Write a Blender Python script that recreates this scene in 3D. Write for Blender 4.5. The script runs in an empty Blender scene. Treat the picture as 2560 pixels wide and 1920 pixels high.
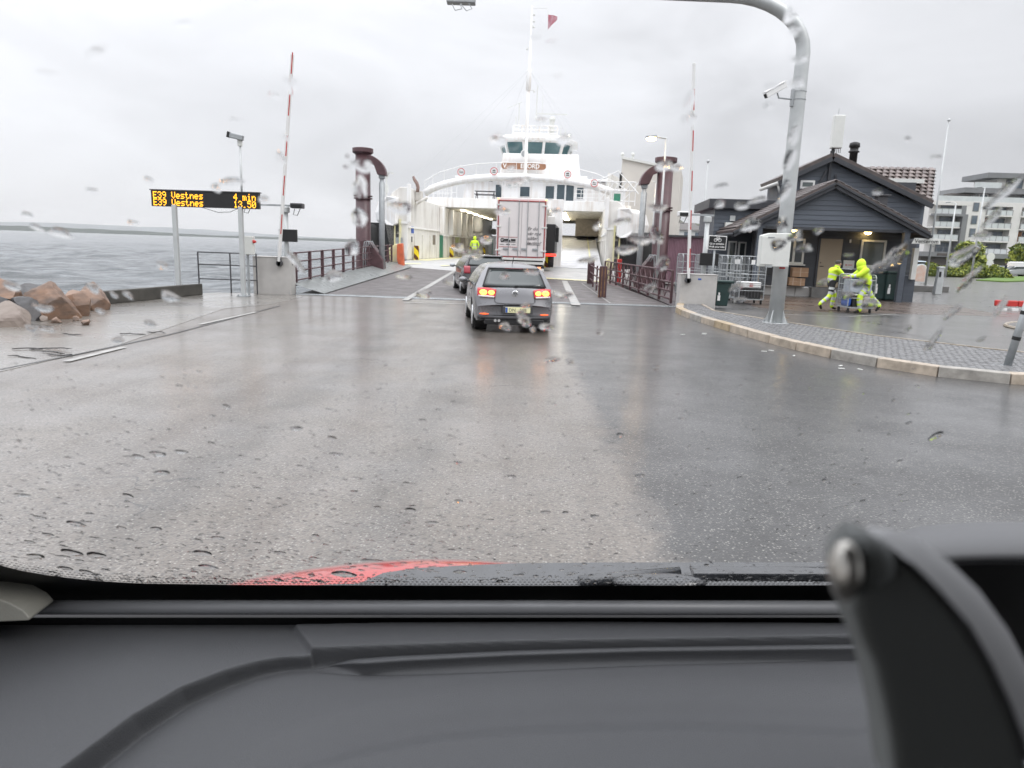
import bpy, bmesh, math, random
from mathutils import Vector, Matrix
import numpy as np
R = math.radians
random.seed(7)
rng = random.Random(11)
scn = bpy.context.scene
COL = scn.collection

# ------------------------------------------------------------------ camera
F = 1780.0; EYE = 1.85; PITCH = R(10.95); ROLL = R(1.95)
cr, sr, cp, sp = math.cos(ROLL), math.sin(ROLL), math.cos(PITCH), math.sin(PITCH)
vf = Vector((0, cp, -sp)); u0 = Vector((0, sp, cp)); r0 = Vector((1, 0, 0))
vr = r0 * cr + u0 * sr; vu = -r0 * sr + u0 * cr
cd = bpy.data.cameras.new('camera'); cam = bpy.data.objects.new('camera', cd); COL.objects.link(cam)
cam.matrix_world = Matrix(((vr.x, vu.x, -vf.x, 0), (vr.y, vu.y, -vf.y, 0), (vr.z, vu.z, -vf.z, EYE), (0, 0, 0, 1)))
cd.sensor_width = 36; cd.lens = 36 * F / 2560; cd.clip_start = 0.02; cd.clip_end = 12000
cd.dof.use_dof = True; cd.dof.focus_distance = 3.0; cd.dof.aperture_fstop = 11.0
scn.camera = cam

# ------------------------------------------------------------------ sky, sun, exposure
W = bpy.data.worlds.new("World"); scn.world = W; W.use_nodes = True
nt = W.node_tree; nt.nodes.clear()
def wn(t, **k):
    n = nt.nodes.new(t)
    for a, b in k.items(): setattr(n, a, b)
    return n
def wl(a, b): nt.links.new(a, b)
def wmath(op, a, b=None, clamp=False):
    n = wn('ShaderNodeMath', operation=op); n.use_clamp = clamp
    for i, v in enumerate((a, b)):
        if v is None: continue
        if isinstance(v, (int, float)): n.inputs[i].default_value = v
        else: wl(v, n.inputs[i])
    return n.outputs[0]
tc = wn('ShaderNodeTexCoord'); sep = wn('ShaderNodeSeparateXYZ'); wl(tc.outputs['Generated'], sep.inputs[0])
sky = wn('ShaderNodeTexSky', sky_type='NISHITA'); sky.sun_disc = False
sky.sun_elevation = R(42); sky.sun_rotation = R(-60)
upz = wmath('MAXIMUM', sep.outputs['Z'], 0.0)
lum = wmath('ADD', wmath('ADD', 0.57, wmath('MULTIPLY', upz, 0.12)), wmath('MULTIPLY', wmath('MULTIPLY', upz, upz), 2.1))
# broad brighter cloud to the west (left), darker bank to the right
side = wmath('MULTIPLY', wmath('SUBTRACT', 0.10, sep.outputs['X']), 0.30)
mp = wn('ShaderNodeMapping'); wl(tc.outputs['Generated'], mp.inputs['Vector']); mp.inputs['Scale'].default_value = (1.0, 1.0, 2.6)
no = wn('ShaderNodeTexNoise'); wl(mp.outputs[0], no.inputs['Vector'])
no.inputs['Scale'].default_value = 3.2; no.inputs['Detail'].default_value = 6; no.inputs['Roughness'].default_value = 0.5; no.inputs['Distortion'].default_value = 0.6
cl = wmath('MULTIPLY', wmath('SUBTRACT', no.outputs[0], 0.5), 0.75)
tot = wmath('MULTIPLY', lum, wmath('ADD', wmath('ADD', 1.0, side), cl))
cc = wn('ShaderNodeCombineColor')
wl(wmath('MULTIPLY', tot, 0.985), cc.inputs[0]); wl(wmath('MULTIPLY', tot, 1.0), cc.inputs[1]); wl(wmath('MULTIPLY', tot, 1.045), cc.inputs[2])
bg1 = wn('ShaderNodeBackground'); wl(sky.outputs[0], bg1.inputs[0]); bg1.inputs[1].default_value = 0.05
bg2 = wn('ShaderNodeBackground'); wl(cc.outputs[0], bg2.inputs[0]); bg2.inputs[1].default_value = 1.0
mx = wn('ShaderNodeMixShader'); mx.inputs[0].default_value = 0.94
wl(bg1.outputs[0], mx.inputs[1]); wl(bg2.outputs[0], mx.inputs[2])
wo = wn('ShaderNodeOutputWorld'); wl(mx.outputs[0], wo.inputs[0])
sd = bpy.data.lights.new('sun', 'SUN'); so = bpy.data.objects.new('sun', sd); COL.objects.link(so)
sd.energy = 0.8; sd.angle = R(25); sd.color = (1, 0.97, 0.93)
so.rotation_euler = (R(48), 0, R(60)); so.location = (-30, 20, 60)
scn.view_settings.view_transform = 'Standard'; scn.view_settings.look = 'None'
scn.view_settings.exposure = 0.34; scn.view_settings.gamma = 1
try: scn.view_settings.use_curve_mapping = False
except Exception: pass
scn.cycles.use_denoising = True
scn.cycles.max_bounces = 7; scn.cycles.diffuse_bounces = 3; scn.cycles.glossy_bounces = 3
scn.cycles.transmission_bounces = 6; scn.cycles.transparent_max_bounces = 12
scn.cycles.sample_clamp_indirect = 6; scn.cycles.caustics_refractive = False; scn.cycles.caustics_reflective = False

# ------------------------------------------------------------------ geometry helpers
def ray(x, y):
    u = x - 1280; v = 960 - y
    return vf * F + vr * u + vu * v
def G(x, y, z=0.0):
    d = ray(x, y); t = (z - EYE) / d.z
    return Vector((0, 0, EYE)) + d * t
def A(x, y, Y):
    d = ray(x, y)
    return Vector((0, 0, EYE)) + d * (Y / d.y)
def px(p):
    d = Vector(p) - Vector((0, 0, EYE)); k = F / d.dot(vf)
    return (1280 + d.dot(vr) * k, 960 - d.dot(vu) * k)

def lerp(a, b, t): return a + (b - a) * t
def sm(t): t = max(0., min(1., t)); return t * t * (3 - 2 * t)
def pw(x, pts):
    if x <= pts[0][0]: return pts[0][1]
    for (a, b), (c, d) in zip(pts, pts[1:]):
        if x <= c: return b + (d - b) * (x - a) / (c - a)
    return pts[-1][1]

class MB:
    def __init__(s): s.v = []; s.f = []; s.m = []; s.mi = 0
    def add(s, vs, fs):
        o = len(s.v); s.v += [tuple(v) for v in vs]; s.f += [tuple(o + i for i in f) for f in fs]; s.m += [s.mi] * len(fs)
        return s
    def quad(s, a, b, c, d): return s.add([a, b, c, d], [(0, 1, 2, 3)])
    def box(s, c, size, rz=0, ry=0, rx=0):
        x, y, z = [k / 2 for k in size]
        M = Matrix.Translation(Vector(c)) @ Matrix.Rotation(rz, 4, 'Z') @ Matrix.Rotation(ry, 4, 'Y') @ Matrix.Rotation(rx, 4, 'X')
        vs = [M @ Vector(p) for p in ((-x,-y,-z),(x,-y,-z),(x,y,-z),(-x,y,-z),(-x,-y,z),(x,-y,z),(x,y,z),(-x,y,z))]
        return s.add(vs, [(0,3,2,1),(4,5,6,7),(0,1,5,4),(1,2,6,5),(2,3,7,6),(3,0,4,7)])
    def b2(s, a, b):
        a, b = Vector(a), Vector(b)
        return s.box((a + b) / 2, [abs(k) for k in (b - a)])
    def bar(s, a, b, w, h=None, up=(0, 0, 1)):
        a, b = Vector(a), Vector(b); h = h or w
        d = (b - a).normalized(); up = Vector(up)
        if abs(d.dot(up)) > .98: up = Vector((0, 1, 0))
        sx = d.cross(up).normalized() * w / 2; sz = sx.cross(d).normalized() * h / 2
        vs = [a - sx - sz, a + sx - sz, a + sx + sz, a - sx + sz, b - sx - sz, b + sx - sz, b + sx + sz, b - sx + sz]
        return s.add(vs, [(0,1,2,3),(7,6,5,4),(0,4,5,1),(1,5,6,2),(2,6,7,3),(3,7,4,0)])
    def tube(s, pts, r, n=8, cap=True):
        pts = [Vector(p) for p in pts]; rs = r if isinstance(r, (list, tuple)) else [r] * len(pts)
        o = len(s.v); up = None; vs = []
        for i, p in enumerate(pts):
            d = (pts[min(i + 1, len(pts) - 1)] - pts[max(i - 1, 0)]).normalized()
            if up is None: up = Vector((0, 0, 1)) if abs(d.z) < .9 else Vector((0, 1, 0))
            a = d.cross(up).normalized(); b = a.cross(d).normalized(); up = b
            for k in range(n):
                t = 2 * math.pi * k / n
                vs.append(p + a * math.cos(t) * rs[i] + b * math.sin(t) * rs[i])
        fs = []
        for i in range(len(pts) - 1):
            for k in range(n):
                fs.append((i*n + k, (i+1)*n + k, (i+1)*n + (k+1) % n, i*n + (k+1) % n))
        if cap: fs += [tuple(range(n)), tuple((len(pts)-1)*n + k for k in reversed(range(n)))]
        return s.add(vs, fs)
    def prism(s, poly, off):
        """poly: list of 3D points (planar); off: extrusion vector"""
        n = len(poly); off = Vector(off); a = [Vector(p) for p in poly]; b = [p + off for p in a]
        fs = [tuple(range(n)), tuple(n + k for k in reversed(range(n)))] + [(k, k + n, (k+1) % n + n, (k+1) % n) for k in range(n)]
        return s.add(a + b, fs)
    def lathe(s, c, prof, n=16, axis='Z'):
        """prof: [(r,h)...] around the axis through c"""
        c = Vector(c); vs = []
        for r, h in prof:
            for k in range(n):
                t = 2 * math.pi * k / n; a, b = r * math.cos(t), r * math.sin(t)
                vs.append(c + (Vector((a, b, h)) if axis == 'Z' else Vector((a, h, b)) if axis == 'Y' else Vector((h, a, b))))
        m = len(prof)
        fs = [(i*n + k, i*n + (k+1) % n, (i+1)*n + (k+1) % n, (i+1)*n + k) for i in range(m-1) for k in range(n)]
        fs += [tuple(range(n)), tuple((m-1)*n + k for k in reversed(range(n)))]
        return s.add(vs, fs)
    def ball(s, c, r, n=10, m=6):
        r = r if isinstance(r, (tuple, list)) else (r, r, r); c = Vector(c); vs = [c + Vector((0, 0, r[2]))]
        for i in range(1, m):
            t = math.pi * i / m
            for k in range(n):
                a = 2 * math.pi * k / n
                vs.append(c + Vector((r[0]*math.sin(t)*math.cos(a), r[1]*math.sin(t)*math.sin(a), r[2]*math.cos(t))))
        vs.append(c - Vector((0, 0, r[2]))); fs = [(0, 1+k, 1+(k+1) % n) for k in range(n)]
        for i in range(m-2):
            fs += [(1+i*n+k, 1+(i+1)*n+k, 1+(i+1)*n+(k+1) % n, 1+i*n+(k+1) % n) for k in range(n)]
        L = len(vs)-1; fs += [(L, 1+(m-2)*n+(k+1) % n, 1+(m-2)*n+k) for k in range(n)]
        return s.add(vs, fs)

WM = {}
def mw(o):
    """world matrix kept by hand (nothing is evaluated while the script runs)"""
    if o is None: return Matrix.Identity(4)
    return mw(o.parent) @ WM.get(o.name, o.matrix_basis)
def ob(name, mb, mat, parent=None, smooth=False, bevel=0, world=False, loc=None, kind=None, label=None, recalc=True, sub=0, seg=2):
    me = bpy.data.meshes.new(name)
    vs = mb.v
    if world and parent is not None:
        I = mw(parent).inverted(); vs = [tuple(I @ Vector(v)) for v in vs]
    me.from_pydata(vs, [], mb.f)
    mats = mat if isinstance(mat, (list, tuple)) else [mat]
    for m_ in mats: me.materials.append(m_)
    if len(mats) > 1: me.polygons.foreach_set('material_index', mb.m)
    if recalc:
        bm = bmesh.new(); bm.from_mesh(me); bmesh.ops.recalc_face_normals(bm, faces=bm.faces); bm.to_mesh(me); bm.free()
    if smooth: me.polygons.foreach_set('use_smooth', [True] * len(me.polygons))
    o = bpy.data.objects.new(name, me); COL.objects.link(o); o.parent = parent
    if loc is not None: o.location = loc
    if bevel:
        b = o.modifiers.new('bevel', 'BEVEL'); b.width = bevel; b.segments = seg; b.limit_method = 'ANGLE'; b.angle_limit = R(40)
    if sub:
        b = o.modifiers.new('sub', 'SUBSURF'); b.levels = sub; b.render_levels = sub
    if kind: o['kind'] = kind
    if label: o['label'] = label
    return o
def tag(o, label, cat, group=None):
    o['label'] = label; o['category'] = cat
    if group: o['group'] = group
    return o
def thing(name, label, cat, loc=(0, 0, 0), rz=0, group=None):
    o = bpy.data.objects.new(name, None); COL.objects.link(o); o.empty_display_size = .1
    o.location = loc; o.rotation_euler = (0, 0, rz)
    WM[o.name] = Matrix.Translation(Vector(loc)) @ Matrix.Rotation(rz, 4, 'Z')
    return tag(o, label, cat, group)
def inst(src, parent, loc, rot=(0, 0, 0), scale=(1, 1, 1), mat=None):
    c = src.copy(); COL.objects.link(c); c.parent = parent; c.location = loc; c.rotation_euler = rot; c.scale = scale
    if mat is not None:
        c.data = c.data.copy(); c.data.materials[0] = mat
    return c
def dup(root, loc, rz=0, label=None, parent=None):
    r = root.copy(); COL.objects.link(r); r.location = loc; r.rotation_euler = (0, 0, rz)
    if parent: r.parent = parent
    WM[r.name] = Matrix.Translation(Vector(loc)) @ Matrix.Rotation(rz, 4, 'Z')
    if label: r['label'] = label
    for ch in list(root.children):
        c = ch.copy(); COL.objects.link(c); c.parent = r
        for g in ch.children:
            d = g.copy(); COL.objects.link(d); d.parent = c
    return r
def text(name, body, size, mat, parent, loc, rot=(R(90), 0, 0), extrude=.004, align='LEFT', sx=1, bold=0, shear=0):
    c = bpy.data.curves.new(name, 'FONT'); c.body = body; c.size = size; c.extrude = extrude; c.align_x = align
    c.offset = bold; c.shear = shear; c.materials.append(mat); c.resolution_u = 3
    t0 = bpy.data.objects.new(name, c); COL.objects.link(t0); bpy.context.view_layer.update()
    me = bpy.data.meshes.new_from_object(t0.evaluated_get(bpy.context.evaluated_depsgraph_get())); bpy.data.objects.remove(t0); bpy.data.curves.remove(c)
    if not me.materials: me.materials.append(mat)
    o = bpy.data.objects.new(name, me); COL.objects.link(o); o.parent = parent; o.location = loc; o.rotation_euler = rot; o.scale = (sx, 1, 1)
    return o

# ------------------------------------------------------------------ materials
def nodes_of(m): return m.node_tree.nodes, m.node_tree.links
def mat(name, col, rough=.6, metal=0, var=.12, scale=3.0, bump=0, bscale=30, coat=0, spec=.5, col2=None, detail=4, stretch=(1, 1, 1), emit=0, rvar=0, objvar=0):
    m = bpy.data.materials.new(name); m.use_nodes = True; N, L = nodes_of(m)
    b = N['Principled BSDF']; b.inputs['Roughness'].default_value = rough; b.inputs['Metallic'].default_value = metal
    b.inputs['Specular IOR Level'].default_value = spec
    if coat: b.inputs['Coat Weight'].default_value = coat; b.inputs['Coat Roughness'].default_value = .08
    if emit: b.inputs['Emission Color'].default_value = (*col, 1); b.inputs['Emission Strength'].default_value = emit
    t = N.new('ShaderNodeTexCoord'); mpn = N.new('ShaderNodeMapping'); L.new(t.outputs['Object'], mpn.inputs[0]); mpn.inputs['Scale'].default_value = stretch
    if var or col2:
        n = N.new('ShaderNodeTexNoise'); n.inputs['Scale'].default_value = scale; n.inputs['Detail'].default_value = detail; n.inputs['Roughness'].default_value = .6
        L.new(mpn.outputs[0], n.inputs['Vector'])
        r = N.new('ShaderNodeValToRGB'); r.color_ramp.elements[0].position = .32; r.color_ramp.elements[1].position = .68
        c2 = col2 or tuple(min(1, c * (1 + var)) for c in col); c1 = col if col2 else tuple(c * (1 - var) for c in col)
        r.color_ramp.elements[0].color = (*c1, 1); r.color_ramp.elements[1].color = (*c2, 1)
        L.new(n.outputs[0], r.inputs[0]); L.new(r.outputs[0], b.inputs['Base Color'])
        if rvar:
            q = N.new('ShaderNodeMapRange'); L.new(n.outputs[0], q.inputs[0]); q.inputs[1].default_value = .3; q.inputs[2].default_value = .7
            q.inputs[3].default_value = max(.02, rough - rvar); q.inputs[4].default_value = rough + rvar; L.new(q.outputs[0], b.inputs['Roughness'])
    else: b.inputs['Base Color'].default_value = (*col, 1)
    if bump:
        n2 = N.new('ShaderNodeTexNoise'); n2.inputs['Scale'].default_value = bscale; n2.inputs['Detail'].default_value = 3; L.new(mpn.outputs[0], n2.inputs['Vector'])
        bp = N.new('ShaderNodeBump'); bp.inputs['Strength'].default_value = bump; bp.inputs['Distance'].default_value = .01
        L.new(n2.outputs[0], bp.inputs['Height']); L.new(bp.outputs[0], b.inputs['Normal'])
    if objvar: add_objvar(m, objvar)
    return m
def add_objvar(m, amt):
    N, L = nodes_of(m); b = N['Principled BSDF']; src = b.inputs['Base Color'].links[0].from_socket
    oi = N.new('ShaderNodeObjectInfo'); q = N.new('ShaderNodeMapRange'); L.new(oi.outputs['Random'], q.inputs[0]); q.inputs[3].default_value = 1 - amt; q.inputs[4].default_value = 1 + amt
    h = N.new('ShaderNodeHueSaturation'); L.new(q.outputs[0], h.inputs['Value']); L.new(src, h.inputs['Color']); L.new(h.outputs[0], b.inputs['Base Color'])
def streaky(name, col, dirt, amt=.5, rough=.55, scale=1.2):
    """painted steel with streaks of dirt and rust running down it"""
    m = mat(name, col, rough, var=0); N, L = nodes_of(m); b = N['Principled BSDF']
    t = N.new('ShaderNodeTexCoord'); q = N.new('ShaderNodeMapping'); L.new(t.outputs['Object'], q.inputs[0]); q.inputs['Scale'].default_value = (3.2*scale, 3.2*scale, .25*scale)
    n = N.new('ShaderNodeTexNoise'); n.inputs['Scale'].default_value = 1.0; n.inputs['Detail'].default_value = 7; L.new(q.outputs[0], n.inputs['Vector'])
    n2 = N.new('ShaderNodeTexNoise'); n2.inputs['Scale'].default_value = .5; n2.inputs['Detail'].default_value = 3; L.new(t.outputs['Object'], n2.inputs['Vector'])
    mu = N.new('ShaderNodeMath'); mu.operation = 'MULTIPLY'; L.new(n.outputs[0], mu.inputs[0]); L.new(n2.outputs[0], mu.inputs[1])
    r = N.new('ShaderNodeMapRange'); r.inputs[1].default_value = .22; r.inputs[2].default_value = .42; r.inputs[3].default_value = 0; r.inputs[4].default_value = amt
    L.new(mu.outputs[0], r.inputs[0])
    x = N.new('ShaderNodeMix'); x.data_type = 'RGBA'; x.inputs[6].default_value = (*col, 1); x.inputs[7].default_value = (*dirt, 1)
    L.new(r.outputs[0], x.inputs[0]); L.new(x.outputs[2], b.inputs['Base Color'])
    return m
def emis(name, col, s):
    m = mat(name, col, .4, var=0); b = m.node_tree.nodes['Principled BSDF']
    b.inputs['Emission Color'].default_value = (*col, 1); b.inputs['Emission Strength'].default_value = s
    return m
M = {}
M['shipwhite'] = streaky('ship_white_paint', (.86, .86, .855), (.56, .47, .38), .5)
M['shipcream'] = streaky('ship_cream_wall', (.74, .725, .69), (.42, .385, .34), .7)
M['shipgrey'] = mat('ship_deck_grey', (.52, .52, .53), .6, var=.2, scale=1.2, rvar=.15)
M['ceil'] = mat('ship_deckhead', (.62, .59, .52), .6, var=.15)
M['white'] = mat('white_paint', (.80, .80, .79), .4, var=.04)
M['offwhite'] = mat('offwhite_paint', (.68, .69, .66), .45, var=.05)
M['yellow'] = mat('yellow_paint', (.85, .68, .10), .5, var=.12)
M['paleyellow'] = mat('worn_yellow_paint', (.80, .74, .36), .5, col2=(.62, .60, .45), scale=2)
M['black'] = mat('black_plastic', (.012, .012, .013), .45, var=.1)
M['rubber'] = mat('black_rubber', (.02, .02, .02), .8, var=.2)
M['darkgrey'] = mat('dark_grey_metal', (.06, .06, .065), .5, var=.15)
M['galv'] = mat('galvanised_steel', (.36, .38, .39), .45, metal=.35, var=.14, scale=5, rvar=.1)
M['galvpale'] = mat('pale_galvanised_steel', (.50, .52, .52), .42, metal=.2, var=.08, scale=2.5)
M['brown'] = mat('oxblood_steel', (.085, .043, .048), .42, var=.25, scale=2.5, rvar=.12)
M['rust'] = mat('rusty_edge', (.30, .17, .08), .7, col2=(.12, .06, .04), scale=8)
M['red'] = mat('red_paint', (.50, .035, .03), .4, var=.1)
M['orange'] = mat('orange_red_paint', (.62, .14, .06), .5, var=.2, scale=3)
M['green'] = mat('green_paint', (.02, .17, .10), .5, var=.1)
M['glass'] = mat('window_glass', (.03, .045, .05), .06, var=0, spec=.8)
M['cab'] = mat('barrier_cabinet_paint', (.50, .485, .465), .5, col2=(.42, .405, .39), scale=2.2, rvar=.08)
M['blue'] = mat('blue_paint', (.03, .10, .42), .5, var=.08)
M['concrete'] = mat('wet_concrete', (.20, .195, .185), .4, col2=(.12, .118, .112), scale=2.0, bump=.3, bscale=25, rvar=.15)
M['chrome'] = mat('chrome', (.75, .75, .76), .15, metal=1, var=0)
# ================================================================== SETTING
def asphalt(name, ca, cb, wet=.3, lane=False):
    m = bpy.data.materials.new(name); m.use_nodes = True; N, L = nodes_of(m); b = N['Principled BSDF']
    t = N.new('ShaderNodeTexCoord'); P = t.outputs['Object']
    def noise(s, d=3, r=.6, vec=None):
        n = N.new('ShaderNodeTexNoise'); n.inputs['Scale'].default_value = s; n.inputs['Detail'].default_value = d; n.inputs['Roughness'].default_value = r
        L.new(vec or P, n.inputs['Vector']); return n.outputs[0]
    def rng_(src, a, c, lo, hi, clampit=True):
        q = N.new('ShaderNodeMapRange'); L.new(src, q.inputs[0]); q.clamp = clampit
        for i, v in zip((1, 2, 3, 4), (a, c, lo, hi)): q.inputs[i].default_value = v
        return q.outputs[0]
    def mixc(f, c1, c2):
        x = N.new('ShaderNodeMix'); x.data_type = 'RGBA'
        L.new(f, x.inputs[0])
        for i, c in ((6, c1), (7, c2)):
            if isinstance(c, tuple): x.inputs[i].default_value = (*c, 1)
            else: L.new(c, x.inputs[i])
        return x.outputs[2]
    def mth(op, a, c):
        q = N.new('ShaderNodeMath'); q.operation = op
        for i, v in enumerate((a, c)):
            if isinstance(v, (int, float)): q.inputs[i].default_value = v
            else: L.new(v, q.inputs[i])
        return q.outputs[0]
    big = noise(.45, 5)
    base = ca
    if lane:
        se = N.new('ShaderNodeSeparateXYZ'); L.new(P, se.inputs[0])
        # the darker, newer lane to the right: edge runs from (0.9,17) to (1.0,4.5), fraying a little
        edge = mth('ADD', mth('SUBTRACT', se.outputs['X'], mth('ADD', 1.02, mth('MULTIPLY', se.outputs['Y'], -.004))), mth('MULTIPLY', mth('SUBTRACT', noise(3.0, 4), .5), .5))
        # brown dusty bands sweeping towards the left bend
        q = N.new('ShaderNodeMapping'); L.new(P, q.inputs[0]); q.inputs['Rotation'].default_value = (0, 0, R(62)); q.inputs['Scale'].default_value = (.9, .05, 1)
        trk = rng_(noise(1.4, 4, .6, q.outputs[0]), .48, .64, 0, .7)
        left_ = mixc(trk, ca, (.095, .076, .062))
        base = mixc(rng_(edge, -.12, .12, 0, 1), left_, cb)
        # worn wheel paths along the lanes
        wp = None
        for x0 in (-2.5, -.9, 2.7, 4.2):
            d_ = mth('ABSOLUTE', mth('ADD', mth('SUBTRACT', se.outputs['X'], x0), mth('MULTIPLY', mth('SUBTRACT', noise(.35, 2), .5), 1.0)), 0)
            w1_ = rng_(d_, .12, .42, .42, 0); wp = w1_ if wp is None else mth('MAXIMUM', wp, w1_)
        wp = mth('MULTIPLY', wp, rng_(noise(1.1, 4), .35, .6, .2, 1))
        hs0 = N.new('ShaderNodeHueSaturation'); L.new(base, hs0.inputs['Color']); L.new(mth('SUBTRACT', 1.0, wp), hs0.inputs['Value']); base = hs0.outputs[0]
        # hairline cracks
        ck = N.new('ShaderNodeTexVoronoi'); ck.feature = 'DISTANCE_TO_EDGE'; ck.inputs['Scale'].default_value = .42
        qq = N.new('ShaderNodeVectorMath'); qq.operation = 'ADD'; nn = N.new('ShaderNodeTexNoise'); nn.inputs['Scale'].default_value = 1.6; nn.inputs['Detail'].default_value = 5; L.new(P, nn.inputs['Vector']); L.new(P, qq.inputs[0]); L.new(nn.outputs['Color'], qq.inputs[1]); L.new(qq.outputs[0], ck.inputs['Vector'])
        crk = mth('MULTIPLY', rng_(ck.outputs[0], .002, .007, .75, 0), rng_(noise(.5, 2), .52, .6, 0, 1)); base = mixc(crk, base, (.012, .012, .012))
    hs = N.new('ShaderNodeHueSaturation'); L.new(rng_(big, .3, .7, 1.12, .74), hs.inputs['Value'])
    if isinstance(base, tuple): hs.inputs['Color'].default_value = (*base, 1)
    else: L.new(base, hs.inputs['Color'])
    c1 = hs.outputs[0]
    stone = N.new('ShaderNodeTexVoronoi'); stone.inputs['Scale'].default_value = 58; L.new(P, stone.inputs['Vector'])
    sp_ = N.new('ShaderNodeSeparateColor'); L.new(stone.outputs['Color'], sp_.inputs[0])
    peb = mth('MULTIPLY', rng_(sp_.outputs[0], .62, .95, 0, 1), rng_(stone.outputs['Distance'], .55, .2, 0, .8))
    c2 = mixc(peb, c1, (.34, .33, .30))
    dark = rng_(sp_.outputs[1], .55, 1.0, 0, .6)
    c3 = mixc(dark, c2, (.02, .02, .02))
    L.new(c3, b.inputs['Base Color'])
    wetn = noise(.8, 4)
    L.new(rng_(wetn, .35, .65, max(.08, wet - .09), wet + .10), b.inputs['Roughness'])
    b.inputs['Specular IOR Level'].default_value = .6
    bp = N.new('ShaderNodeBump'); bp.inputs['Strength'].default_value = .55; bp.inputs['Distance'].default_value = .006
    hh = mth('ADD', mth('MULTIPLY', stone.outputs['Distance'], -1.0), mth('MULTIPLY', noise(120, 2), .8))
    L.new(hh, bp.inputs['Height']); L.new(bp.outputs[0], b.inputs['Normal'])
    b.inputs['Coat Weight'].default_value = .55; b.inputs['Coat Roughness'].default_value = .16
    L.new(rng_(wetn, .36, .66, .75, .35), b.inputs['Coat Weight'])
    bp2 = N.new('ShaderNodeBump'); bp2.inputs['Strength'].default_value = .35; bp2.inputs['Distance'].default_value = .006
    L.new(mth('ADD', noise(9, 3), mth('MULTIPLY', noise(70, 2), .35)), bp2.inputs['Height']); L.new(bp2.outputs[0], b.inputs['Coat Normal'])
    return m
M['road'] = asphalt('wet_asphalt', (.150, .131, .112), (.032, .031, .031), .40, lane=True)
M['plaza'] = asphalt('plaza_asphalt', (.105, .10, .095), (.05, .05, .05), .36)
M['pier'] = asphalt('pier_asphalt', (.20, .185, .165), (.08, .08, .08), .28)
M['rampdeck'] = mat('ramp_deck_coating', (.10, .088, .086), .52, col2=(.085, .076, .075), scale=1.6, bump=.3, bscale=60, rvar=.12)
M['line'] = mat('road_marking_white', (.40, .40, .385), .45, col2=(.24, .23, .215), scale=5)
M['grass'] = mat('grass_green', (.075, .15, .022), .8, col2=(.12, .19, .03), scale=3, bump=.6, bscale=40)
M['sett'] = mat('granite_setts', (.17, .17, .172), .42, col2=(.12, .12, .123), scale=7, bump=.4, bscale=40, rvar=.15)
M['kerb'] = mat('granite_kerb', (.40, .35, .29), .45, col2=(.22, .185, .14), scale=3.2, detail=8, bump=.35, bscale=30, rvar=.12)

def ground(name, poly, m, z=0.0, kind='structure', sub=0):
    mb = MB(); n = len(poly)
    mb.add([(p[0], p[1], z) for p in poly] + [(p[0], p[1], z - .25) for p in poly], [tuple(range(n))] + [(k, k + n, (k+1) % n + n, (k+1) % n) for k in range(n)])
    return ob(name, mb, m, kind=kind)

# quay plan -----------------------------------------------------------
QL = [(-9.6, 23.95), (-7.45, 24.1), (-1.4, 24.15), (5.45, 24.3)]
road_poly = [(-60, -25), (-14.5, -25), (-14.5, 6), (-13.5, 11), (-12.6, 17), (-11.3, 21.5), (-9.9, 23.7)] + QL[1:] + [(5.6, 30), (6.0, 45), (6.2, 60), (12, 66), (60, 72), (60, 130), (60, 420), (400, 420), (400, -25)]
rp = [(-14.5, -25), (-14.5, 6), (-13.5, 11), (-12.6, 17), (-11.3, 21.5), (-9.9, 23.9), (-7.45, 24.1), (-1.4, 24.15), (5.45, 24.3), (5.6, 30), (6.0, 45), (6.4, 60), (14, 70), (60, 110), (90, 420), (600, 420), (600, -25)]
road = ground('road', rp, M['road'], 0.0)
quay_wall = MB()
for (a, b) in zip(rp[:15], rp[1:16]):
    quay_wall.add([(a[0], a[1], -.25), (b[0], b[1], -.25), (b[0], b[1], -4), (a[0], a[1], -4)], [(0, 1, 2, 3)])
ob('quay_wall', quay_wall, M['concrete'], kind='structure')
# lighter, wetter slab beside the sea, under the rocks
pier = ground('pier_apron', [(-14.45, -20), (-14.45, 6), (-13.45, 11), (-12.55, 17), (-11.25, 21.45), (-9.88, 23.85), (-7.5, 24.0), (-6.9, 23.2), (-6.9, 20.2), G(560, 772)[:2], G(300, 862)[:2], G(0, 930)[:2], (-9.6, 6.5), (-12, 2), (-12.5, -20)], M['pier'], .006)
plaza = ground('plaza', [(6.35, 24.3), (6.1, 21.4), (6.9, 19.2), (8.2, 16.0), (10.2, 14.15), (14.0, 13.6), (26, 12.4), (120, 9), (420, 30), (420, 400), (90, 400), (62, 120), (14.5, 69), (6.6, 59), (6.2, 45), (5.8, 30)], M['plaza'], .008)

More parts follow.
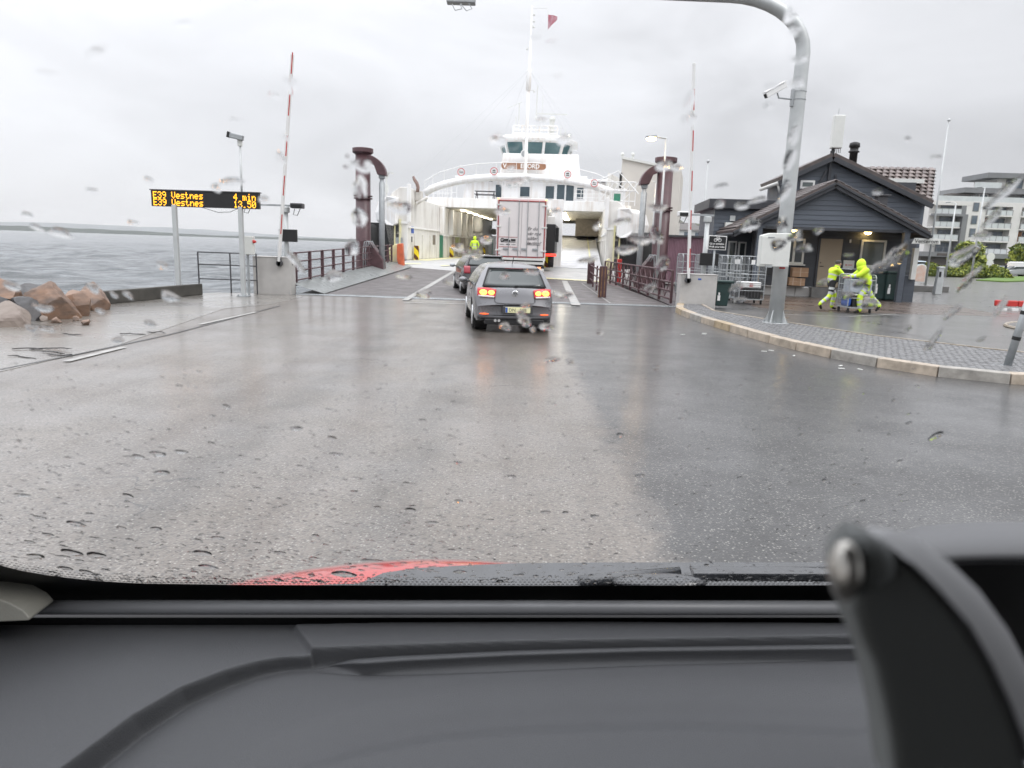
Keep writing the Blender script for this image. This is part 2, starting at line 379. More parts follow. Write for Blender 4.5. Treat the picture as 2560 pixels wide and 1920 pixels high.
# sea -------------------------------------------------------------------
def sea():
    m = bpy.data.materials.new('sea_water'); m.use_nodes = True; N, L = nodes_of(m); b = N['Principled BSDF']
    b.inputs['Base Color'].default_value = (.16, .175, .19, 1); b.inputs['Roughness'].default_value = .2; b.inputs['Specular IOR Level'].default_value = .5
    t = N.new('ShaderNodeTexCoord'); q = N.new('ShaderNodeMapping'); L.new(t.outputs['Object'], q.inputs[0]); q.inputs['Rotation'].default_value = (0, 0, R(12)); q.inputs['Scale'].default_value = (.32, 1.0, 1)
    n1 = N.new('ShaderNodeTexNoise'); n1.inputs['Scale'].default_value = .55; n1.inputs['Detail'].default_value = 7; n1.inputs['Roughness'].default_value = .66; n1.inputs['Distortion'].default_value = .4; L.new(q.outputs[0], n1.inputs['Vector'])
    bp = N.new('ShaderNodeBump'); bp.inputs['Strength'].default_value = 1.0; bp.inputs['Distance'].default_value = 1.1; L.new(n1.outputs[0], bp.inputs['Height']); L.new(bp.outputs[0], b.inputs['Normal'])
    r = N.new('ShaderNodeValToRGB'); r.color_ramp.elements[0].position = .40; r.color_ramp.elements[1].position = .72
    r.color_ramp.elements[0].color = (.045, .055, .06, 1); r.color_ramp.elements[1].color = (.24, .26, .275, 1); L.new(n1.outputs[0], r.inputs[0]); L.new(r.outputs[0], b.inputs['Base Color'])
    ys = np.concatenate([np.linspace(-40, 8, 12), np.geomspace(8.6, 700, 230), np.geomspace(720, 11500, 24)])
    xs = np.concatenate([-np.geomspace(9000, 160, 16), np.linspace(-150, 40, 190), np.geomspace(60, 9000, 14)])
    X, Y = np.meshgrid(xs, ys); Z = np.zeros_like(X)
    r2 = np.random.RandomState(3)
    for k in range(26):
        wlen = 1.6 * 1.17 ** k if k < 16 else r2.uniform(2, 9); ang = R(78) + r2.normal() * .45
        kx, ky = math.cos(ang) * 2 * math.pi / wlen, math.sin(ang) * 2 * math.pi / wlen
        ph = kx * X + ky * Y + r2.uniform(0, 6.28)
        Z += (1 - np.abs(np.sin(ph / 2))) * .026 * wlen ** .75
    fade = np.clip(1.4 - np.hypot(X, Y) / 500, 0, 1) * (np.abs(X) < 170)
    Z = (Z - Z.mean()) * fade - 2.6
    V = np.stack([X, Y, Z], -1).reshape(-1, 3); nx = len(xs); ny = len(ys)
    mb = MB(); mb.v = [tuple(v) for v in V]
    mb.f = [(j*nx+i, j*nx+i+1, (j+1)*nx+i+1, (j+1)*nx+i) for j in range(ny-1) for i in range(nx-1)]; mb.m = [0] * len(mb.f)
    return ob('sea', mb, m, smooth=True, kind='structure', recalc=False)
sea()

def ridge(name, x0, x1, Y, base, prof, m, depth, seed, n=160):
    """a low wooded ridge seen across the water: real width, depth and height"""
    r2 = random.Random(seed); mb = MB(); rows = 7; vs = []
    for i in range(n + 1):
        x = lerp(x0, x1, i / n); h = pw(i / n, prof) * (1 + .18 * math.sin(i * .9 + seed) * r2.random()) + r2.uniform(-.05, .05) * pw(i / n, prof)
        for j in range(rows):
            t = j / (rows - 1); vs.append((x, Y + t * depth, base + max(.2, h) * math.sin(math.pi * min(t, .98)) ** .6 + (r2.uniform(-.06, .06) * h if 0 < j < rows-1 else 0) - (3 if j in (0, rows-1) else 0)))
    fs = [(i*rows+j, (i+1)*rows+j, (i+1)*rows+j+1, i*rows+j+1) for i in range(n) for j in range(rows-1)]
    mb.add(vs, fs); return ob(name, mb, m, kind='structure')
M['woods'] = mat('far_woods', (.03, .042, .036), .9, col2=(.05, .062, .054), scale=.02)
M['mount'] = mat('far_mountains', (.10, .12, .13), .9, var=.2, scale=.002)
ridge('far_shore', -2700, -350, 2500, -2.6, [(0, 20), (.12, 17), (.22, 18), (.38, 15), (.55, 12), (.66, 6), (.75, 8), (.86, 6), (1, 4)], M['woods'], 500, 3, 300)
ridge('far_island_shore', -1300, -60, 3300, -2.6, [(0, 3), (.2, 8), (.45, 13), (.6, 9), (.8, 12), (1, 3)], M['woods'], 500, 5, 200)
ridge('far_mountains', -9500, -900, 8000, -2.6, [(0, 80), (.2, 60), (.42, 100), (.62, 80), (.8, 30), (1, 5)], M['mount'], 3000, 9, 120)

# pavement island with granite kerb stones and setts --------------------
kp = [(5.50, 24.25), (5.02, 22.4), (4.93, 20.9), (5.03, 19.0), (5.25, 16.6), (5.52, 14.6), (5.95, 13.0), (6.45, 11.9), (7.15, 11.15), (8.0, 10.85), (9.6, 10.9), (12.5, 11.2)]
inner = [(6.3, 24.2), (6.0, 21.5), (6.8, 19.2), (8.1, 16.1), (9.6, 14.2), (11.0, 13.0), (12.5, 12.3)]
kin = []
for i_, (x_, y_) in enumerate(kp):
    a_ = Vector(kp[max(0, i_-1)]); b_ = Vector(kp[min(len(kp)-1, i_+1)]); d_ = (b_ - a_).normalized(); n_ = Vector((-d_.y, d_.x))
    if n_.dot(Vector((8.5, 15)) - Vector((x_, y_))) < 0: n_ = -n_
    kin.append((x_ + n_.x * .13, y_ + n_.y * .13))
pave = MB(); pl = kin + inner[::-1]
pave.add([(x, y, .135) for x, y in pl] + [(x, y, 0) for x, y in pl], [tuple(range(len(pl)))] + [(k, k+len(pl), (k+1) % len(pl)+len(pl), (k+1) % len(pl)) for k in range(len(pl))])
pavement = ob('pavement', pave, M['concrete'], kind='structure')
# kerb stones walk along the outer line
def walk(path, step):
    out = [Vector((*path[0], 0))]; seg = 0; pos = Vector((*path[0], 0)); left = step
    i = 0
    while i < len(path) - 1:
        a = pos; b = Vector((*path[i+1], 0)); d = (b - a).length
        if d >= left: pos = a + (b - a).normalized() * left; out.append(pos.copy()); left = step
        else: left -= d; pos = b; i += 1
    return out
ks = walk(kp, 1.02)
kcols = [mat('granite_kerb_%s' % n, c, .42, col2=tuple(k * .55 for k in c), scale=4, detail=8, bump=.4, bscale=25, rvar=.12) for n, c in
         (('buff', (.52, .44, .35)), ('grey', (.42, .395, .355)), ('ochre', (.50, .39, .25)))]
for i, (a, b) in enumerate(zip(ks, ks[1:])):
    d = (b - a).normalized(); nrm = Vector((-d.y, d.x, 0)) * -1
    if nrm.dot(Vector((8.5, 15, 0)) - a) < 0: nrm = -nrm
    g = .013; p0 = a + d * g; p1 = b - d * g; w = .24; zt = .165 + rng.uniform(-.006, .006)
    mb = MB().add([p0 + Vector((0,0,-.05)), p1 + Vector((0,0,-.05)), p1 + nrm*w + Vector((0,0,-.05)), p0 + nrm*w + Vector((0,0,-.05)),
                   p0 + nrm*.012 + Vector((0,0,zt)), p1 + nrm*.012 + Vector((0,0,zt)), p1 + nrm*w + Vector((0,0,zt)), p0 + nrm*w + Vector((0,0,zt))],
                  [(0,3,2,1),(4,5,6,7),(0,1,5,4),(1,2,6,5),(2,3,7,6),(3,0,4,7)])
    ob('kerb_stone', mb, kcols[rng.choice([0, 0, 1, 2])], pavement, bevel=.014)
# setts: individually laid blocks, joined
def inside(p, poly):
    c = False; n = len(poly)
    for i in range(n):
        (x1, y1), (x2, y2) = poly[i], poly[i-1]
        if (y1 > p[1]) != (y2 > p[1]) and p[0] < (x2 - x1) * (p[1] - y1) / (y2 - y1) + x1: c = not c
    return c
def dist_poly(p, path):
    best = 9
    for a, b in zip(path, path[1:]):
        ax, ay = a; bx, by = b; t = ((p[0]-ax)*(bx-ax)+(p[1]-ay)*(by-ay)) / ((bx-ax)**2+(by-ay)**2); t = max(0, min(1, t))
        best = min(best, math.hypot(p[0]-ax-(bx-ax)*t, p[1]-ay-(by-ay)*t))
    return best
st = MB(); s = .125
for iy in range(int((24.3 - 10.8) / s)):
    for ix in range(int(8 / s)):
        x = 4.8 + (ix + (.5 if iy % 2 else 0)) * s + rng.uniform(-.012, .012); y = 10.8 + iy * s + rng.uniform(-.012, .012)
        if not inside((x, y), pl) or dist_poly((x, y), kp) < .31: continue
        h = .1425 + rng.uniform(0, .005); a = s/2 - .005; q = rng.uniform(-.12, .12); c_, s_ = math.cos(q), math.sin(q)
        base = len(st.v); b_ = a * .84
        for (k, zz) in ((a, .13), (b_, h)):
            for sx_, sy_ in ((-1,-1),(1,-1),(1,1),(-1,1)):
                st.v.append((x + (sx_*c_ - sy_*s_)*k, y + (sx_*s_ + sy_*c_)*k, zz + (rng.uniform(-.003, .003))))
        st.f += [(base+4, base+5, base+6, base+7)] + [(base+i, base+(i+1) % 4, base+4+(i+1) % 4, base+4+i) for i in range(4)]; st.m += [0]*5
ob('cobblestones', st, M['sett'], pavement, kind='stuff', recalc=False)
# flush pale edging strip at the back of the setts
for a, b in zip(inner, inner[1:]):
    ob('edging_strip', MB().bar((*a, .135), (*b, .135), .09, .05), M['kerb'], pavement)

# round traffic island on the plaza, painted lines, puddle litter
def disc(cx, cy, rx, ry, z, n=40, rot=0):
    return [(cx + rx*math.cos(t)*math.cos(rot) - ry*math.sin(t)*math.sin(rot), cy + rx*math.cos(t)*math.sin(rot) + ry*math.sin(t)*math.cos(rot), z) for t in [2*math.pi*i/n for i in range(n)]]
isl = MB().prism(disc(20.5, 20.6, 6.2, 3.1, 0.0, 48, .1), (0, 0, .07)); ob('traffic_island', isl, M['plaza'], kind='structure', bevel=.02)
isl = MB(); a_ = disc(20.5, 20.6, 6.28, 3.18, .04, 48, .1)
isl.tube(a_ + [a_[0]], .05, 6, False); ob('traffic_island_kerb', isl, M['kerb'], kind='structure')

def strip(name, pts, w, m, z=.012, parent=None):
    mb = MB(); pts = [Vector((p[0], p[1], z)) for p in pts]
    for a, b in zip(pts, pts[1:]):
        n = Vector((-(b-a).y, (b-a).x, 0)).normalized() * w / 2
        mb.quad(a - n, b - n, b + n, a + n)
    return ob(name, mb, m, parent, kind='structure')
strip('edge_line', [G(165, 905), G(310, 869)], .12, M['line'])
strip('edge_line', [G(500, 812), G(640, 781)], .10, M['line'])
M['seam'] = mat('tar_seam', (.03, .03, .03), .35, var=.1)
strip('tar_seam', [G(0, 925), G(200, 885), G(420, 838), G(700, 765)], .05, M['seam'], .009)
strip('tar_seam', [G(2230, 828), G(2350, 852), G(2560, 900)], .03, M['seam'], .0135)
ground('brown_paving', [(8.6, 25.2), (10, 24.2), (17.5, 25.2), (18.6, 30.8), (11.0, 33.5), (9.0, 32)], mat('brown_wet_paving', (.085, .062, .05), .3, col2=(.12, .095, .08), scale=.9, bump=.2, bscale=40, rvar=.12), .011)
strip('parking_line', [G(1960, 787), G(2120, 792), G(2240, 786)], .08, M['line'], .0125)

# ================================================================== LINKSPAN
span = thing('link_span', 'brown steel ferry ramp with dark coated roadway between the quay and the ship', 'ferry ramp', (-1, 24.3, 0))
def rz_(x, y):  # height of the ramp deck: rises to the ship, more on the left
    t = (y - 24.2) / 18.5; return .02 + t * (.30 * (4.5 - x) / 12.0)
NL = lambda t: Vector((-7.35, lerp(24.35, 45.4, t), 0)); NR = lambda t: Vector((lerp(5.35, 5.3, t), lerp(24.35, 41.5, t), 0))
gx = 26; gy = 30; mb = MB(); vs = []
for j in range(gy + 1):
    for i in range(gx + 1):
        p = NL(j / gy).lerp(NR(j / gy), i / gx); vs.append((p.x, p.y, rz_(p.x, p.y)))
n0 = len(vs); mb.add(vs + [(v[0], v[1], v[2] - .3) for v in vs], [(j*(gx+1)+i, j*(gx+1)+i+1, (j+1)*(gx+1)+i+1, (j+1)*(gx+1)+i) for j in range(gy) for i in range(gx)])
ob('ramp_deck', mb, M['rampdeck'], span, smooth=True, world=True)
bm_ = MB()
for x in (-7.3, -3, 1.5, 5.2): bm_.bar((x, 24.6, -.45), (x, 41.5, -.3), .35, .7)
ob('girder', bm_, M['brown'], span, world=True)
# flap seam at the quay: a toothed steel strip
tm = MB()
tm.add([(-7.4, 24.05, .012), (5.5, 24.2, .012), (5.5, 24.38, .03), (-7.4, 24.34, .03)], [(0, 1, 2, 3)])
for i in range(150):
    x = -7.35 + i * .086; tm.box((x, 24.32, .03), (.045, .16, .016))
ob('flap_edge', tm, M['galv'], span, world=True)
# grey side kerb upstand on the left, sloping towards the roadway
mb = MB()
for j in range(gy):
    a, b = NL(j / gy), NL((j + 1) / gy)
    za, zb = rz_(a.x, a.y), rz_(b.x, b.y)
    mb.add([(a.x - .25, a.y, za + .34), (b.x - .25, b.y, zb + .34), (b.x + .85, b.y, zb + .03), (a.x + .85, a.y, za + .03)], [(0, 1, 2, 3)])
M['kerbpaint'] = mat('grey_green_paint', (.22, .235, .23), .35, col2=(.15, .16, .155), scale=2, rvar=.1)
ob('side_kerb', mb, M['kerbpaint'], span, world=True)
def rstrip(name, a, b, w, m, dz=.012, n=14):
    mb = MB(); a, b = Vector(a), Vector(b); a.z = b.z = 0; nrm = Vector((-(b-a).y, (b-a).x, 0)).normalized() * w / 2
    for i in range(n):
        p, q = a.lerp(b, i / n), a.lerp(b, (i + 1) / n)
        mb.quad(*[(v.x, v.y, rz_(v.x, v.y) + dz) for v in (p - nrm, q - nrm, q + nrm, p + nrm)])
    return ob(name, mb, m, span, world=True)
rstrip('lane_line', G(1012, 752), G(1135, 688), .22, M['line'])
rstrip('lane_line', G(1440, 765), G(1411, 705), .30, M['line'])
rstrip('lane_line', G(1010, 757), G(1440, 768), .10, M['line'])
rstrip('footway_line', (3.3, 24.7, 0), (3.5, 38, 0), .05, M['line'])

def rail_panel(name, pts, hgt, rails, posts, m, label=None, r=.028, pr=.07, parent=None, top_r=None):
    """pts: ground line points (with z); rails: heights; posts: parameters along the line"""
    def at(t):
        t = max(0, min(1, t)) * (len(pts) - 1); i = min(int(t), len(pts) - 2); return Vector(pts[i]).lerp(Vector(pts[i+1]), t - i)
    for h in rails:
        ob('rail', MB().tube([at(k / 12) + Vector((0, 0, h)) for k in range(13)], top_r if (top_r and h == rails[-1]) else r, 6), m, parent, world=True, smooth=True)
    for t in posts:
        p = at(t); ob('post', MB().box(p + Vector((0, 0, hgt/2)), (pr, pr, hgt)), m, parent, world=True, bevel=.008)
# left railing of the ramp
lr = thing('railing', 'brown steel railing along the left side of the ferry ramp, by the sea', 'railing', (-7.6, 24.9, 0))
LP = [(-7.62, 24.9 + k * 1.75, rz_(-7.5, 24.9 + k * 1.75) + .22) for k in range(12)]
rail_panel('left', LP, 1.15, (.18, .50, .82, 1.12), [0, .09, .18, .27, .36, .46, .55, .64, .74, .84, .93, 1], M['brown'], parent=lr, pr=.11)
ob('rail', MB().tube([(-7.62, 24.9, .4), (-7.6, 24.55, .42), (-7.6, 24.4, .7), (-7.6, 24.5, 1.1), (-7.62, 24.8, 1.32), (-7.62, 24.95, 1.36)], .03, 6), M['brown'], lr, world=True, smooth=True)
# right railing, foot path side
rr = thing('railing', 'brown steel railing with diagonal lattice right of the footway', 'railing', (5.5, 24.9, 0))
RP = [(lerp(5.42, 4.95, k/8), 24.9 + k * 1.9, .08) for k in range(9)]
rail_panel('right', RP, 1.15, (.15, .42, .72, 1.12), [0, .12, .25, .37, .5, .62, .75, .87, 1], M['brown'], parent=rr, r=.035, pr=.09)
mb = MB()
for k in range(16):
    a = Vector((lerp(5.42, 4.95, k/16), 24.9 + k * .95, .2 + .08)); b = Vector((lerp(5.42, 4.95, (k+1)/16), 24.9 + (k+1) * .95, 1.1 + .08))
    mb.bar(a, b, .025); mb.bar((a.x, a.y, b.z), (b.x, b.y, a.z), .025)
ob('lattice', mb, M['brown'], rr, world=True)
# short guard rail between the lanes and the footway
mr = thing('guard_rail', 'short brown guard rail with a rusty flat end post standing between roadway and footway', 'guard rail', (3.3, 27.6, .05))
MP = [Vector((3.36, 27.7, .03)), Vector((3.5, 30, .03)), Vector((3.72, 34, .02)), Vector((3.95, 38.2, .02))]
rail_panel('mid', MP, 1.1, (.28, .62, .98), [.25, .5, .75], M['brown'], parent=mr, r=.035, pr=.07)
ob('end_post', MB().box((3.36, 27.62, .62), (.30, .07, 1.2)), M['brown'], mr, world=True, bevel=.02)
ob('end_post_edge', MB().box((3.30, 27.57, .6), (.035, .02, 1.12)).box((3.42, 27.57, .6), (.03, .02, 1.1)).box((3.2, 27.57, .6), (.02, .02, 1.15)), M['rust'], mr, world=True)
ob('end_post', MB().box((3.97, 38.25, .65), (.35, .07, 1.25)), M['brown'], mr, world=True, bevel=.02)
# grey infill panel behind the guard rail posts (pale)
# lifting towers -----------------------------------------------------------
def tower(name, label, x, y, side, sheet):
    """ribbed oxblood column with a curved chain hood over a bright hydraulic cylinder; side=+1: hood reaches right"""
    t = thing(name, label, 'lifting tower', (x, y, -.2), 0, 'ramp lifting towers')
    ob('column', MB().lathe((0, 0, 0), [(.46, -1.5), (.46, .1), (.44, 7.6)], 14), M['brown'], t, smooth=True)
    for h in (4.9, 5.05): ob('flange', MB().lathe((0, 0, 0), [(.44, h), (.56, h), (.56, h + .07), (.44, h + .07)], 14), M['brown'], t, bevel=.01)
    ob('cap', MB().lathe((0, 0, 0), [(.45, 7.5), (.62, 7.62), (.62, 7.86), (.3, 7.92)], 14), M['brown'], t, bevel=.02)
    # curved hood: quarter arch
    hood = []
    for k in range(11):
        a = k / 10 * math.pi / 2; hood.append((side * 1.42 * math.sin(a), 7.55 - 1.25 * (1 - math.cos(a))))
    hood += [(side * .9, 6.35), (side * .70, 6.9), (side * .3, 7.05), (0, 7.0)]
    ob('hood', MB().prism([(u, -.3, z) for u, z in hood], (0, .6, 0)), M['brown'], t, bevel=.03)
    ob('cylinder', MB().lathe((side * 1.12, 0, 0), [(.17, -.8), (.17, 5.9), (.12, 5.95), (.12, 6.3)], 12), M['galv'], t, smooth=True)
    ob('clevis', MB().box((side * 1.12, 0, 6.28), (.34, .3, .28)), M['galv'], t, bevel=.02)
    ob('bracket', MB().prism([(-.1, -.5, .3), (side * 1.3, -.5, .3), (side * 1.25, -.5, 1.3), (side * .6, -.5, 2.2), (side * .2, -.5, 2.5), (-.1, -.5, 2.4)], (0, 1.0, 0)), M['brown'], t, bevel=.04)
    mb = MB()
    for k in range(3):
        o = k * .12; mb.tube([(side * (.15 + o), -.62, .1), (side * (.12 + o), -.66, 1.6), (side * (.2 + o), -.66, 2.35), (side * (.42 + o), -.62, 2.4), (side * (.6 + o), -.6, 2.0)], .025, 6)
    ob('hydraulic_hose', mb, M['galv'], t, smooth=True)
    t.scale = (.88, .88, .86); return t
pL = A(909, 690, 38.5); pR = A(1640, 690, 37.0)
tower('lifting_tower', 'oxblood ramp tower with curved hood standing in the sea left of the ramp', pL.x, 38.5, 1, 0)
tower('lifting_tower', 'oxblood ramp tower with curved hood right of the ramp in front of the cream block', 7.2, 36.5, -1, 0).location.z = -.4

# ================================================================== QUAYSIDE THINGS
def led_sign():
    t = thing('departure_board', 'long black departure board with amber dot letters on two grey posts', 'sign board', (-9.6, 22.6, 0))
    a, b = A(377, 495, 22.5), A(652, 504, 22.7)
    c = (a + b) / 2; w = (b - a).length; tilt = math.atan2(b.z - a.z, b.x - a.x); hh = .47
    yaw = 0
    T = Matrix.Translation(c) @ Matrix.Rotation(-tilt, 4, 'Y')
    mb = MB().box((0, 0, 0), (w, .16, hh)); mb.v = [tuple(T @ Vector(v)) for v in mb.v]
    ob('housing', mb, M['black'], t, world=True, bevel=.012)
    mb = MB().box((0, 0, hh/2 + .02), (w + .06, .2, .03)); mb.v = [tuple(T @ Vector(v)) for v in mb.v]; ob('top_rail', mb, M['darkgrey'], t, world=True)
    G5 = {'E':'1F10101E10101F','3':'0E11010601110E','9':'0E11110F01020C','V':'1111111111 0A04'.replace(' ',''),'e':'00000E111F100E','s':'00000F100E011E','t':'08081C08080906','n':'00001619111111',
          '4':'02060A121F0202','m':'00001A15151515','i':'04000C0404040E','1':'040C040404040E','.':'0000000000000C','5':'1F101E0101110E','0':'0E11131519110E'}
    lm = MB(); p = w / 141.; dotH = hh * .43 / 7
    for row, (l, r_) in enumerate((("E39 Vestnes", "4 min"), ("E39 Vestnes", "13.50"))):
        z0 = .205 - row * .215
        for txt, x0 in ((l, -w/2 + .07), (r_, w/2 - .07 - len(r_) * 6 * p * 1.0)):
            for i, ch in enumerate(txt):
                if ch == ' ': continue
                g = G5[ch]; rows = [int(g[2*k:2*k+2], 16) for k in range(7)]
                for k, bits in enumerate(rows):
                    for q in range(5):
                        if bits >> (4 - q) & 1:
                            x = x0 + (i * 6 + q) * p * 1.0; z = z0 - k * dotH
                            lm.v += [tuple(T @ Vector(v)) for v in ((x, -.085, z - dotH*.86), (x + p * .96, -.085, z - dotH*.86), (x + p * .96, -.085, z), (x, -.085, z))]
                            o = len(lm.v) - 4; lm.f.append((o, o+1, o+2, o+3)); lm.m.append(0)
    ob('lettering', lm, emis('amber_dots', (1.0, .42, .02), 2.2), t, world=True)
    for (xb, yb, xt, yt) in ((446, 737, 434, 516), (608, 742, 601, 521)):
        q = G(xb, yb); tp = A(xt, yt, q.y)
        ob('post', MB().bar((q.x, q.y + .05, 0), (q.x, q.y + .05, tp.z + .05), .13, .13), M['galvpale'], t, world=True, bevel=.01)
        ob('base_plate', MB().box((q.x, q.y + .05, .02), (.34, .34, .04)).box((q.x + .12, q.y - .08, .05), (.04, .04, .06)).box((q.x - .12, q.y - .08, .05), (.04, .04, .06)), M['galv'], t, world=True, bevel=.006)
    ob('cable', MB().tube([A(500, 517, 22.5), A(545, 531, 22.5), A(575, 530, 22.5), A(596, 521, 22.5)], .008, 5), M['rubber'], t, world=True)
    return t
led_sign()
# small camera mast standing above the board's right post
q = A(601, 470, 22.75)
cm = thing('camera_mast', 'slim pole with a grey camera housing on top, rising above the departure board', 'camera', (q.x, 22.85, 2.9))
ob('pole', MB().tube([(q.x, 22.85, 2.7), (q.x, 22.85, 4.62)], .035, 8), M['galvpale'], cm, world=True, smooth=True)
ob('bracket', MB().box((q.x + .0, 22.85, 4.7), (.13, .1, .22)), M['offwhite'], cm, world=True, bevel=.01)
ob('housing', MB().box((q.x - .08, 22.8, 4.86), (.42, .16, .15), 0, .2), M['galv'], cm, world=True, bevel=.02)
ob('lens_hood', MB().box((q.x - .31, 22.78, 4.91), (.06, .17, .17), 0, .2), M['black'], cm, world=True)
# control box with red button
q = A(614, 613, 22.95)
cb = thing('control_box', 'cream electrical box with a red button behind the right post of the departure board', 'control box', (q.x, 23.1, .9))
ob('box', MB().box((q.x, 23.1, q.z), (.42, .22, .58)), M['offwhite'], cb, world=True, bevel=.015)
ob('red_button', MB().lathe((q.x + .21, 23.02, q.z + .12), [(.05, 0), (.06, .03), (.03, .1), (.0, .11)], 12, 'X'), M['red'], cb, world=True)
ob('stand', MB().bar((q.x, 23.1, 0), (q.x, 23.1, q.z - .28), .06), M['galv'], cb, world=True)
# quay railing at the left
qr = thing('railing', 'thin dark three-bar railing at the quay edge left of the white barrier box', 'railing', (-9.6, 23.7, 0))
xa, xb = A(497, 690, 23.75).x, A(642, 690, 23.75).x
rail_panel('q', [(xa, 23.75, 0), (xb, 23.75, 0)], 1.32, (.45, .92, 1.32), [0, .55, 1], M['darkgrey'], parent=qr, r=.022, pr=.04)
# low concrete wall
wa, wb = Vector((*G(255, 763)[:2], 0)), Vector((*G(508, 737)[:2], 0)); wd = (wb - wa).normalized()
cw = thing('sea_wall', 'low dark concrete wall at the water edge beyond the rocks', 'low wall', wa)
ob('wall', MB().prism([wa, wa + wd.cross(Vector((0,0,1))) * -.35, wa + wd.cross(Vector((0,0,1))) * -.35 + Vector((0,0,.33)), wa + Vector((0,0,.36))], wb - wa), mat('dark_weedy_concrete', (.085, .08, .07), .5, col2=(.045, .043, .038), scale=2.5, bump=.6, bscale=12), cw, world=True, bevel=.03)
cw['label'] = 'low dark concrete wall at the water edge beyond the rocks'

# armour rocks
from mathutils import noise as mnoise
def rock(loc, size, seed, m, label, rz=0):
    bm = bmesh.new(); bmesh.ops.create_icosphere(bm, subdivisions=4, radius=1)
    r2 = random.Random(seed); planes = [(Vector((r2.uniform(-1, 1), r2.uniform(-1, 1), r2.uniform(-.5, 1))).normalized(), r2.uniform(.50, .78)) for _ in range(22)]
    for v in bm.verts:
        for n, d in planes:
            k = v.co.dot(n)
            if k > d: v.co -= n * (k - d)
        v.co *= 1 + .04 * mnoise.noise(v.co * 2.2 + Vector((seed, 0, 0))) + .035 * mnoise.noise(v.co * 6 + Vector((seed, 3, 0)))
        v.co = Vector((v.co.x * size[0], v.co.y * size[1], v.co.z * size[2]))
    me = bpy.data.meshes.new('boulder'); bm.to_mesh(me); bm.free(); me.materials.append(m)
    o = bpy.data.objects.new('boulder', me); COL.objects.link(o); o.location = loc; o.rotation_euler = (r2.uniform(-.2, .2), r2.uniform(-.2, .2), rz)
    return tag(o, label, 'rock', 'armour rocks on the quay edge')
def rockmat(n, a, b, c=None):
    m = mat(n, a, .5, col2=b, scale=2.2, detail=9, bump=.8, bscale=9, rvar=.15, stretch=(1, 1, 2.2))
    return m
rm = [rockmat('orange_granite', (.24, .135, .08), (.13, .09, .07)), rockmat('pink_granite', (.23, .19, .16), (.17, .135, .115)), rockmat('black_rock', (.035, .034, .036), (.07, .065, .065)), rockmat('brown_granite', (.26, .155, .10), (.085, .065, .055))]
def R3(x, y, dz): q = G(x, y); return (q.x, q.y + .1, dz)
rock(R3(18, 815, .12), (.56, .46, .50), 1, rm[1], 'pale grey-pink rock at the left edge of the picture, lowest of the heap')
rock(R3(72, 800, .14), (.50, .5, .52), 2, rm[2], 'black wet rock between the grey-pink and the brown slab rock')
rock(R3(118, 798, .30), (.66, .50, .66), 3, rm[3], 'large brown slab rock with pale ridges, tallest of the heap', .3)
rock(R3(180, 790, .20), (.55, .45, .56), 4, rm[0], 'orange-brown granite rock near the end of the heap')
rock(R3(232, 775, .18), (.52, .45, .50), 5, rm[3], 'brown rock at the end of the heap, touching the low wall')
rock(R3(5, 770, .35), (.55, .5, .45), 6, rm[0], 'orange rock at the picture edge behind the black rock')
rock(R3(75, 765, .15), (.8, .6, .55), 7, rm[2], 'dark rock behind the brown slab, at the water')
rock(R3(-40, 800, .2), (.6, .6, .5), 8, rm[2], 'dark rock at the far left behind the pale rock')
for k in range(9):
    q = G(rng.choice([50, 95, 140, 165, 205, 240, 20]) + rng.uniform(-15, 15), rng.uniform(800, 822) - 12)
    s_ = rng.uniform(.08, .15); rock((q.x, q.y - .25, s_ * .5), (s_, s_, s_ * .8), 30 + k, rm[(0, 1, 3, 3)[k % 4]], 'small broken stone wedged at the foot of the rock heap')
# scraps of seaweed on the apron
sw = MB()
for k in range(9):
    p = G(rng.uniform(-40, 120) if k < 6 else rng.uniform(150, 440), rng.uniform(868, 892) if k < 6 else rng.uniform(822, 834), .02); n_ = 7; pt_ = [p]
    for j in range(n_): pt_.append(pt_[-1] + Vector((rng.uniform(.03, .10), rng.uniform(-.06, .06), rng.uniform(-.006, .008))))
    sw.tube(pt_, [.004] + [.009] * (n_ - 1) + [.003], 5)
ob('seaweed', sw, rm[2], kind='stuff', label='scraps of dark seaweed on the wet apron')

# ---- barriers
def barrier(label, cx, cy, lean, face_w, depth, hgt, arm_x, arm_tip, group='road barriers', stripe_from=1.6, arm_y=None, sign=1):
    t = thing('barrier', label, 'barrier', (cx, cy, 0), 0, group)
    ob('cabinet', MB().box((0, 0, hgt/2), (face_w, depth, hgt)), M['cab'], t, bevel=.015)
    ob('lid', MB().box((0, 0, hgt + .012), (face_w + .03, depth + .03, .03)), M['cab'], t, bevel=.006)
    scr = MB()
    for sx_ in (-1, 1):
        for z in (.08, hgt - .1): scr.lathe((sx_ * (face_w/2 - .06), -depth/2 - .001, z), [(.014, -.012), (.014, .004)], 8, 'Y')
    ob('screw', scr, M['galv'], t)
    a = Vector((arm_x - cx, -depth/2 - .12, hgt - .12)); b = Vector(arm_tip) - Vector((cx, cy, 0))
    L_ = (b - a).length
    ob('pivot', MB().lathe((a.x, a.y + .06, a.z - .06), [(.10, -.10), (.10, .10)], 12, 'Y').box((a.x, a.y + .02, a.z), (.12, .12, .3)), M['darkgrey'], t, bevel=.01)
    ob('arm', MB().bar(a, b, .085, .12), M['white'], t, bevel=.012)
    k = stripe_from; d = (b - a).normalized()
    while k < L_ - .3:
        ob('red_stripe', MB().bar(a + d * k + Vector((.02, -.056 if True else 0, 0)), a + d * (k + .62) + Vector((.02, -.056, 0)), .034, .012), M['red'], t)
        k += 1.22
    return t
p = G(660, 737)
tipL = A(731, 136, 23.3)
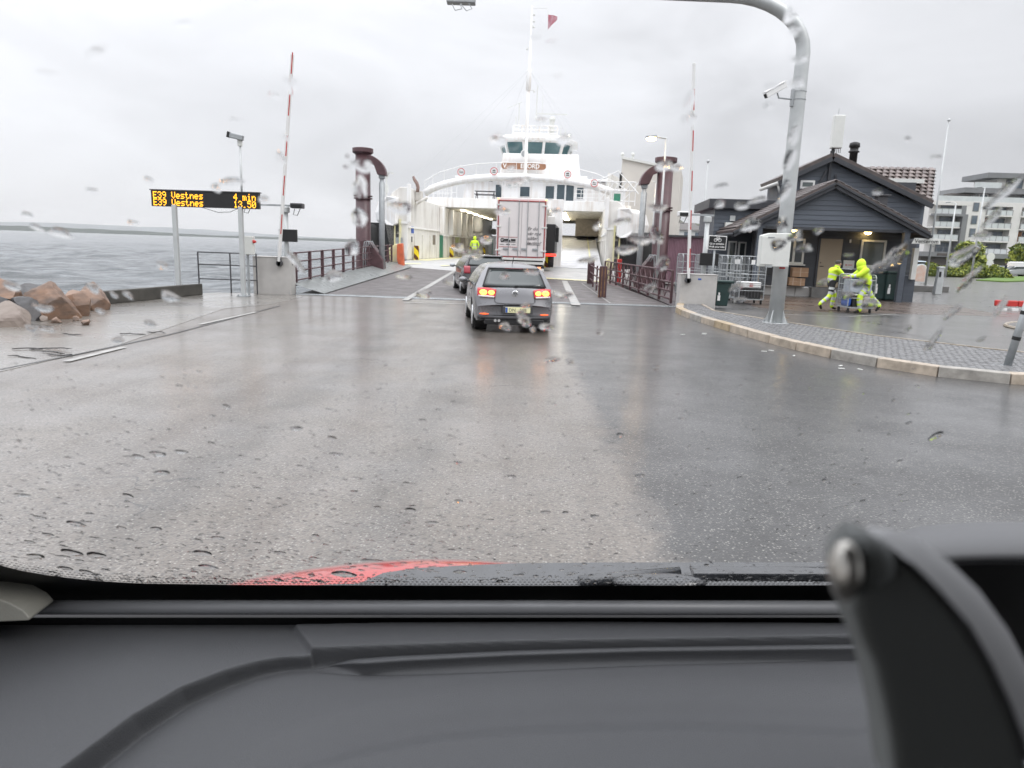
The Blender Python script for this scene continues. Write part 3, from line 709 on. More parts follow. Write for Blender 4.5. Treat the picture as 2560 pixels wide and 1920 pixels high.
b1 = barrier('left barrier with raised red and white arm on a grey-beige metal cabinet by the sea', -8.10, 24.15, 0, 1.25, .55, 1.22, A(699, 668, 23.8).x, tipL, stripe_from=.9)
tipR = A(1735, 158, 23.5)
b2_ = barrier('right barrier, raised red and white arm on a grey-beige cabinet by the green bin', 6.10, 24.2, 0, 1.22, .5, 1.12, A(1722, 690, 23.8).x, tipR, stripe_from=.35)
ob('blue_label', MB().box((.02, -.253, .98), (.11, .006, .05)), M['blue'], b2_)
ob('lock', MB().box((.628, -.05, 1.0), (.01, .05, .06)), M['black'], b1)

def detector_post(label, x, y, top, side_boxes, screen_z, boxw=1.0):
    t = thing('detector_post', label, 'sensor post', (x, y, 0), 0, 'detector posts behind the barriers')
    ob('post', MB().lathe((0, 0, 0), [(.09, 0), (.08, top)], 12), M['galvpale'], t, smooth=True)
    ob('head', MB().lathe((0, 0, top), [(.11, -.2), (.14, -.18), (.14, -.02), (.1, 0)], 12), M['galvpale'], t)
    ob('cross_arm', MB().bar((min(s[0] for s in side_boxes) , 0, top + .04), (max(.2, max(s[0] for s in side_boxes)), 0, top + .04), .06), M['galv'], t)
    for (dx, dz, m) in side_boxes:
        d_ = ob('detector', MB().box((dx, -.1, top + dz), (.42, .34, .17)), M[m], t, bevel=.03)
        ob('lens', MB().box((dx, -.275, top + dz - .015), (.36, .02, .12)), M['black'], d_, bevel=.01)
        ob('cable', MB().tube([(dx + .1, -.1, top + dz - .08), (dx, -.12, top + dz - .32), (dx - .15, -.1, top + dz - .3), (dx - .1, -.08, top + dz - .1)], .012, 5), M['rubber'], t)
    ob('screen', MB().box((.12, -.16, screen_z), (boxw * .62, .1, .42)), M['black'], t, bevel=.015)
    return t
pl_ = A(716, 600, 25.2)
detector_post('grey post with two black detectors and a dark screen right of the left barrier arm', pl_.x, 25.2, A(716, 517, 25.2).z, [(-1.25, .06, 'darkgrey'), (.44, .04, 'darkgrey')], 1.92 + .03)
pr_ = A(1765, 600, 25.2)
dp = detector_post('grey post with one white detector and a dark screen behind the right barrier', pr_.x, 25.2, A(1765, 541, 25.2).z, [(-.85, .05, 'white')], 1.88 - .25, 1.02)
# ================================================================== FERRY
FH = R(5.2); FO = Vector((-1.8, 41.0, 0))
fa = Vector((math.sin(FH), math.cos(FH), 0)); fr = Vector((math.cos(FH), -math.sin(FH), 0))
ferry = thing('ferry', 'white double-ended car ferry with its bow open onto the ramp, bridge and mast above', 'ferry', FO, -FH)
def LV(x, y, v):
    d = ray(x, y); o = Vector((0, 0, EYE)); t = ((FO - o).dot(fa) + v) / d.dot(fa); p = o + d * t - FO
    return Vector((p.dot(fr), p.dot(fa), p.z))
def fp(name, mb, m, **k): return ob(name, mb, m, ferry, **k)
DZ = .6; HW = 7.15; HO = 9.9
# deck with apron ramp edge
e0, e1 = LV(985, 670, 4.6), LV(1520, 707, .9)
mb = MB(); nx = 20
front = [(lerp(-7.0, 6.6, i/nx), lerp(4.2, .2, i/nx) - .9 * math.sin(math.pi * i/nx), lerp(.27, .03, i/nx)) for i in range(nx + 1)]
mid = [(lerp(-7.15, 7.15, i/nx), 11.0, DZ) for i in range(nx + 1)]; far = [(lerp(-7.15, 7.15, i/nx), 108, DZ) for i in range(nx + 1)]
mb.add(front + mid + far, [(j*(nx+1)+i, j*(nx+1)+i+1, (j+1)*(nx+1)+i+1, (j+1)*(nx+1)+i) for j in range(2) for i in range(nx)])
M['deckpale'] = mat('wet_pale_deck', (.46, .455, .44), .5, col2=(.38, .38, .375), scale=.9, rvar=.12)
fp('car_deck', mb, M['deckpale'])
mb = MB()
for a, b in zip(front, front[1:]):
    mb.add([(a[0], a[1] - .01, a[2] + .012), (b[0], b[1] - .01, b[2] + .012), (b[0], b[1] + .42, b[2] + .045), (a[0], a[1] + .42, a[2] + .045)], [(0, 1, 2, 3)])
fp('yellow_edge', mb, M['paleyellow'])
mb = MB()
for a, b in zip(front, front[1:]): mb.add([(a[0], a[1], a[2] - .22), (b[0], b[1], b[2] - .22), (b[0], b[1] - .01, b[2] + .01), (a[0], a[1] - .01, a[2] + .01)], [(0, 1, 2, 3)])
fp('apron_lip', mb, M['darkgrey'])
mb = MB(); mb.add([(-7.1, 11.05, DZ + .01), (-7.1, 60, DZ + .01), (-6.3, 60, DZ + .01), (-5.6, 11.05, DZ + .01)], [(0, 1, 2, 3)])
mb.add([(-6.9, 6.5, .42), (-5.4, 7.6, .455), (-5.5, 8.1, .49), (-7, 7.0, .46)], [(0, 1, 2, 3)]); mb.add([(-3.6, 6.2, .42), (-2.2, 7.8, .475), (-2.4, 8.2, .505), (-3.9, 6.6, .44)], [(0, 1, 2, 3)])
fp('deck_marking', mb, M['paleyellow'])
# hull
hull = MB()
for s_ in (-1, 1):
    prof = [(s_ * 6.9, 6.0), (s_ * 8.2, 8.2), (s_ * 9.4, 12), (s_ * HO, 18), (s_ * HO, 95), (s_ * 8.6, 106), (s_ * 6, 112)]
    for a, b in zip(prof, prof[1:]):
        hull.add([(a[0]*.96, a[1], -2.9), (b[0]*.96, b[1], -2.9), (b[0], b[1], .55), (a[0], a[1], .55)], [(0, 1, 2, 3)])
hull.add([(-6.9, 6.0, -2.9), (6.9, 6.0, -2.9), (6.9, 6.0, -.1), (-6.9, 6.0, -.1)], [(0, 1, 2, 3)])
fp('hull', hull, M['shipwhite'])
# bow shoulders: white flared bulge above a dark recess
for s_, nm in ((-1, 'l'), (1, 'r')):
    prof = [(-.1, 3.15), (.35, 3.0), (1.6, 3.05), (2.2, 3.4), (2.35, 4.0), (2.1, 4.75), (1.5, 5.05), (-.1, 5.0)]
    rings = []; mb = MB(); N_ = 9
    for i in range(N_):
        v = lerp(10.2, 17, i / (N_ - 1)); k = .45 + .55 * sm(i / 3.2)
        rings.append([(s_ * (7.9 + a * (k if a > 0 else 1)), v + .8 * (max(a, 0) / 2.3) ** 2 * (1 - i / N_), z - (0 if s_ < 0 else .35)) for a, z in prof])
    vs = [p for r_ in rings for p in r_]; n = len(prof)
    fs = [(i*n+k, (i+1)*n+k, (i+1)*n+(k+1) % n, i*n+(k+1) % n) for i in range(N_-1) for k in range(n)] + [tuple(range(n)), tuple((N_-1)*n+k for k in reversed(range(n)))]
    fp('bow_shoulder', mb.add(vs, fs), M['shipwhite'], smooth=False, bevel=.08, seg=3)
    fp('fender_recess', MB().b2((s_ * 7.95, 11.0, .3), (s_ * 10.0, 17, 3.2 if s_ < 0 else 2.85)), M['black'])
    fp('fender', MB().lathe((s_ * 9.9, 11.2, 1.7), [(.35, -1.4), (.62, -1.1), (.62, 1.1), (.35, 1.4)], 14), M['rubber'], smooth=True)
    mb = MB()
    for k in range(4): mb.b2((s_ * 7.75, 10.86, .75 + k * .62), (s_ * 7.98, 10.98, 1.2 + k * .62))
    fp('ladder_opening', mb, M['darkgrey'])
    fp('yellow_jamb', MB().b2((s_ * 7.62, 10.80, .6), (s_ * 7.74, 11.0, 3.5)).b2((s_ * 8.0, 10.80, .6), (s_ * 8.1, 11.0, 3.3)), M['paleyellow'])
# gate housings on both sides (tall angular casings)
for s_ in (-1, 1):
    h = 5.75 if s_ < 0 else 5.2
    poly = [(s_ * 7.15, 11, DZ), (s_ * 8.35, 11, DZ), (s_ * 8.9, 11, 3.4), (s_ * 8.75, 11, 4.1), (s_ * 8.35, 11, h - .45), (s_ * 7.75, 11, h), (s_ * 7.15, 11, h)]
    fp('gate_housing', MB().prism(poly, (0, 4.6, 0)), M['shipcream'], bevel=.06)
    fp('housing_ledge', MB().b2((s_ * 7.05, 10.93, 3.18), (s_ * 8.9, 11.0, 3.34)), M['shipwhite'], bevel=.01)
    fp('post', MB().b2((s_ * 6.95, 10.9, 3.3), (s_ * 7.2, 11.2, h + .2)), M['shipwhite'], bevel=.02)
    # side casing walls, stepping back along the car deck
    fp('casing_wall', MB().b2((s_ * HW, 15.6, DZ), (s_ * 9.0, 25, 5.15)), M['shipcream'], bevel=.04)
    fp('casing_wall', MB().b2((s_ * HW, 25, DZ), (s_ * 9.3, 60, 5.3)), M['shipcream'])
    fp('casing_wall', MB().b2((s_ * HW, 60, DZ), (s_ * 9.3, 106, 3.1)), M['shipcream'])
    fp('handrail_ledge', MB().b2((s_ * (HW - .12), 11.1, 2.9), (s_ * (HW + .05), 24, 3.02)).b2((s_ * (HW - .12), 24, 2.55), (s_ * (HW + .05), 58, 2.68)), M['shipwhite'])
    for k in range(16):
        v = 13 + k * 2.8; fp('frame_rib', MB().b2((s_ * (HW - .09), v, DZ), (s_ * (HW + .05), v + .1, 2.5)), M['shipcream'])
# upright stiffeners standing proud on the upper casing (left)
for v, w in ((22.5, .35), (27, .6), (31.5, .5), (35, .5), (39, .5)):
    fp('column', MB().b2((-HW + .02, v, 2.7), (-HW + .42, v + w, 5.0)), M['shipwhite'], bevel=.02)
fp('pipe_column', MB().lathe((-HW + .55, 42, 0), [(.55, 3.2), (.62, 3.5), (.62, 5.1), (.55, 5.2)], 14), M['shipwhite'], smooth=True)
fp('life_raft', MB().lathe((-HW + .5, 58, 3.7), [(.35, -.8), (.42, -.6), (.42, .6), (.35, .8)], 12, 'Y'), M['shipwhite'], smooth=True)
fp('raft_cradle', MB().b2((-HW - .2, 56.4, 3.0), (-HW + 1.2, 57, 3.1)).b2((-HW + .1, 56.9, 3.1), (-HW + .2, 57.1, 4.6)), M['offwhite'])
# doors, hatches, signs on the left inner wall
def inner(y0, y1, z0, z1, m, name, t=.05, s_=-1):
    return fp(name, MB().b2((s_ * HW, y0, z0), (s_ * (HW - t), y1, z1)), m, bevel=.012)
inner(22.8, 24.3, DZ + .02, 2.6, M['green'], 'green_door')
inner(19.9, 20.8, 1.75, 2.55, mat('hatch_brown', (.20, .17, .13), .5), 'hatch')
inner(12.1, 12.8, 2.55, 3.05, M['blue'], 'deck_sign'); inner(12.15, 12.35, 1.9, 2.3, M['darkgrey'], 'notice')
inner(60, 61.2, DZ + .02, 2.6, M['green'], 'green_door')
mu = inner(28.8, 36.8, .95, 2.75, mat('mural_greige', (.33, .29, .26), .6, col2=(.42, .37, .33), scale=.8), 'sliding_panel')
inner(30.5, 33.5, 2.0, 2.55, mat('mural_green', (.36, .42, .12), .6, col2=(.5, .5, .3), scale=1.5), 'green_picture', .06)
inner(33.4, 35.8, 1.25, 1.6, mat('mural_red', (.5, .22, .16), .6, col2=(.5, .4, .34), scale=2), 'red_picture', .06)
fp('winch_bench', MB().b2((-8.15, 10.75, .7), (-7.4, 10.98, 1.05)).b2((-8.15, 10.8, 1.05), (-7.4, 10.95, 1.15)).b2((-8.1, 10.85, 1.5), (-7.5, 10.95, 2.2)), M['galv'], bevel=.03)
# striped bollard posts
ystr = bpy.data.materials.new('yellow_black_stripes'); ystr.use_nodes = True
N, L = nodes_of(ystr); b = N['Principled BSDF']; t_ = N.new('ShaderNodeTexCoord'); w_ = N.new('ShaderNodeTexWave'); w_.wave_type = 'BANDS'; w_.bands_direction = 'DIAGONAL'; w_.inputs['Scale'].default_value = .75
L.new(t_.outputs['Object'], w_.inputs['Vector']); r_ = N.new('ShaderNodeValToRGB'); r_.color_ramp.interpolation = 'CONSTANT'; r_.color_ramp.elements[0].color = (.10, .03, .01, 1); r_.color_ramp.elements[1].position = .4; r_.color_ramp.elements[1].color = (.85, .66, .02, 1)
L.new(w_.outputs[0], r_.inputs[0]); L.new(r_.outputs[0], b.inputs['Base Color']); b.inputs['Roughness'].default_value = .45
for u, v, h in ((-6.85, 12.6, 1.05), (-6.85, 27.2, 1.0), (-6.85, 39, 1.0), (-6.85, 42, 1.0), (-6.85, 50, 1.0)):
    fp('striped_post', MB().box((0, 0, h/2), (.34, .34, h)), ystr, loc=(u, v, DZ), bevel=.03)
p = LV(1368, 672, 9.0)
fp('striped_post', MB().box((0, 0, .8), (.42, .3, 1.6)), ystr, loc=(p.x, p.y, .45), bevel=.02)
fp('ramp_support', MB().b2((p.x + .15, p.y + .6, .5), (p.x + .9, p.y + 1.2, 5.1)), M['shipwhite'], bevel=.03)
fp('ramp_winch', MB().box((p.x + .1, p.y + .4, 3.5), (.5, .5, .9)).box((p.x + .05, p.y + .4, 1.5), (.4, .4, 2.4)), M['shipcream'], bevel=.04)

# superstructure
V1, V2 = 25.5, 52.0
ZB, ZT = 5.25, 6.0
fp('deckhead', MB().b2((-HW, V1 + .1, ZB), (HW, V2, ZB + .2)), M['ceil'])
mb = MB()
for k in range(24): mb.b2((-HW + .02, V1 + .6 + k * 1.28, ZB - .22), (HW - .02, V1 + .7 + k * 1.28, ZB))
fp('deck_beam', mb, M['ceil'], kind='stuff')
fp('deck_fascia', MB().b2((-8.9, V1 - .15, ZB - .1), (8.9, V1 + .1, ZT)), M['shipwhite'], bevel=.02)
fp('upper_deck', MB().b2((-9.3, V1 + .1, ZT - .3), (9.3, 70, ZT - .02)), M['shipgrey'])
for k in range(6): fp('ceiling_and_fill_light', MB().box((-5.9, V1 + 2.3 + k * 4.0, ZB - .26), (.3, 1.6, .06)), M.setdefault('filllamp', emis('added_fill_lamp', (1, .93, .78), 12)))  # left row is added fill to brighten the car deck, not ship's lamps
for k in range(7): fp('ceiling_and_fill_light', MB().box((3.55, V1 + 1.3 + k * 2.6, ZB - .26), (.5, .7, .08)), M.setdefault('warmlamp', emis('ceiling_lamp', (1, .93, .75), 16)))
# brown-grey casing box under the right side and the dark end wall
fp('stair_casing', MB().b2((4.6, 40, 3.2), (HW, 55, ZB - .02)), mat('brown_grey_casing', (.25, .22, .19), .6, var=.2))
M['shipwin'] = mat('ship_window', (.06, .085, .10), .12, var=.2, scale=1)
def win(parent, cx, v, cz, w, h, name='window', fr=.07, glass=None, tilt=0):
    f = ob(name, MB().box((cx, v, cz), (w + 2*fr, .08, h + 2*fr), 0, 0, tilt), M['shipwhite'], parent, bevel=.015)
    ob('pane', MB().box((cx, v - .045, cz), (w, .03, h), 0, 0, tilt), glass or M['shipwin'], f)
    return f
# first deckhouse (lounge)
a = LV(1168, 520, 29.5); b = LV(1512, 520, 29.5)
hx0, hx1 = -6.1, 8.4
fp('lounge_house', MB().prism([(hx0 - .25, 29.5, ZT), (hx1, 29.5, ZT), (hx1, 29.5, 8.0), (hx0 + .25, 29.5, 8.05)], (0, 26, 0)), M['shipwhite'], bevel=.05)
fp('house_eave', MB().b2((hx0 - .9, 28.9, 8.05), (hx1 + .5, 56, 8.27)), M['shipwhite'], bevel=.05)
for xp, yp, w, h in ((1246, 487, .55, 1.15), (1312, 480, .9, .9), (1374, 492, .8, 1.15), (1401, 497, .72, 1.45), (1424, 497, .72, 1.45), (1449, 505, .6, 1.0)):
    q = LV(xp, yp, 29.4); win(ferry, q.x, 29.46, 7.0, w, h)
fp('light_fitting', MB().box((hx0 + .3, 28.8, 7.9), (.3, .2, .2)).box((hx0 + 2.6, 28.8, 7.9), (.3, .2, .2)), M['darkgrey'])
# white solid bulwark at right and the open door between
fp('side_screen', MB().prism([(7.3, 24.9, ZT), (9.0, 24.9, ZT), (9.0, 24.9, 7.0), (8.3, 24.9, 8.1), (7.4, 24.9, 8.5)], (0, .2, 0)), M['shipcream'])
# railings on the upper deck edge
def frail(x0, x1, v, z, n, h=1.0, m=None, bars=3):
    mb = MB()
    for k in range(bars): mb.tube([(x0, v, z + h * (k + 1) / bars), (x1, v, z + h * (k + 1) / bars)], .022, 5)
    for k in range(n + 1): x = lerp(x0, x1, k / n); mb.tube([(x, v, z), (x, v, z + h)], .025, 5)
    return fp('deck_railing', mb, m or M['white'])
frail(-8.8, -6.6, V1, ZT, 5); frail(4.6, 7.2, V1, ZT, 5); frail(-8.8, -6.6, 28, ZT, 4, 1.3, bars=2)
# picnic table
mb = MB(); q = LV(1213, 503, 27)
mb.box((q.x, 27, ZT + .75), (1.9, .8, .05)).box((q.x, 26.4, ZT + .45), (1.9, .28, .05)).box((q.x, 27.6, ZT + .45), (1.9, .28, .05))
for s_ in (-.8, .8):
    mb.bar((q.x + s_, 26.3, ZT), (q.x + s_, 27.0, ZT + .75), .06); mb.bar((q.x + s_, 27.7, ZT), (q.x + s_, 27.0, ZT + .75), .06); mb.bar((q.x + s_, 26.35, ZT + .4), (q.x + s_, 27.65, ZT + .4), .06)
pt = ob('picnic_table', mb, M['darkgrey']); pt.location = FO; pt.rotation_euler = (0, 0, -FH)
tag(pt, 'dark picnic table with benches on the upper deck of the ferry', 'picnic table')
# second tier
fp('officer_house', MB().prism([(-3.5, 35, 8.27), (5.0, 35, 8.27), (4.6, 35, 11.2), (-3.1, 35, 11.2)], (0, 14, 0)), M['shipwhite'], bevel=.06)
fp('house_eave', MB().b2((-3.75, 34.6, 8.95), (5.6, 36, 9.06)), M['shipwhite'])
for xp in (1262, 1321, 1340):
    q = LV(xp, 431, 34.9)
    for zz in (10.15, 9.72): win(ferry, q.x, 34.97, zz, .62 if xp > 1300 else .45, .24, fr=.03)
# name board
q = LV(1309, 415, 34.5)
nb = MB(); hw_, hh_ = 1.95, .34; pts = []
for k in range(17):
    t = -math.pi/2 + math.pi * k / 16; pts.append((hw_ + hh_ * math.cos(t), hh_ * math.sin(t)))
for k in range(17):
    t = math.pi/2 + math.pi * k / 16; pts.append((-hw_ + hh_ * math.cos(t), hh_ * math.sin(t)))
M['namewood'] = mat('varnished_brown', (.30, .15, .085), .35, var=.12, scale=3)
nb.prism([(q.x + a_, 34.45, q.z + b_) for a_, b_ in pts], (0, .1, 0))
nbo = fp('name_board', nb, M['namewood'])
text('lettering', 'V', .62, M['white'], nbo, (q.x - 2.12, 34.43, q.z - .22), bold=.012)
text('lettering', 'EFJORD', .62, M['white'], nbo, (q.x - .32, 34.43, q.z - .22), sx=.93, bold=.012)
# wheelhouse: outward leaning windows
v0 = 36.5; cx = LV(1337, 400, v0).x
zm = LV(1340, 403, v0 - .5).z; zt = LV(1340, 353, v0 - .8).z; zb = zm - .75
def ringwh(w, d0, z): # plan with chamfered corners
    return [(cx - w, v0 + 1.7 - d0*.2, z), (cx - w*.80, v0 - d0, z), (cx - w*.28, v0 - d0 - .35, z), (cx + w*.28, v0 - d0 - .35, z), (cx + w*.80, v0 - d0, z), (cx + w, v0 + 1.7 - d0*.2, z), (cx + w, v0 + 6, z), (cx - w, v0 + 6, z)]
cx -= .1; r0_, r1_, r2_ = ringwh(3.05, 0, zb), ringwh(3.15, .1, zm), ringwh(3.75, .6, zt)
n = 8
fp('wheelhouse_base', MB().add(r0_ + r1_, [(k, (k+1) % n, (k+1) % n + n, k + n) for k in range(n)] + [tuple(range(n))]), M['shipwhite'])
wg = MB().add([tuple(Vector(p) * 1) for p in r1_ + r2_], [(k, (k+1) % n, (k+1) % n + n, k + n) for k in range(n)])
M['whglass'] = mat('wheelhouse_glass', (.045, .11, .125), .08, col2=(.10, .20, .21), scale=.5, spec=.8)
fp('wheelhouse_glass', wg, M['whglass'])
mb = MB()
for k in range(7):
    a_, b_ = Vector(r1_[k]), Vector(r2_[k]); mb.bar(a_, b_, .26, .26)
for rr_ in (r1_, r2_):
    for k in range(6): mb.bar(rr_[k], rr_[k+1], .22, .2)
fp('window_frame', mb, M['shipwhite'], bevel=.03)
a_, b_ = Vector(r1_[2]).lerp(Vector(r1_[3]), .5), Vector(r2_[2]).lerp(Vector(r2_[3]), .5)
rf = [ringwh(4.3, 1.1, zt + .02), ringwh(4.45, 1.25, zt + .28), ringwh(3.6, .6, zt + .62)]
mb = MB().add(rf[0] + rf[1] + rf[2], [(j*n + k, j*n + (k+1) % n, (j+1)*n + (k+1) % n, (j+1)*n + k) for j in range(2) for k in range(n)] + [tuple(range(n)), tuple(2*n + k for k in range(n))])
fp('wheelhouse_roof', mb, M['shipwhite'], bevel=.06)
# roof rail structure, radar and aerials
mb = MB()
ZR = zt + .62
for z in (ZR + .3, ZR + .65, ZR + 1.05):
    mb.tube([(cx - 2.3, v0 + .3, z), (cx + 2.3, v0 + .3, z)], .06, 6)
for k in range(6): x = lerp(cx - 2.3, cx + 2.3, k/5); mb.tube([(x, v0 + .3, ZR), (x, v0 + .3, ZR + 1.05)], .06, 6); mb.tube([(x, v0 + .3, ZR + 1.05), (x, v0 + 3, ZR + 1.05)], .05, 5)
fp('roof_frame', mb, M['shipwhite'])
fp('radar', MB().tube([(cx + 1.7, v0 + .8, ZR), (cx + 1.7, v0 + .8, ZR + 1.6)], .25, 10).ball((cx + 1.7, v0 + .8, ZR + 1.8), .34).box((cx + 1.6, v0 + .7, ZR + 2.3), (3.3, .12, .1), R(4)), M['offwhite'])
mb = MB()
for dx, z0, z1, r in ((-.05, 0, 5.3, .05), (-1.9, 0, 3.6, .05), (-2.2, 0, 2.2, .04), (2.6, 0, 1.4, .03), (3.1, -.3, 1.1, .03), (.55, 0, 4.4, .02)): mb.tube([(cx + dx, v0 + 2, ZR + z0), (cx + dx, v0 + 2, ZR + z1)], r, 6)
mb.bar((cx - 3.2, v0 + 2, ZR + 3.0), (cx - 1.6, v0 + 2, ZR + 3.7), .05)
fp('aerial', mb, M['offwhite'])
fp('searchlight', MB().lathe((LV(1311, 384, 34).x, 34.2, LV(1311, 384, 34).z), [(.12, .6), (.36, .3), (.40, -.1), (.34, -.12)], 16, 'Y'), M['shipwhite'], smooth=False)
fp('searchlight_lens', MB().lathe((LV(1311, 384, 34).x, 34.06, LV(1311, 384, 34).z), [(.33, 0), (.30, .02)], 16, 'Y'), M['galv'])
# mast
mxp = LV(1313, 440, 33.6).x
mb = MB().tube([(mxp, 33.6, 8.2), (mxp, 33.6, 13.4), (mxp + .02, 33.6, 17.2)], [.17, .17, .16], 10); fp('mast_foot', mb, M['shipwhite'], smooth=True)
fp('mast', MB().tube([(mxp, 33.6, 16.9), (mxp, 33.6, 17.0), (mxp + .05, 33.6, 18.9), (mxp + .05, 33.6, 19.0), (mxp + .1, 33.6, 24.7)], [.10, .25, .22, .13, .06], 10), M['shipwhite'], smooth=True)
mb = MB().tube([(mxp + .1, 33.6, 24.5), (mxp + 1.55, 33.6, 24.5), (mxp + 1.65, 33.6, 24.3), (mxp + 1.65, 33.6, 23.6)], .025, 5)
for z, dx in ((24.0, .3), (22.9, .3), (20.9, -.25), (17.0, .6), (23.4, .3)): fp('mast_lamp', MB().tube([(mxp, 33.6, z), (mxp + dx, 33.6, z)], .03, 5).ball((mxp + dx, 33.6, z - .1), .11, 8, 5), M['offwhite'])
fp('mast_fittings', mb, M['offwhite'])
mb = MB()
for e in ((-8.6, 14, 5.7), (-8.0, 20, 6.4), (8.0, 12, 6.0), (cx + 3, v0, 13.8), (cx - 3, v0, 13.8), (8.3, 22, 6.5)): mb.tube([(mxp, 33.6, 18.9), e], .007, 4)
fp('stay_wire', mb, M['galv'])
# flag
fm = mat('flag_red', (.42, .10, .14), .8, col2=(.6, .42, .46), scale=3)
fl = MB(); K = 8
for i in range(K + 1):
    x = mxp + 1.68 + i * .11; fl.v += [(x, 33.6 + .08 * math.sin(i * 1.1), 23.95 - i * .02), (x, 33.6 + .08 * math.sin(i * 1.1 + .5), 22.6 + i * .11)]
fl.f = [(2*i, 2*i+2, 2*i+3, 2*i+1) for i in range(K)]; fl.m = [0] * K
fp('flag', fl, fm, recalc=False)
# arch gantry over the bow, with hand rail and round limit signs
AV = 12.2
arch = [LV(x, y, AV) for x, y in ((1062, 483), (1082, 471), (1110, 461), (1150, 452), (1190, 446), (1240, 443), (1290, 443), (1340, 445), (1390, 449), (1440, 456), (1480, 464), (1520, 477), (1555, 492))]
fp('bow_arch', MB().tube(arch, .26, 12), M['shipwhite'], smooth=True)
rail = [LV(x, y, AV) for x, y in ((1062, 452), (1100, 430), (1150, 416), (1200, 409), (1260, 406), (1330, 407), (1400, 412), (1440, 421), (1490, 434), (1540, 456), (1570, 478))]
fp('arch_handrail', MB().tube(rail, .03, 5), M['white'])
mb = MB()
for k in range(13):
    t = k / 12; a_ = arch[min(12, round(t*12))]; i = min(int(t*10), 9); b_ = rail[i].lerp(rail[i+1], t*10 - i); mb.tube([a_, Vector((a_.x, AV, b_.z))], .022, 5)
fp('arch_stanchion', mb, M['white'])
ringm = mat('sign_red', (.62, .05, .05), .5, var=0)
for xp, yp, tx in ((1153, 430, '5m'), (1235, 428, ''), (1419, 436, ''), (1486, 458, '')):
    q = LV(xp, yp, AV - .3)
    s_ = fp('limit_sign', MB().lathe((0, 0, 0), [(.27, 0), (.27, .04)], 24, 'Y'), M['white'], loc=q)
    rg = MB()
    for k in range(24):
        t0, t1 = 2*math.pi*k/24, 2*math.pi*(k+1)/24; rg.quad(*[(r_ * math.cos(t), -.006, r_ * math.sin(t)) for r_, t in ((.27, t0), (.27, t1), (.225, t1), (.225, t0))])
    ob('red_ring', rg, ringm, s_)
    if tx: text('lettering', tx, .24, M['black'], s_, (-.14, -.012, -.08))
    else: ob('lettering', MB().box((0, -.01, .06), (.2, .01, .07)).box((0, -.01, -.07), (.24, .01, .05)), M['darkgrey'], s_)
# lattice/ladder clutter at right bow
mb = MB()
q0, q1 = LV(1500, 470, 11), LV(1590, 470, 11)
for z in (5.2, 5.9, 6.5): mb.tube([(q0.x, 11.2, z), (q1.x, 11.2, z)], .035, 5)
for k in range(7): x = lerp(q0.x, q1.x, k/6); mb.tube([(x, 11.2, 4.9), (x, 11.2, 6.5)], .035, 5)
for k in range(5): x = lerp(q0.x, q1.x, k/6); mb.tube([(x, 11.2, 5.2), (x + 1, 11.2, 6.5)], .03, 5)
fp('gangway_brace', MB().tube([(q0.x - .4, 11, 6.4), (q0.x + 1.2, 11, 7.2), (q1.x + .2, 11, 5.7)], .04, 5), M['white'])
fp('gangway_frame', mb, M['white'])
fp('control_cabin', MB().b2((7.35, 11.2, 4.8), (8.3, 12.2, 6.0)), M['shipwhite'], bevel=.05)
fp('cabin_window', MB().b2((7.5, 11.15, 5.2), (7.95, 11.2, 5.7)), mat('cabin_glass_green', (.03, .22, .15), .15, var=.1))
# radar pole & floodlight on left bow, bent exhaust pipe
mb = MB(); q = LV(966, 500, 12)
mb.tube([(q.x, 12, 4.9), (q.x, 12, 6.6)], .05, 6).bar((q.x - .55, 12, 6.95), (q.x + .5, 12, 6.75), .28, .08).tube([(q.x, 12, 6.3), (q.x + .2, 12, 6.8)], .04, 5).box((q.x - .05, 11.9, 5.65), (.42, .12, .55))
fp('bow_light', mb, M['offwhite'])
fp('rust_streak', MB().b2((q.x - .22, 9.98, 3.9), (q.x + .28, 10.02, 4.8)), mat('rust_stain', (.62, .44, .22), .6, col2=(.75, .68, .55), scale=1.4)) if False else None
q = LV(1040, 475, 13)
fp('bent_pipe', MB().tube([LV(1044, 480, 13), LV(1045, 468, 13), LV(1042, 458, 13), LV(1036, 449, 13), LV(1033, 441, 13)], [.13, .13, .13, .12, .09], 8), mat('rusty_pipe', (.22, .15, .13), .6, var=.3), smooth=True)
fp('mooring_gear', MB().box((-6.9, 13.5, 5.3), (.5, .6, .7)).tube([(-7.0, 13, 4.7), (-6.2, 13.2, 5.2)], .12, 8), M['shipcream'], bevel=.03)
# orange rubbing post at the left ramp edge, red one at the right
q = A(998, 640, 44.0)
g_ = MB().prism([A(992, 610, 44), A(1006, 608, 44), A(1010, 672, 44), A(998, 668, 44), A(992, 650, 44)], (0, .5, 0))
fp('guide_post', g_, M['orange'], world=True, bevel=.04)
fp('guide_plate', MB().prism([A(972, 620, 44.6), A(990, 609, 44.6), A(996, 612, 44.6), A(994, 655, 44.6), A(975, 660, 44.6)], (0, .25, 0)), M['paleyellow'], world=True, bevel=.03)
fp('guide_post', MB().prism([A(1545, 648, 42), A(1555, 648, 42), A(1552, 708, 42), A(1540, 706, 42)], (0, .35, 0)), M['red'], world=True, bevel=.02)
fp('guide_plate', MB().prism([A(1517, 650, 42.5), A(1524, 646, 42.5), A(1532, 664, 42.5), A(1527, 708, 42.5), A(1516, 708, 42.5)], (0, .3, 0)), M['paleyellow'], world=True, bevel=.03)
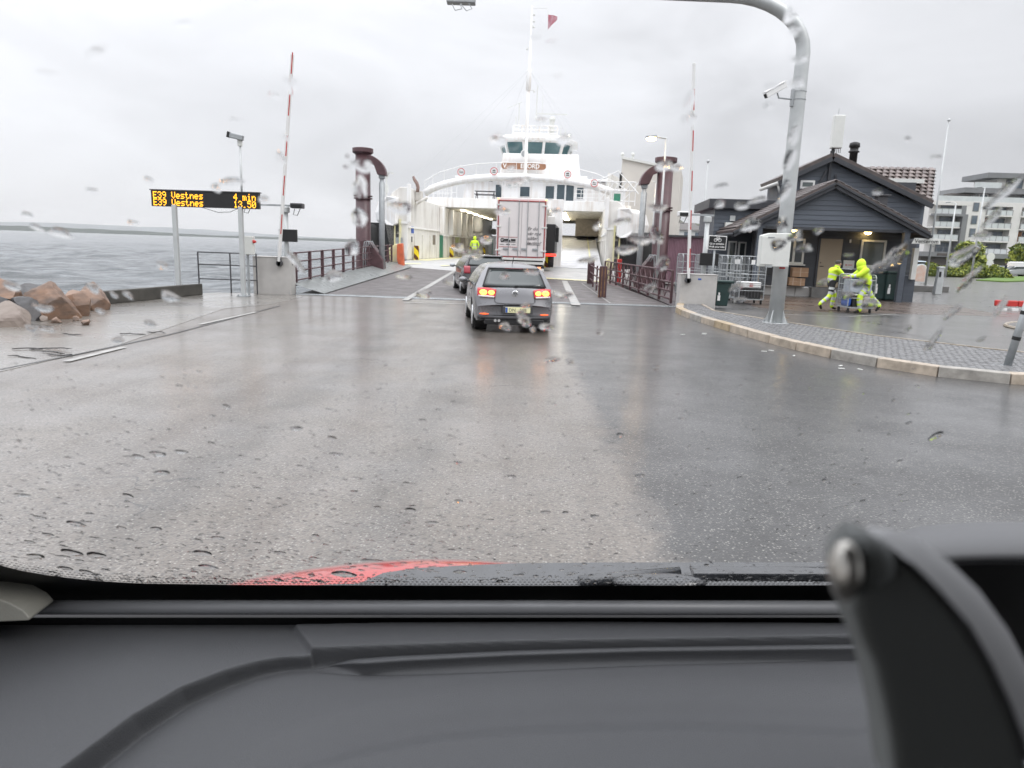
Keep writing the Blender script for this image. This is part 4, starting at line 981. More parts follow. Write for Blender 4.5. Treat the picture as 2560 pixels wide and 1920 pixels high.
# inner car ramp rising to the upper hanging deck on the right
r0u, r1u = LV(1385, 690, 9.5), LV(1478, 650, 9.5)
mb = MB().add([(2.35, 9.0, .52), (6.9, 9.0, .52), (6.9, 48, 3.35), (2.35, 48, 3.35), (2.35, 9.0, .50), (2.35, 48, 3.1), (6.9, 48, 3.1)], [(0, 1, 2, 3), (0, 3, 5, 4), (3, 2, 6, 5)])
fp('inner_ramp', mb, M['shipgrey'])
for u0_, u1_, w in ((2.75, 2.75, .16), (6.1, 5.9, .14)):
    fp('ramp_line', MB().add([(u0_, 9.1, .54), (u0_ + w, 9.1, .54), (u1_ + w, 47.8, 3.37), (u1_, 47.8, 3.37)], [(0, 1, 2, 3)]), M['paleyellow'])
fp('ramp_side', MB().add([(2.33, 9.0, .5), (2.33, 48, 3.35), (2.33, 48, 3.7), (2.33, 9, .85)], [(0, 1, 2, 3)]), M['shipwhite'])
fp('hinge_post', MB().b2((2.0, 11.5, .5), (2.3, 11.9, ZB)), M['shipwhite'], bevel=.02)
# ================================================================== VEHICLES
def hatchback(name, label, loc, rz, paint, wagon=False, group=None):
    """loft of the body shell from rear to front; local +Y is forward, rear bumper at y=0"""
    t = thing(name, label, 'car', loc, rz, group)
    Ln = 4.2 if not wagon else 4.6
    T = [(0, .62), (.03, .70), (.10, .93), (.14, .985), (.22, 1.06), (.36, 1.22), (.50, 1.375), (.60, 1.43), (.75, 1.455), (1.2, 1.48), (1.9, 1.485), (2.4, 1.44), (2.75, 1.30), (3.1, 1.12), (3.35, 1.0), (3.8, .90), (4.1, .78), (Ln, .60)]
    Bm = [(0, .36), (.06, .25), (.3, .22), (3.9, .22), (Ln, .3)]
    Wd = [(0, .80), (.06, .845), (.2, .87), (.6, .885), (2.8, .89), (3.6, .86), (4.0, .78), (Ln, .66)]
    ys = [0, .03, .06, .10, .14, .18, .22, .29, .36, .43, .50, .55, .60, .68, .75, .9, 1.2, 1.6, 1.9, 2.2, 2.4, 2.6, 2.75, 2.95, 3.1, 3.35, 3.6, 3.8, 4.0, 4.1, Ln]
    if wagon:
        T = [(0, .62), (.04, .75), (.10, 1.0), (.16, 1.1), (.42, 1.42), (.6, 1.46)] + [(y_ + .35, z_) for y_, z_ in T[9:-1]] + [(Ln, .6)]
        ys = sorted(set([0, .04, .07, .10, .13, .16, .24, .33, .42, .5, .6, .8, 1.2, 1.6, 2.0, 2.3, 2.6, 2.8, 3.0, 3.2, 3.45, 3.7, 4.0, 4.2, 4.45, Ln]))
    def fz(z):   # half width factor with height
        return pw(z, [(.2, .90), (.3, .97), (.45, 1.0), (.72, 1.0), (.9, .975), (.97, .955), (1.1, .885), (1.25, .79), (1.36, .70), (1.42, .63), (1.5, .55)])
    def bulge(x, y): return (.17 * min(1, abs(x) / .86) ** 3.2) * (1 - sm(y / 1.1)) if y < 1.1 else -(.35 * min(1, abs(x)/.8) ** 3) * sm((y - 2.6) / 1.4)
    ns, nt_ = 12, 7; rings = []
    for y in ys:
        zt, zb_, w = pw(y, T), pw(y, Bm), pw(y, Wd); pr = []
        for i in range(ns): z = lerp(zb_, zt - .06, i / (ns - 1)); pr.append((w * fz(z), z))
        xe = pr[-1][0]
        for i in range(1, nt_ + 1): k = i / nt_; pr.append((xe * (1 - k) * (.97 if i == 1 else 1), zt - .06 + .06 * (1 - (1 - k) ** 2.2)))
        ring = [(x, z) for x, z in pr] + [(-x, z) for x, z in pr[-2::-1]]
        rings.append([(x, y + bulge(x, y), z) for x, z in ring])
    n = len(rings[0]); mb = MB(); vs = [p for r_ in rings for p in r_]
    fs = [(j*n+k, j*n+k+1, (j+1)*n+k+1, (j+1)*n+k) for j in range(len(ys)-1) for k in range(n-1)]
    fs += [(j*n, (j+1)*n, (j+1)*n+n-1, j*n+n-1) for j in range(len(ys)-1)]
    nr = len(ys) - 1
    fs += [(k, n-1-k, n-2-k, k+1) for k in range(n//2)] + [(nr*n+k, nr*n+k+1, nr*n+n-2-k, nr*n+n-1-k) for k in range(n//2)]
    body = ob('body', mb.add(vs, fs), paint, t, smooth=True)
    # cut the wheel arches
    wy = (.80, 3.38) if not wagon else (.95, 3.75)
    me0 = body.data
    cut = MB()
    for y in wy:
        for s_ in (-1, 1): cut.lathe((s_ * .86, y, .33), [(.375, -.28), (.375, .28)], 28, 'X')
    cm_ = bpy.data.meshes.new('tmp'); cm_.from_pydata(cut.v, [], cut.f); co = bpy.data.objects.new('tmp', cm_); COL.objects.link(co)
    bmm = bmesh.new(); bmm.from_mesh(cm_); bmesh.ops.recalc_face_normals(bmm, faces=bmm.faces); bmm.to_mesh(cm_); bmm.free()
    co.location = loc; co.rotation_euler = (0, 0, rz)
    md = body.modifiers.new('b', 'BOOLEAN'); md.object = co; md.operation = 'DIFFERENCE'; md.solver = 'EXACT'
    dg = bpy.context.evaluated_depsgraph_get(); nm = bpy.data.meshes.new_from_object(body.evaluated_get(dg))
    body.modifiers.clear(); body.data = nm
    bpy.data.objects.remove(co); bpy.data.meshes.remove(cm_)
    nm.polygons.foreach_set('use_smooth', [True] * len(nm.polygons))
    es = body.modifiers.new('es', 'EDGE_SPLIT'); es.split_angle = R(38)
    inner = MB()
    for y in wy:
        for s_ in (-1, 1): inner.lathe((s_ * .70, y, .33), [(.372, -.12), (.372, .145)], 20, 'X')
    ob('wheel_well', inner, M['black'], t)
    for y in wy:
        for s_ in (-1, 1):
            wv = MB().lathe((0, 0, 0), [(.20, -.09), (.30, -.105), (.318, -.08), (.322, 0), (.318, .08), (.30, .105), (.20, .09)], 28, 'X')
            wh = ob('wheel', wv, M['rubber'], t, smooth=True, loc=(s_ * .765, y, .322))
            rm_ = MB().lathe((s_ * .095, 0, 0), [(.215, -.02), (.225, .012), (.205, .02)], 24, 'X')
            rm_.lathe((s_ * .085, 0, 0), [(.06, -.02), (.05, .03)], 12, 'X')
            for k in range(5):
                a = 2*math.pi*k/5; rm_.bar((s_ * .09, .04*math.cos(a), .04*math.sin(a)), (s_ * .085, .21*math.cos(a), .21*math.sin(a)), .055, .03, up=(1, 0, 0))
            ob('rim', rm_, M.setdefault('alloy', mat('alloy', (.55, .56, .57), .3, metal=.7, var=.05)), wh)
            ob('brake_shadow_disc', MB().lathe((s_ * .05, 0, 0), [(.2, -.01), (.2, .01)], 20, 'X'), M['black'], wh)
    def yr(z):   # rear surface y for a height
        for (y1, z1), (y2, z2) in zip(T, T[1:]):
            if z <= z2: return lerp(y1, y2, (z - z1) / (z2 - z1)) if z > z1 else y1
        return .6
    def S(x, z, off=.012): return (x, yr(z) + bulge(x, yr(z)) - off, z)
    def patch(name, outline_fn, nx, nz, m, off=.012, parent=t, thick=.02):
        mb = MB(); vs = []
        for j in range(nz + 1):
            for i in range(nx + 1): x, z = outline_fn(i / nx, j / nz); vs.append(S(x, z, off))
        m_ = (nx + 1); fs = [(j*m_+i, j*m_+i+1, (j+1)*m_+i+1, (j+1)*m_+i) for j in range(nz) for i in range(nx)]
        o_ = ob(name, mb.add(vs, fs), m, parent, smooth=True)
        sdf = o_.modifiers.new('s', 'SOLIDIFY'); sdf.thickness = thick; sdf.offset = 0
        return o_
    gb, gt = (1.0, 1.335) if not wagon else (1.10, 1.40)
    def glass_out(u, v):
        z = lerp(gb, gt, v); w = lerp(.665, .53, v) * (1 - .03 * (2*v-1)**2)
        x = (2*u - 1) * w; return (x, z + .018 * (1 - (2*u-1)**2) * (1 if v > .5 else -.6))
    patch('rear_window', glass_out, 14, 6, M.setdefault('carglass', mat('car_glass', (.035, .045, .045), .08, var=0, spec=.9)), .006, thick=.012)
    patch('window_seal', lambda u, v: ((2*u-1) * lerp(.70, .565, v), lerp(gb - .022, gt + .025, v) + .012 * (1 - (2*u-1)**2) * (1 if v > .5 else -.6)), 14, 6, M['black'], .0, thick=.01)
    # side glass
    def sidex(z): return .885 * fz(z)
    for s_ in (-1, 1):
        yo = 0 if not wagon else .35
        for (ya0, ya1, yb0, yb1) in (((.52, .95, .72, .95), (1.0, 1.75, 1.0, 1.72), (1.82, 2.95, 1.80, 2.42)) if not wagon else ((.45, 1.1, .62, 1.1), (1.16, 2.0, 1.16, 2.0), (2.08, 3.3, 2.06, 2.75))):
            sg = MB().add([(s_ * (sidex(.985) + .006), ya0, .985), (s_ * (sidex(.985) + .006), ya1, .985), (s_ * (sidex(1.18) + .006), lerp(ya1, yb1, .5), 1.18), (s_ * (sidex(1.37) + .006), yb1, 1.37), (s_ * (sidex(1.37) + .006), yb0, 1.37), (s_ * (sidex(1.18) + .006), lerp(ya0, yb0, .5), 1.18)], [(0, 1, 2, 5), (5, 2, 3, 4)])
            ob('side_window', sg, M['carglass'], t)
        ob('mirror', MB().ball((s_ * 1.0, 2.62 + yo, 1.0), (.11, .09, .075)).bar((s_ * .84, 2.66 + yo, .97), (s_ * .95, 2.64 + yo, .98), .05), paint if not wagon else M['galv'], t, smooth=True)
        ob('door_seam', MB().tube([(s_ * (sidex(z_) + .001), 1.02, z_) for z_ in (.35, .5, .7, .9, .97)], .004, 4).tube([(s_ * (sidex(z_) + .001), 1.8, z_) for z_ in (.3, .5, .7, .9, .97)], .004, 4), M['black'], t)
        ob('door_handle', MB().box((s_ * (sidex(.86) + .02), 1.25, .87), (.03, .2, .03)), paint, t, bevel=.01)
    return t, S, patch, T, yr
gpaint = mat('graphite_metallic', (.18, .18, .19), .30, metal=.45, var=.05, scale=1.5, coat=.8, rvar=.05)
gx_ = A(1290, 700, 16.25).x; gl = A(1196, 820, 16.3).x
golf, S, patch, T_, yr_ = hatchback('parked_car', 'graphite grey hatchback with glowing brake lights, nearest car queueing for the ferry', (A(1288, 750, 15.5).x, 15.35, 0), R(7), gpaint)
golf.name = 'hatchback'; WM['hatchback'] = WM['parked_car']
lampred = mat('lamp_red', (.30, .012, .012), .15, var=0, coat=.6, emit=.9)
lampdim = mat('lamp_dark_red', (.16, .01, .012), .15, var=0, coat=.6, emit=.15)
brake = emis('brake_glow', (1.0, .42, .06), 3.2); clearl = mat('lamp_clear', (.62, .58, .58), .15, var=0, coat=.6)
for s_ in (-1, 1):
    o_ = patch('tail_light', lambda u, v: (s_ * lerp(.40 + .03 * (1-v), .80, u), lerp(.765, .925, v) + .02 * u + (.02 * math.sin(math.pi * u) * (1 if v > .5 else -1))), 10, 4, lampred, .018)
    for cx_, r_ in ((.68, .072), (.51, .060)):
        patch('brake_lamp', lambda u, v: (s_ * (cx_ + r_ * (.15 + .85 * v) * math.cos(2*math.pi*u) * 1.1), .86 + r_ * .8 * (.15 + .85 * v) * math.sin(2*math.pi*u)), 16, 2, brake, .036, o_, .008)
    patch('reversing_lamp', lambda u, v: (s_ * lerp(.45, .78, u), lerp(.752, .79, v) + .01 * u), 6, 1, clearl, .03, o_, .012)
    patch('bumper_reflector', lambda u, v: (s_ * lerp(.56, .75, u), .405 + lerp(-.016, .016, v) * math.sin(math.pi * (u * .8 + .1))), 8, 1, emis('reflector_orange', (1, .12, .02), .9), .02)
# tailgate seam, bumper, badge, plate, wiper
seam = [S(x, z, .006) for x, z in ((-.43, .76), (-.44, .68), (-.40, .645), (-.2, .635), (.2, .635), (.40, .645), (.44, .68), (.43, .76))]
ob('tailgate_seam', MB().tube(seam, .006, 5), M['black'], golf)
ob('rear_valance', MB().prism([(-.74, .08, .25), (.74, .08, .25), (.76, .12, .36), (.5, .01, .38), (-.5, .01, .38), (-.76, .12, .36)], (0, .1, 0)).box((0, .25, .24), (1.3, .5, .12)), M['black'], golf, bevel=.02)
patch('bumper_skirt', lambda u, v: ((2*u-1) * .78, lerp(.30, .372, v)), 16, 2, M['darkgrey'], .006)
ob('exhaust_pipe', MB().lathe((-.42, -.02, .27), [(.032, 0), (.032, .2)], 12, 'Y').lathe((-.34, -.02, .27), [(.032, 0), (.032, .2)], 12, 'Y'), M['chrome'], golf)
pl = ob('number_plate', MB().box((.06, -.035, .505), (.54, .02, .12)), mat('plate_cream', (.72, .70, .42), .4, var=.03, emit=.10), golf, bevel=.006)
ob('plate_band', MB().box((-.185, -.047, .505), (.045, .004, .11)), M['blue'], pl)
ob('plate_recess', MB().box((.06, -.018, .505), (.66, .03, .17)), M['darkgrey'], golf, bevel=.015)
text('lettering', 'DN   588', .10, M['darkgrey'], pl, (-.14, -.0465, .47), extrude=.001, sx=1.0)
bd = ob('round_badge', MB().lathe(S(0, .845, .01), [(.070, .008), (.070, -.008), (.058, -.014)], 24, 'Y'), M['chrome'], golf)
bx, by, bz = S(0, .845, .027)
ob('badge_centre', MB().lathe((bx, by + .004, bz), [(.054, .004), (.054, -.002)], 20, 'Y'), M['darkgrey'], bd)
mb = MB()
for pts_ in ([(-.022, .050), (0, .004), (.022, .050)], [(-.046, .030), (-.023, -.046), (0, -.006), (.023, -.046), (.046, .030)]):
    for a, b in zip(pts_, pts_[1:]): mb.bar((bx + a[0], by - .001, bz + a[1]), (bx + b[0], by - .001, bz + b[1]), .012, .010)
ob('badge_letters', mb, M['chrome'], bd)
ob('rear_wiper', MB().bar(S(0, 1.0, .03), S(.05, 1.012, .04), .05, .03).bar(S(.02, 1.01, .035), S(.42, 1.02, .035), .016, .012), M['black'], golf)
patch('spoiler', lambda u, v: ((2*u-1) * lerp(.56, .52, v), lerp(1.365, 1.40, v)), 12, 2, gpaint, .05, thick=.03)
patch('third_brake_light', lambda u, v: ((2*u-1) * .2, lerp(1.362, 1.376, v)), 8, 1, mat('dark_red_lens', (.12, .01, .015), .2, var=0), .075, thick=.01)
ob('roof_aerial', MB().tube([(0, .75, 1.46), (0, .6, 1.56), (0, .52, 1.62)], .008, 5), M['black'], golf)
patch('interior_shade', lambda u, v: ((2*u-1) * .26 - .04, lerp(1.19, 1.24, v)), 6, 1, mat('pale_green_reflection', (.40, .45, .30), .5, var=.1), .011, thick=.002) if False else None

dpaint = mat('dark_charcoal_paint', (.035, .033, .036), .25, metal=.3, var=.06, coat=.8)
car2, S2, patch2, T2, yr2 = hatchback('estate_car', 'dark charcoal estate car ahead of the grey hatchback, partly hidden by it', (-1.05, 26.2, .03), R(10), dpaint, wagon=True)
for s_ in (-1, 1):
    patch2('tail_light', lambda u, v: (s_ * lerp(.60, .82, u), lerp(.80, 1.06, v)), 6, 4, mat('lamp_red_lens', (.30, .02, .035), .2, var=0, coat=.6, emit=.15), .02)
ob('number_plate', MB().box((0, -.01, .72), (.52, .02, .11)), M['white'], car2)
ob('roof_rail', MB().tube([(-.55, .7, 1.5), (-.55, 2.4, 1.52)], .018, 6).tube([(.55, .7, 1.5), (.55, 2.4, 1.52)], .018, 6), M['darkgrey'], car2)
patch2('roof_spoiler', lambda u, v: ((2*u-1) * .62, lerp(1.41, 1.445, v)), 10, 2, dpaint, .08, thick=.04)

# -------- lorry trailer
TY = 36.3
la, lb = A(1252, 480, TY), A(1368, 488, TY)
ctr = (A(1249, 565, TY) + A(1366, 570, TY)) / 2
lorry = thing('lorry', 'tall white box lorry with red edging and rear doors, driving onto the ferry', 'lorry', (A(1301, 640, TY).x, TY, .18), -R(.8))
whitebox = mat('trailer_white', (.74, .70, .69), .4, var=.03, scale=1.5, rvar=.05)
Wt, z0, z1 = 2.5, 1.12, 4.02
ob('cargo_box', MB().b2((-Wt/2, .06, z0), (Wt/2, 13.0, z1)), whitebox, lorry, bevel=.03)
redtrim = mat('trailer_red_trim', (.38, .05, .05), .4, var=.08)
mb = MB()
for s_ in (-1, 1): mb.b2((s_*Wt/2 - s_*.07, -.02, z0), (s_*Wt/2 - s_*.11, .06, z1 - .12))
mb.b2((-Wt/2 + .08, -.02, z1 - .16), (Wt/2 - .08, .06, z1 - .12)).b2((-Wt/2 + .08, -.02, z0 + .0), (Wt/2 - .08, .06, z0 + .04))
ob('red_edging', mb, redtrim, lorry)
for s_ in (-1, 1):
    dr = ob('rear_door', MB().b2((s_*.008, 0, z0 + .06), (s_*(Wt/2 - .12), .07, z1 - .19)), whitebox, lorry, bevel=.012)
    for x in ((.30, .85) if s_ > 0 else (.14, .62)):
        ob('lock_bar', MB().tube([(s_*x, -.035, z0 + .02), (s_*x, -.035, z1 - .12)] if not (s_ < 0 and x == .62) else [(s_*x, -.035, z0 + .02), (s_*x, -.035, z0 + 1.95)], .017, 6), M['galv'], dr)
        ob('door_handle', MB().box((s_*x - .14, -.05, z0 + .42), (.26, .03, .10)), M['galv'], dr, bevel=.01)
    for z in (z0 + .35, z0 + 1.5, z1 - .35): ob('hinge', MB().box((s_*(Wt/2 - .1), -.02, z), (.26, .04, .07)), M['offwhite'], dr, bevel=.01)
for x in (-Wt/2 + .06, Wt/2 - .06): ob('marker_lamp', MB().box((x, -.02, z1 - .06), (.09, .03, .05)), emis('amber_marker', (1, .5, .12), 2.0), lorry)
ob('sill_beam', MB().b2((-Wt/2, -.03, z0 - .13), (Wt/2, .1, z0 - .01)), M['offwhite'], lorry, bevel=.01)
ob('underside', MB().b2((-Wt/2 + .1, .2, .75), (Wt/2 - .1, 12, z0 - .12)), M['black'], lorry)
mb = MB()
for k in range(14): mb.box((-1.05 + k * .155, .06, .86), (.09, .04, .11))
ob('bumper_plate', MB().b2((-1.18, .02, .80), (1.18, .09, .93)), M['offwhite'], lorry)
ob('bumper_marks', mb.b2((-1.1, .0, .68), (1.1, .06, .74)), M['darkgrey'], lorry)
ob('under_run_bar', MB().b2((-1.2, .0, .45), (1.2, .12, .60)), M['offwhite'], lorry, bevel=.01)
ob('light_bar', MB().b2((-1.2, .02, .60), (1.2, .12, .70)), M['black'], lorry)
ob('tail_light', MB().box((-.88, -.01, .655), (.50, .04, .075)), emis('lorry_tail_red', (1, .08, .03), 1.6), lorry)
ob('tail_light', MB().box((.95, -.01, .58), (.17, .04, .2)), emis('lorry_tail_orange', (1, .30, .12), 1.4), lorry)
for x in (-.98, .98):
    for y in (1.6, 2.9): ob('wheel', MB().lathe((x, y, .5), [(.3, -.2), (.48, -.18), (.5, 0), (.48, .18), (.3, .2)], 22, 'X'), M['rubber'], lorry, smooth=True)
for k, s in enumerate(('Er du', 'v\u00e5r nye', 'sj\u00e5f\u00f8r-', 'l\u00e6rling?')):
    text('lettering', s, .23, M.setdefault('inkgrey', mat('ink_grey', (.13, .12, .125), .5, var=0)), lorry, (.30, -.012, z0 + 1.36 - k * .235), shear=.35, bold=.0)
ob('small_print', MB().box((.40, -.01, z0 + .72), (.22, .006, .02)).box((.62, -.01, z0 + .64), (.72, .006, .012)), M['darkgrey'], lorry)
fr_ = MB()
for a, b in (((-1.1, z0 + .98), (-.18, z0 + 1.0)), ((-1.1, z0 + .50), (-.18, z0 + .52))): fr_.b2((a[0], -.012, a[1]), (b[0], .0, b[1]))
ob('company_panel', fr_, redtrim, lorry)
text('company_logo', 'G', .24, M['black'], lorry, (-1.03, -.014, z0 + .76), bold=.01)
ob('company_logo', MB().b2((-.86, -.016, z0 + .80), (-.62, -.002, z0 + .90)).b2((-.50, -.016, z0 + .80), (-.27, -.002, z0 + .90)).b2((-1.0, -.016, z0 + .745), (-.27, -.002, z0 + .765)).b2((-.60, -.016, z0 + .77), (-.54, -.002, z0 + .86)), M['black'], lorry)
ob('small_print', MB().b2((-1.05, -.014, z0 + .62), (-.84, -.002, z0 + .64)).b2((-.74, -.014, z0 + .61), (-.55, -.002, z0 + .65)).b2((-.47, -.014, z0 + .62), (-.27, -.002, z0 + .64)), M['darkgrey'], lorry)
# a second dark truck beyond on the right edge of the trailer
lt = thing('lorry', 'dark lorry on the car deck showing one red tail light right of the white lorry', 'lorry', (A(1382, 640, 44).x - .9, 46, .6), -R(5))
ob('cab_box', MB().b2((-1.1, 0, .9), (1.1, 6, 2.7)), M['black'], lt, bevel=.05)
ob('mirror_arm', MB().b2((1.1, .5, 1.6), (1.3, .7, 2.5)), M['black'], lt)
ob('tail_light', MB().box((.85, -.04, .78), (.7, .06, .16)), emis('lorry_tail_red2', (1, .05, .03), 1.5), lt)
for x in (-.85, .85): ob('wheel', MB().lathe((x, .9, .42), [(.3, -.18), (.42, -.16), (.42, .16), (.3, .18)], 16, 'X'), M['rubber'], lt, smooth=True)
# ================================================================== RIGHT SIDE
class Frame:
    def __init__(s, o, head): s.o = Vector(o); s.h = head; s.a = Vector((math.sin(head), math.cos(head), 0)); s.r = Vector((math.cos(head), -math.sin(head), 0))
    def __call__(s, x, y, v):
        d = ray(x, y); e = Vector((0, 0, EYE)); t = ((s.o - e).dot(s.a) + v) / d.dot(s.a); p = e + d * t - s.o
        return Vector((p.dot(s.r), p.dot(s.a), p.z))
# ---- portal mast
mp_ = Vector((6.72, 18.35, .11))
pm = thing('portal_mast', 'thick pale grey steel mast curving over the road, bolted to the cobbled pavement', 'mast', mp_)
zt = A(1990, 130, 18.35).z - .11; zarm = A(1848, 3, 18.35).z - .11 + .12
rad = zarm - zt
path = [(0, 0, 0), (0, 0, zt * .5), (0, 0, zt)] + [(-rad * 1.55 * (1 - math.cos(k/9 * math.pi/2)), 0, zt + rad * math.sin(k/9 * math.pi/2)) for k in range(1, 10)] + [(-6, 0, zarm + .02), (-9.5, 0, zarm + .03), (-14.6, 0, zarm + .03)]
ob('tube', MB().tube(path, [.185, .175, .165] + [.16] * 9 + [.15, .14, .12], 20), M['galvpale'], pm, smooth=True)
ob('base_plate', MB().prism([(.33*math.cos(t), .33*math.sin(t), 0) for t in [math.pi/8 + math.pi/4*k for k in range(8)]], (0, 0, .04)), M['galvpale'], pm, bevel=.006)
for k in range(4):
    a = math.pi/4 + k*math.pi/2; c_, s_ = math.cos(a), math.sin(a)
    ob('gusset', MB().prism([(c_*.17 + s_*.01, s_*.17 - c_*.01, .04), (c_*.30 + s_*.01, s_*.30 - c_*.01, .04), (c_*.18 + s_*.01, s_*.18 - c_*.01, .36)], (-s_*.02, c_*.02, 0)), M['galvpale'], pm)
    a += .4; ob('bolt', MB().lathe((.27*math.cos(a), .27*math.sin(a), .04), [(.025, 0), (.025, .05), (.012, .05), (.012, .09)], 6), M['galv'], pm)
for h in (zt * .70, zt * .715): pass
for yb in (230, 250): ob('strap', MB().lathe((0, 0, A(1985, yb, 18.35).z - .11), [(.178, 0), (.178, .012)], 20), M['galv'], pm)
ob('red_tag', MB().box((-.03, -.178, A(1945, 668, 18.35).z - .11), (.14, .02, .07)), M['red'], pm)
# camera on its bracket
c0 = A(1938, 228, 18.2); c1 = A(1962, 212, 18.2)
sc_ = thing('surveillance_camera', 'white tilted camera with sun shield clamped to the curved grey mast', 'camera', (6.5, 18.3, c0.z))
a, b = A(1914, 240, 18.1), A(1964, 212, 18.2)
ob('housing', MB().bar(a, b, .12, .12), M['white'], sc_, world=True, bevel=.015)
ob('sun_shield', MB().bar(a + Vector((-.04, 0, .075)), b + Vector((-.02, 0, .085)), .17, .018), M['white'], sc_, world=True)
ob('lens', MB().bar(a - (b - a).normalized() * .012, a, .10, .10), M['black'], sc_, world=True)
ob('arm', MB().tube([(a + b) / 2 + Vector((.05, 0, -.06)), (a + b) / 2 + Vector((.10, .03, -.16)), Vector((6.56, 18.3, ((a+b)/2).z - .16))], .02, 6).box(Vector((6.55, 18.3, ((a+b)/2).z - .12)), (.06, .1, .4)), M['galv'], sc_, world=True)
# white cabinet on the mast
wc = thing('cabinet', 'white equipment cabinet strapped to the left side of the curved mast', 'cabinet', (6.3, 18.2, 1.3))
q0, q1 = A(1903, 585, 18.0), A(1965, 668, 18.0)
ob('box', MB().prism([(q0.x, 17.95, q1.z), (q1.x + .05, 17.95, q1.z), (q1.x + .05, 17.95, q0.z + .04), (q0.x + .22, 17.95, q0.z + .03), (q0.x, 17.95, q0.z - .03)], (0, .2, 0)), M['offwhite'], wc, world=True, bevel=.02)
ob('door', MB().b2((q0.x + .02, 17.93, q1.z + .05), (q0.x + .33, 17.955, q0.z - .06)), M['offwhite'], wc, world=True, bevel=.008)
ob('vent', MB().b2((q0.x + .16, 17.92, q0.z - .09), (q0.x + .32, 17.935, q0.z - .06)).b2((q0.x + .16, 17.92, q1.z - .02), (q0.x + .32, 17.96, q1.z + .03)), M['galv'], wc, world=True)
# sensor box hung from the arm
q = A(1152, 4, 18.35)
sb = thing('sensor_box', 'grey sensor box with cable loops hanging from the mast arm overhead', 'sensor', (q.x, 18.35, q.z))
ob('box', MB().b2((q.x - .33, 18.2, q.z - .06), (q.x + .35, 18.45, q.z + .16)), M['galv'], sb, world=True, bevel=.02)
ob('bracket', MB().bar((q.x, 18.35, q.z + .1), (q.x, 18.35, zarm + .11), .06), M['galv'], sb, world=True)
ob('cable', MB().tube([A(1130, 10, 18.2), A(1138, 26, 18.2), A(1155, 22, 18.2), A(1150, 10, 18.2)], .012, 5).tube([A(1152, 10, 18.2), A(1166, 27, 18.2), A(1180, 22, 18.2), A(1172, 8, 18.2)], .012, 5), M['galv'], sb, world=True)

# ---- walk-your-bike sign
q = A(1793, 607, 24.6)
ws = thing('sign', 'black sign with white bicycle picture and two lines of text on a grey post', 'sign', (q.x, 24.6, 0))
ob('post', MB().tube([(q.x - .05, 24.66, 0), (q.x - .05, 24.66, q.z + .25)], .035, 8), M['galv'], ws, world=True, smooth=True)
w_, h_ = .62, .47; T0 = Matrix.Translation(q) @ Matrix.Rotation(R(1.2), 4, 'Y')
mb = MB().box((0, 0, 0), (w_, .03, h_)); mb.v = [tuple(T0 @ Vector(v)) for v in mb.v]; ob('border', mb, M['white'], ws, world=True, bevel=.006)
mb = MB().box((0, -.018, 0), (w_ - .05, .008, h_ - .05)); mb.v = [tuple(T0 @ Vector(v)) for v in mb.v]; pn_ = ob('panel', mb, M['black'], ws, world=True)
bk = MB(); by_ = -.028
for cx_ in (-.07, .07):
    pts = [(cx_ + .05*math.cos(2*math.pi*k/16), by_, .09 + .05*math.sin(2*math.pi*k/16)) for k in range(17)]; bk.tube(pts, .009, 5, False)
for a, b in (((-.07, .09), (-.03, .165)), ((-.03, .165), (.04, .165)), ((.04, .165), (0, .09)), ((0, .09), (-.07, .09)), ((0, .09), (-.03, .165)), ((.07, .09), (.035, .185)), ((.035, .185), (.06, .19)), ((-.03, .165), (-.035, .19)), ((-.055, .19), (-.015, .19))):
    bk.bar((a[0], by_, a[1]), (b[0], by_, b[1]), .012)
bk.v = [tuple(T0 @ Vector(v)) for v in bk.v]; ob('bicycle_symbol', bk, M['white'], ws, world=True)
for s, z in (('G\u00e5 av sykkelen', -.065), ('Walk your bike', -.165)):
    p_ = T0 @ Vector((-.265, -.028, z)) - Vector((q.x, 24.6, 0)); text('lettering', s, .085, M['white'], ws, p_, bold=.001, sx=.97)
# ---- green bin
gb_ = thing('wheelie_bin', 'small dark green wheelie bin beside the right barrier cabinet', 'bin', (6.98, 24.35, .1))
M['bingreen'] = mat('bin_green', (.02, .045, .042), .45, var=.1)
ob('tub', MB().add([(-.2, -.18, 0), (.2, -.18, 0), (.2, .2, 0), (-.2, .2, 0), (-.27, -.26, .78), (.27, -.26, .78), (.27, .28, .78), (-.27, .28, .78)], [(0,3,2,1),(4,5,6,7),(0,1,5,4),(1,2,6,5),(2,3,7,6),(3,0,4,7)]), M['bingreen'], gb_, bevel=.03)
ob('lid', MB().box((.02, 0, .82), (.64, .62, .07)).box((.3, -.05, .80), (.08, .5, .08)), M['bingreen'], gb_, bevel=.02)
ob('sticker', MB().box((-.12, -.212, .28), (.09, .01, .2)).box((-.12, -.222, .43), (.05, .01, .12)), M['white'], gb_)
ob('wheel', MB().lathe((0, .25, .08), [(.08, -.25), (.08, .25)], 12, 'X'), M['rubber'], gb_)

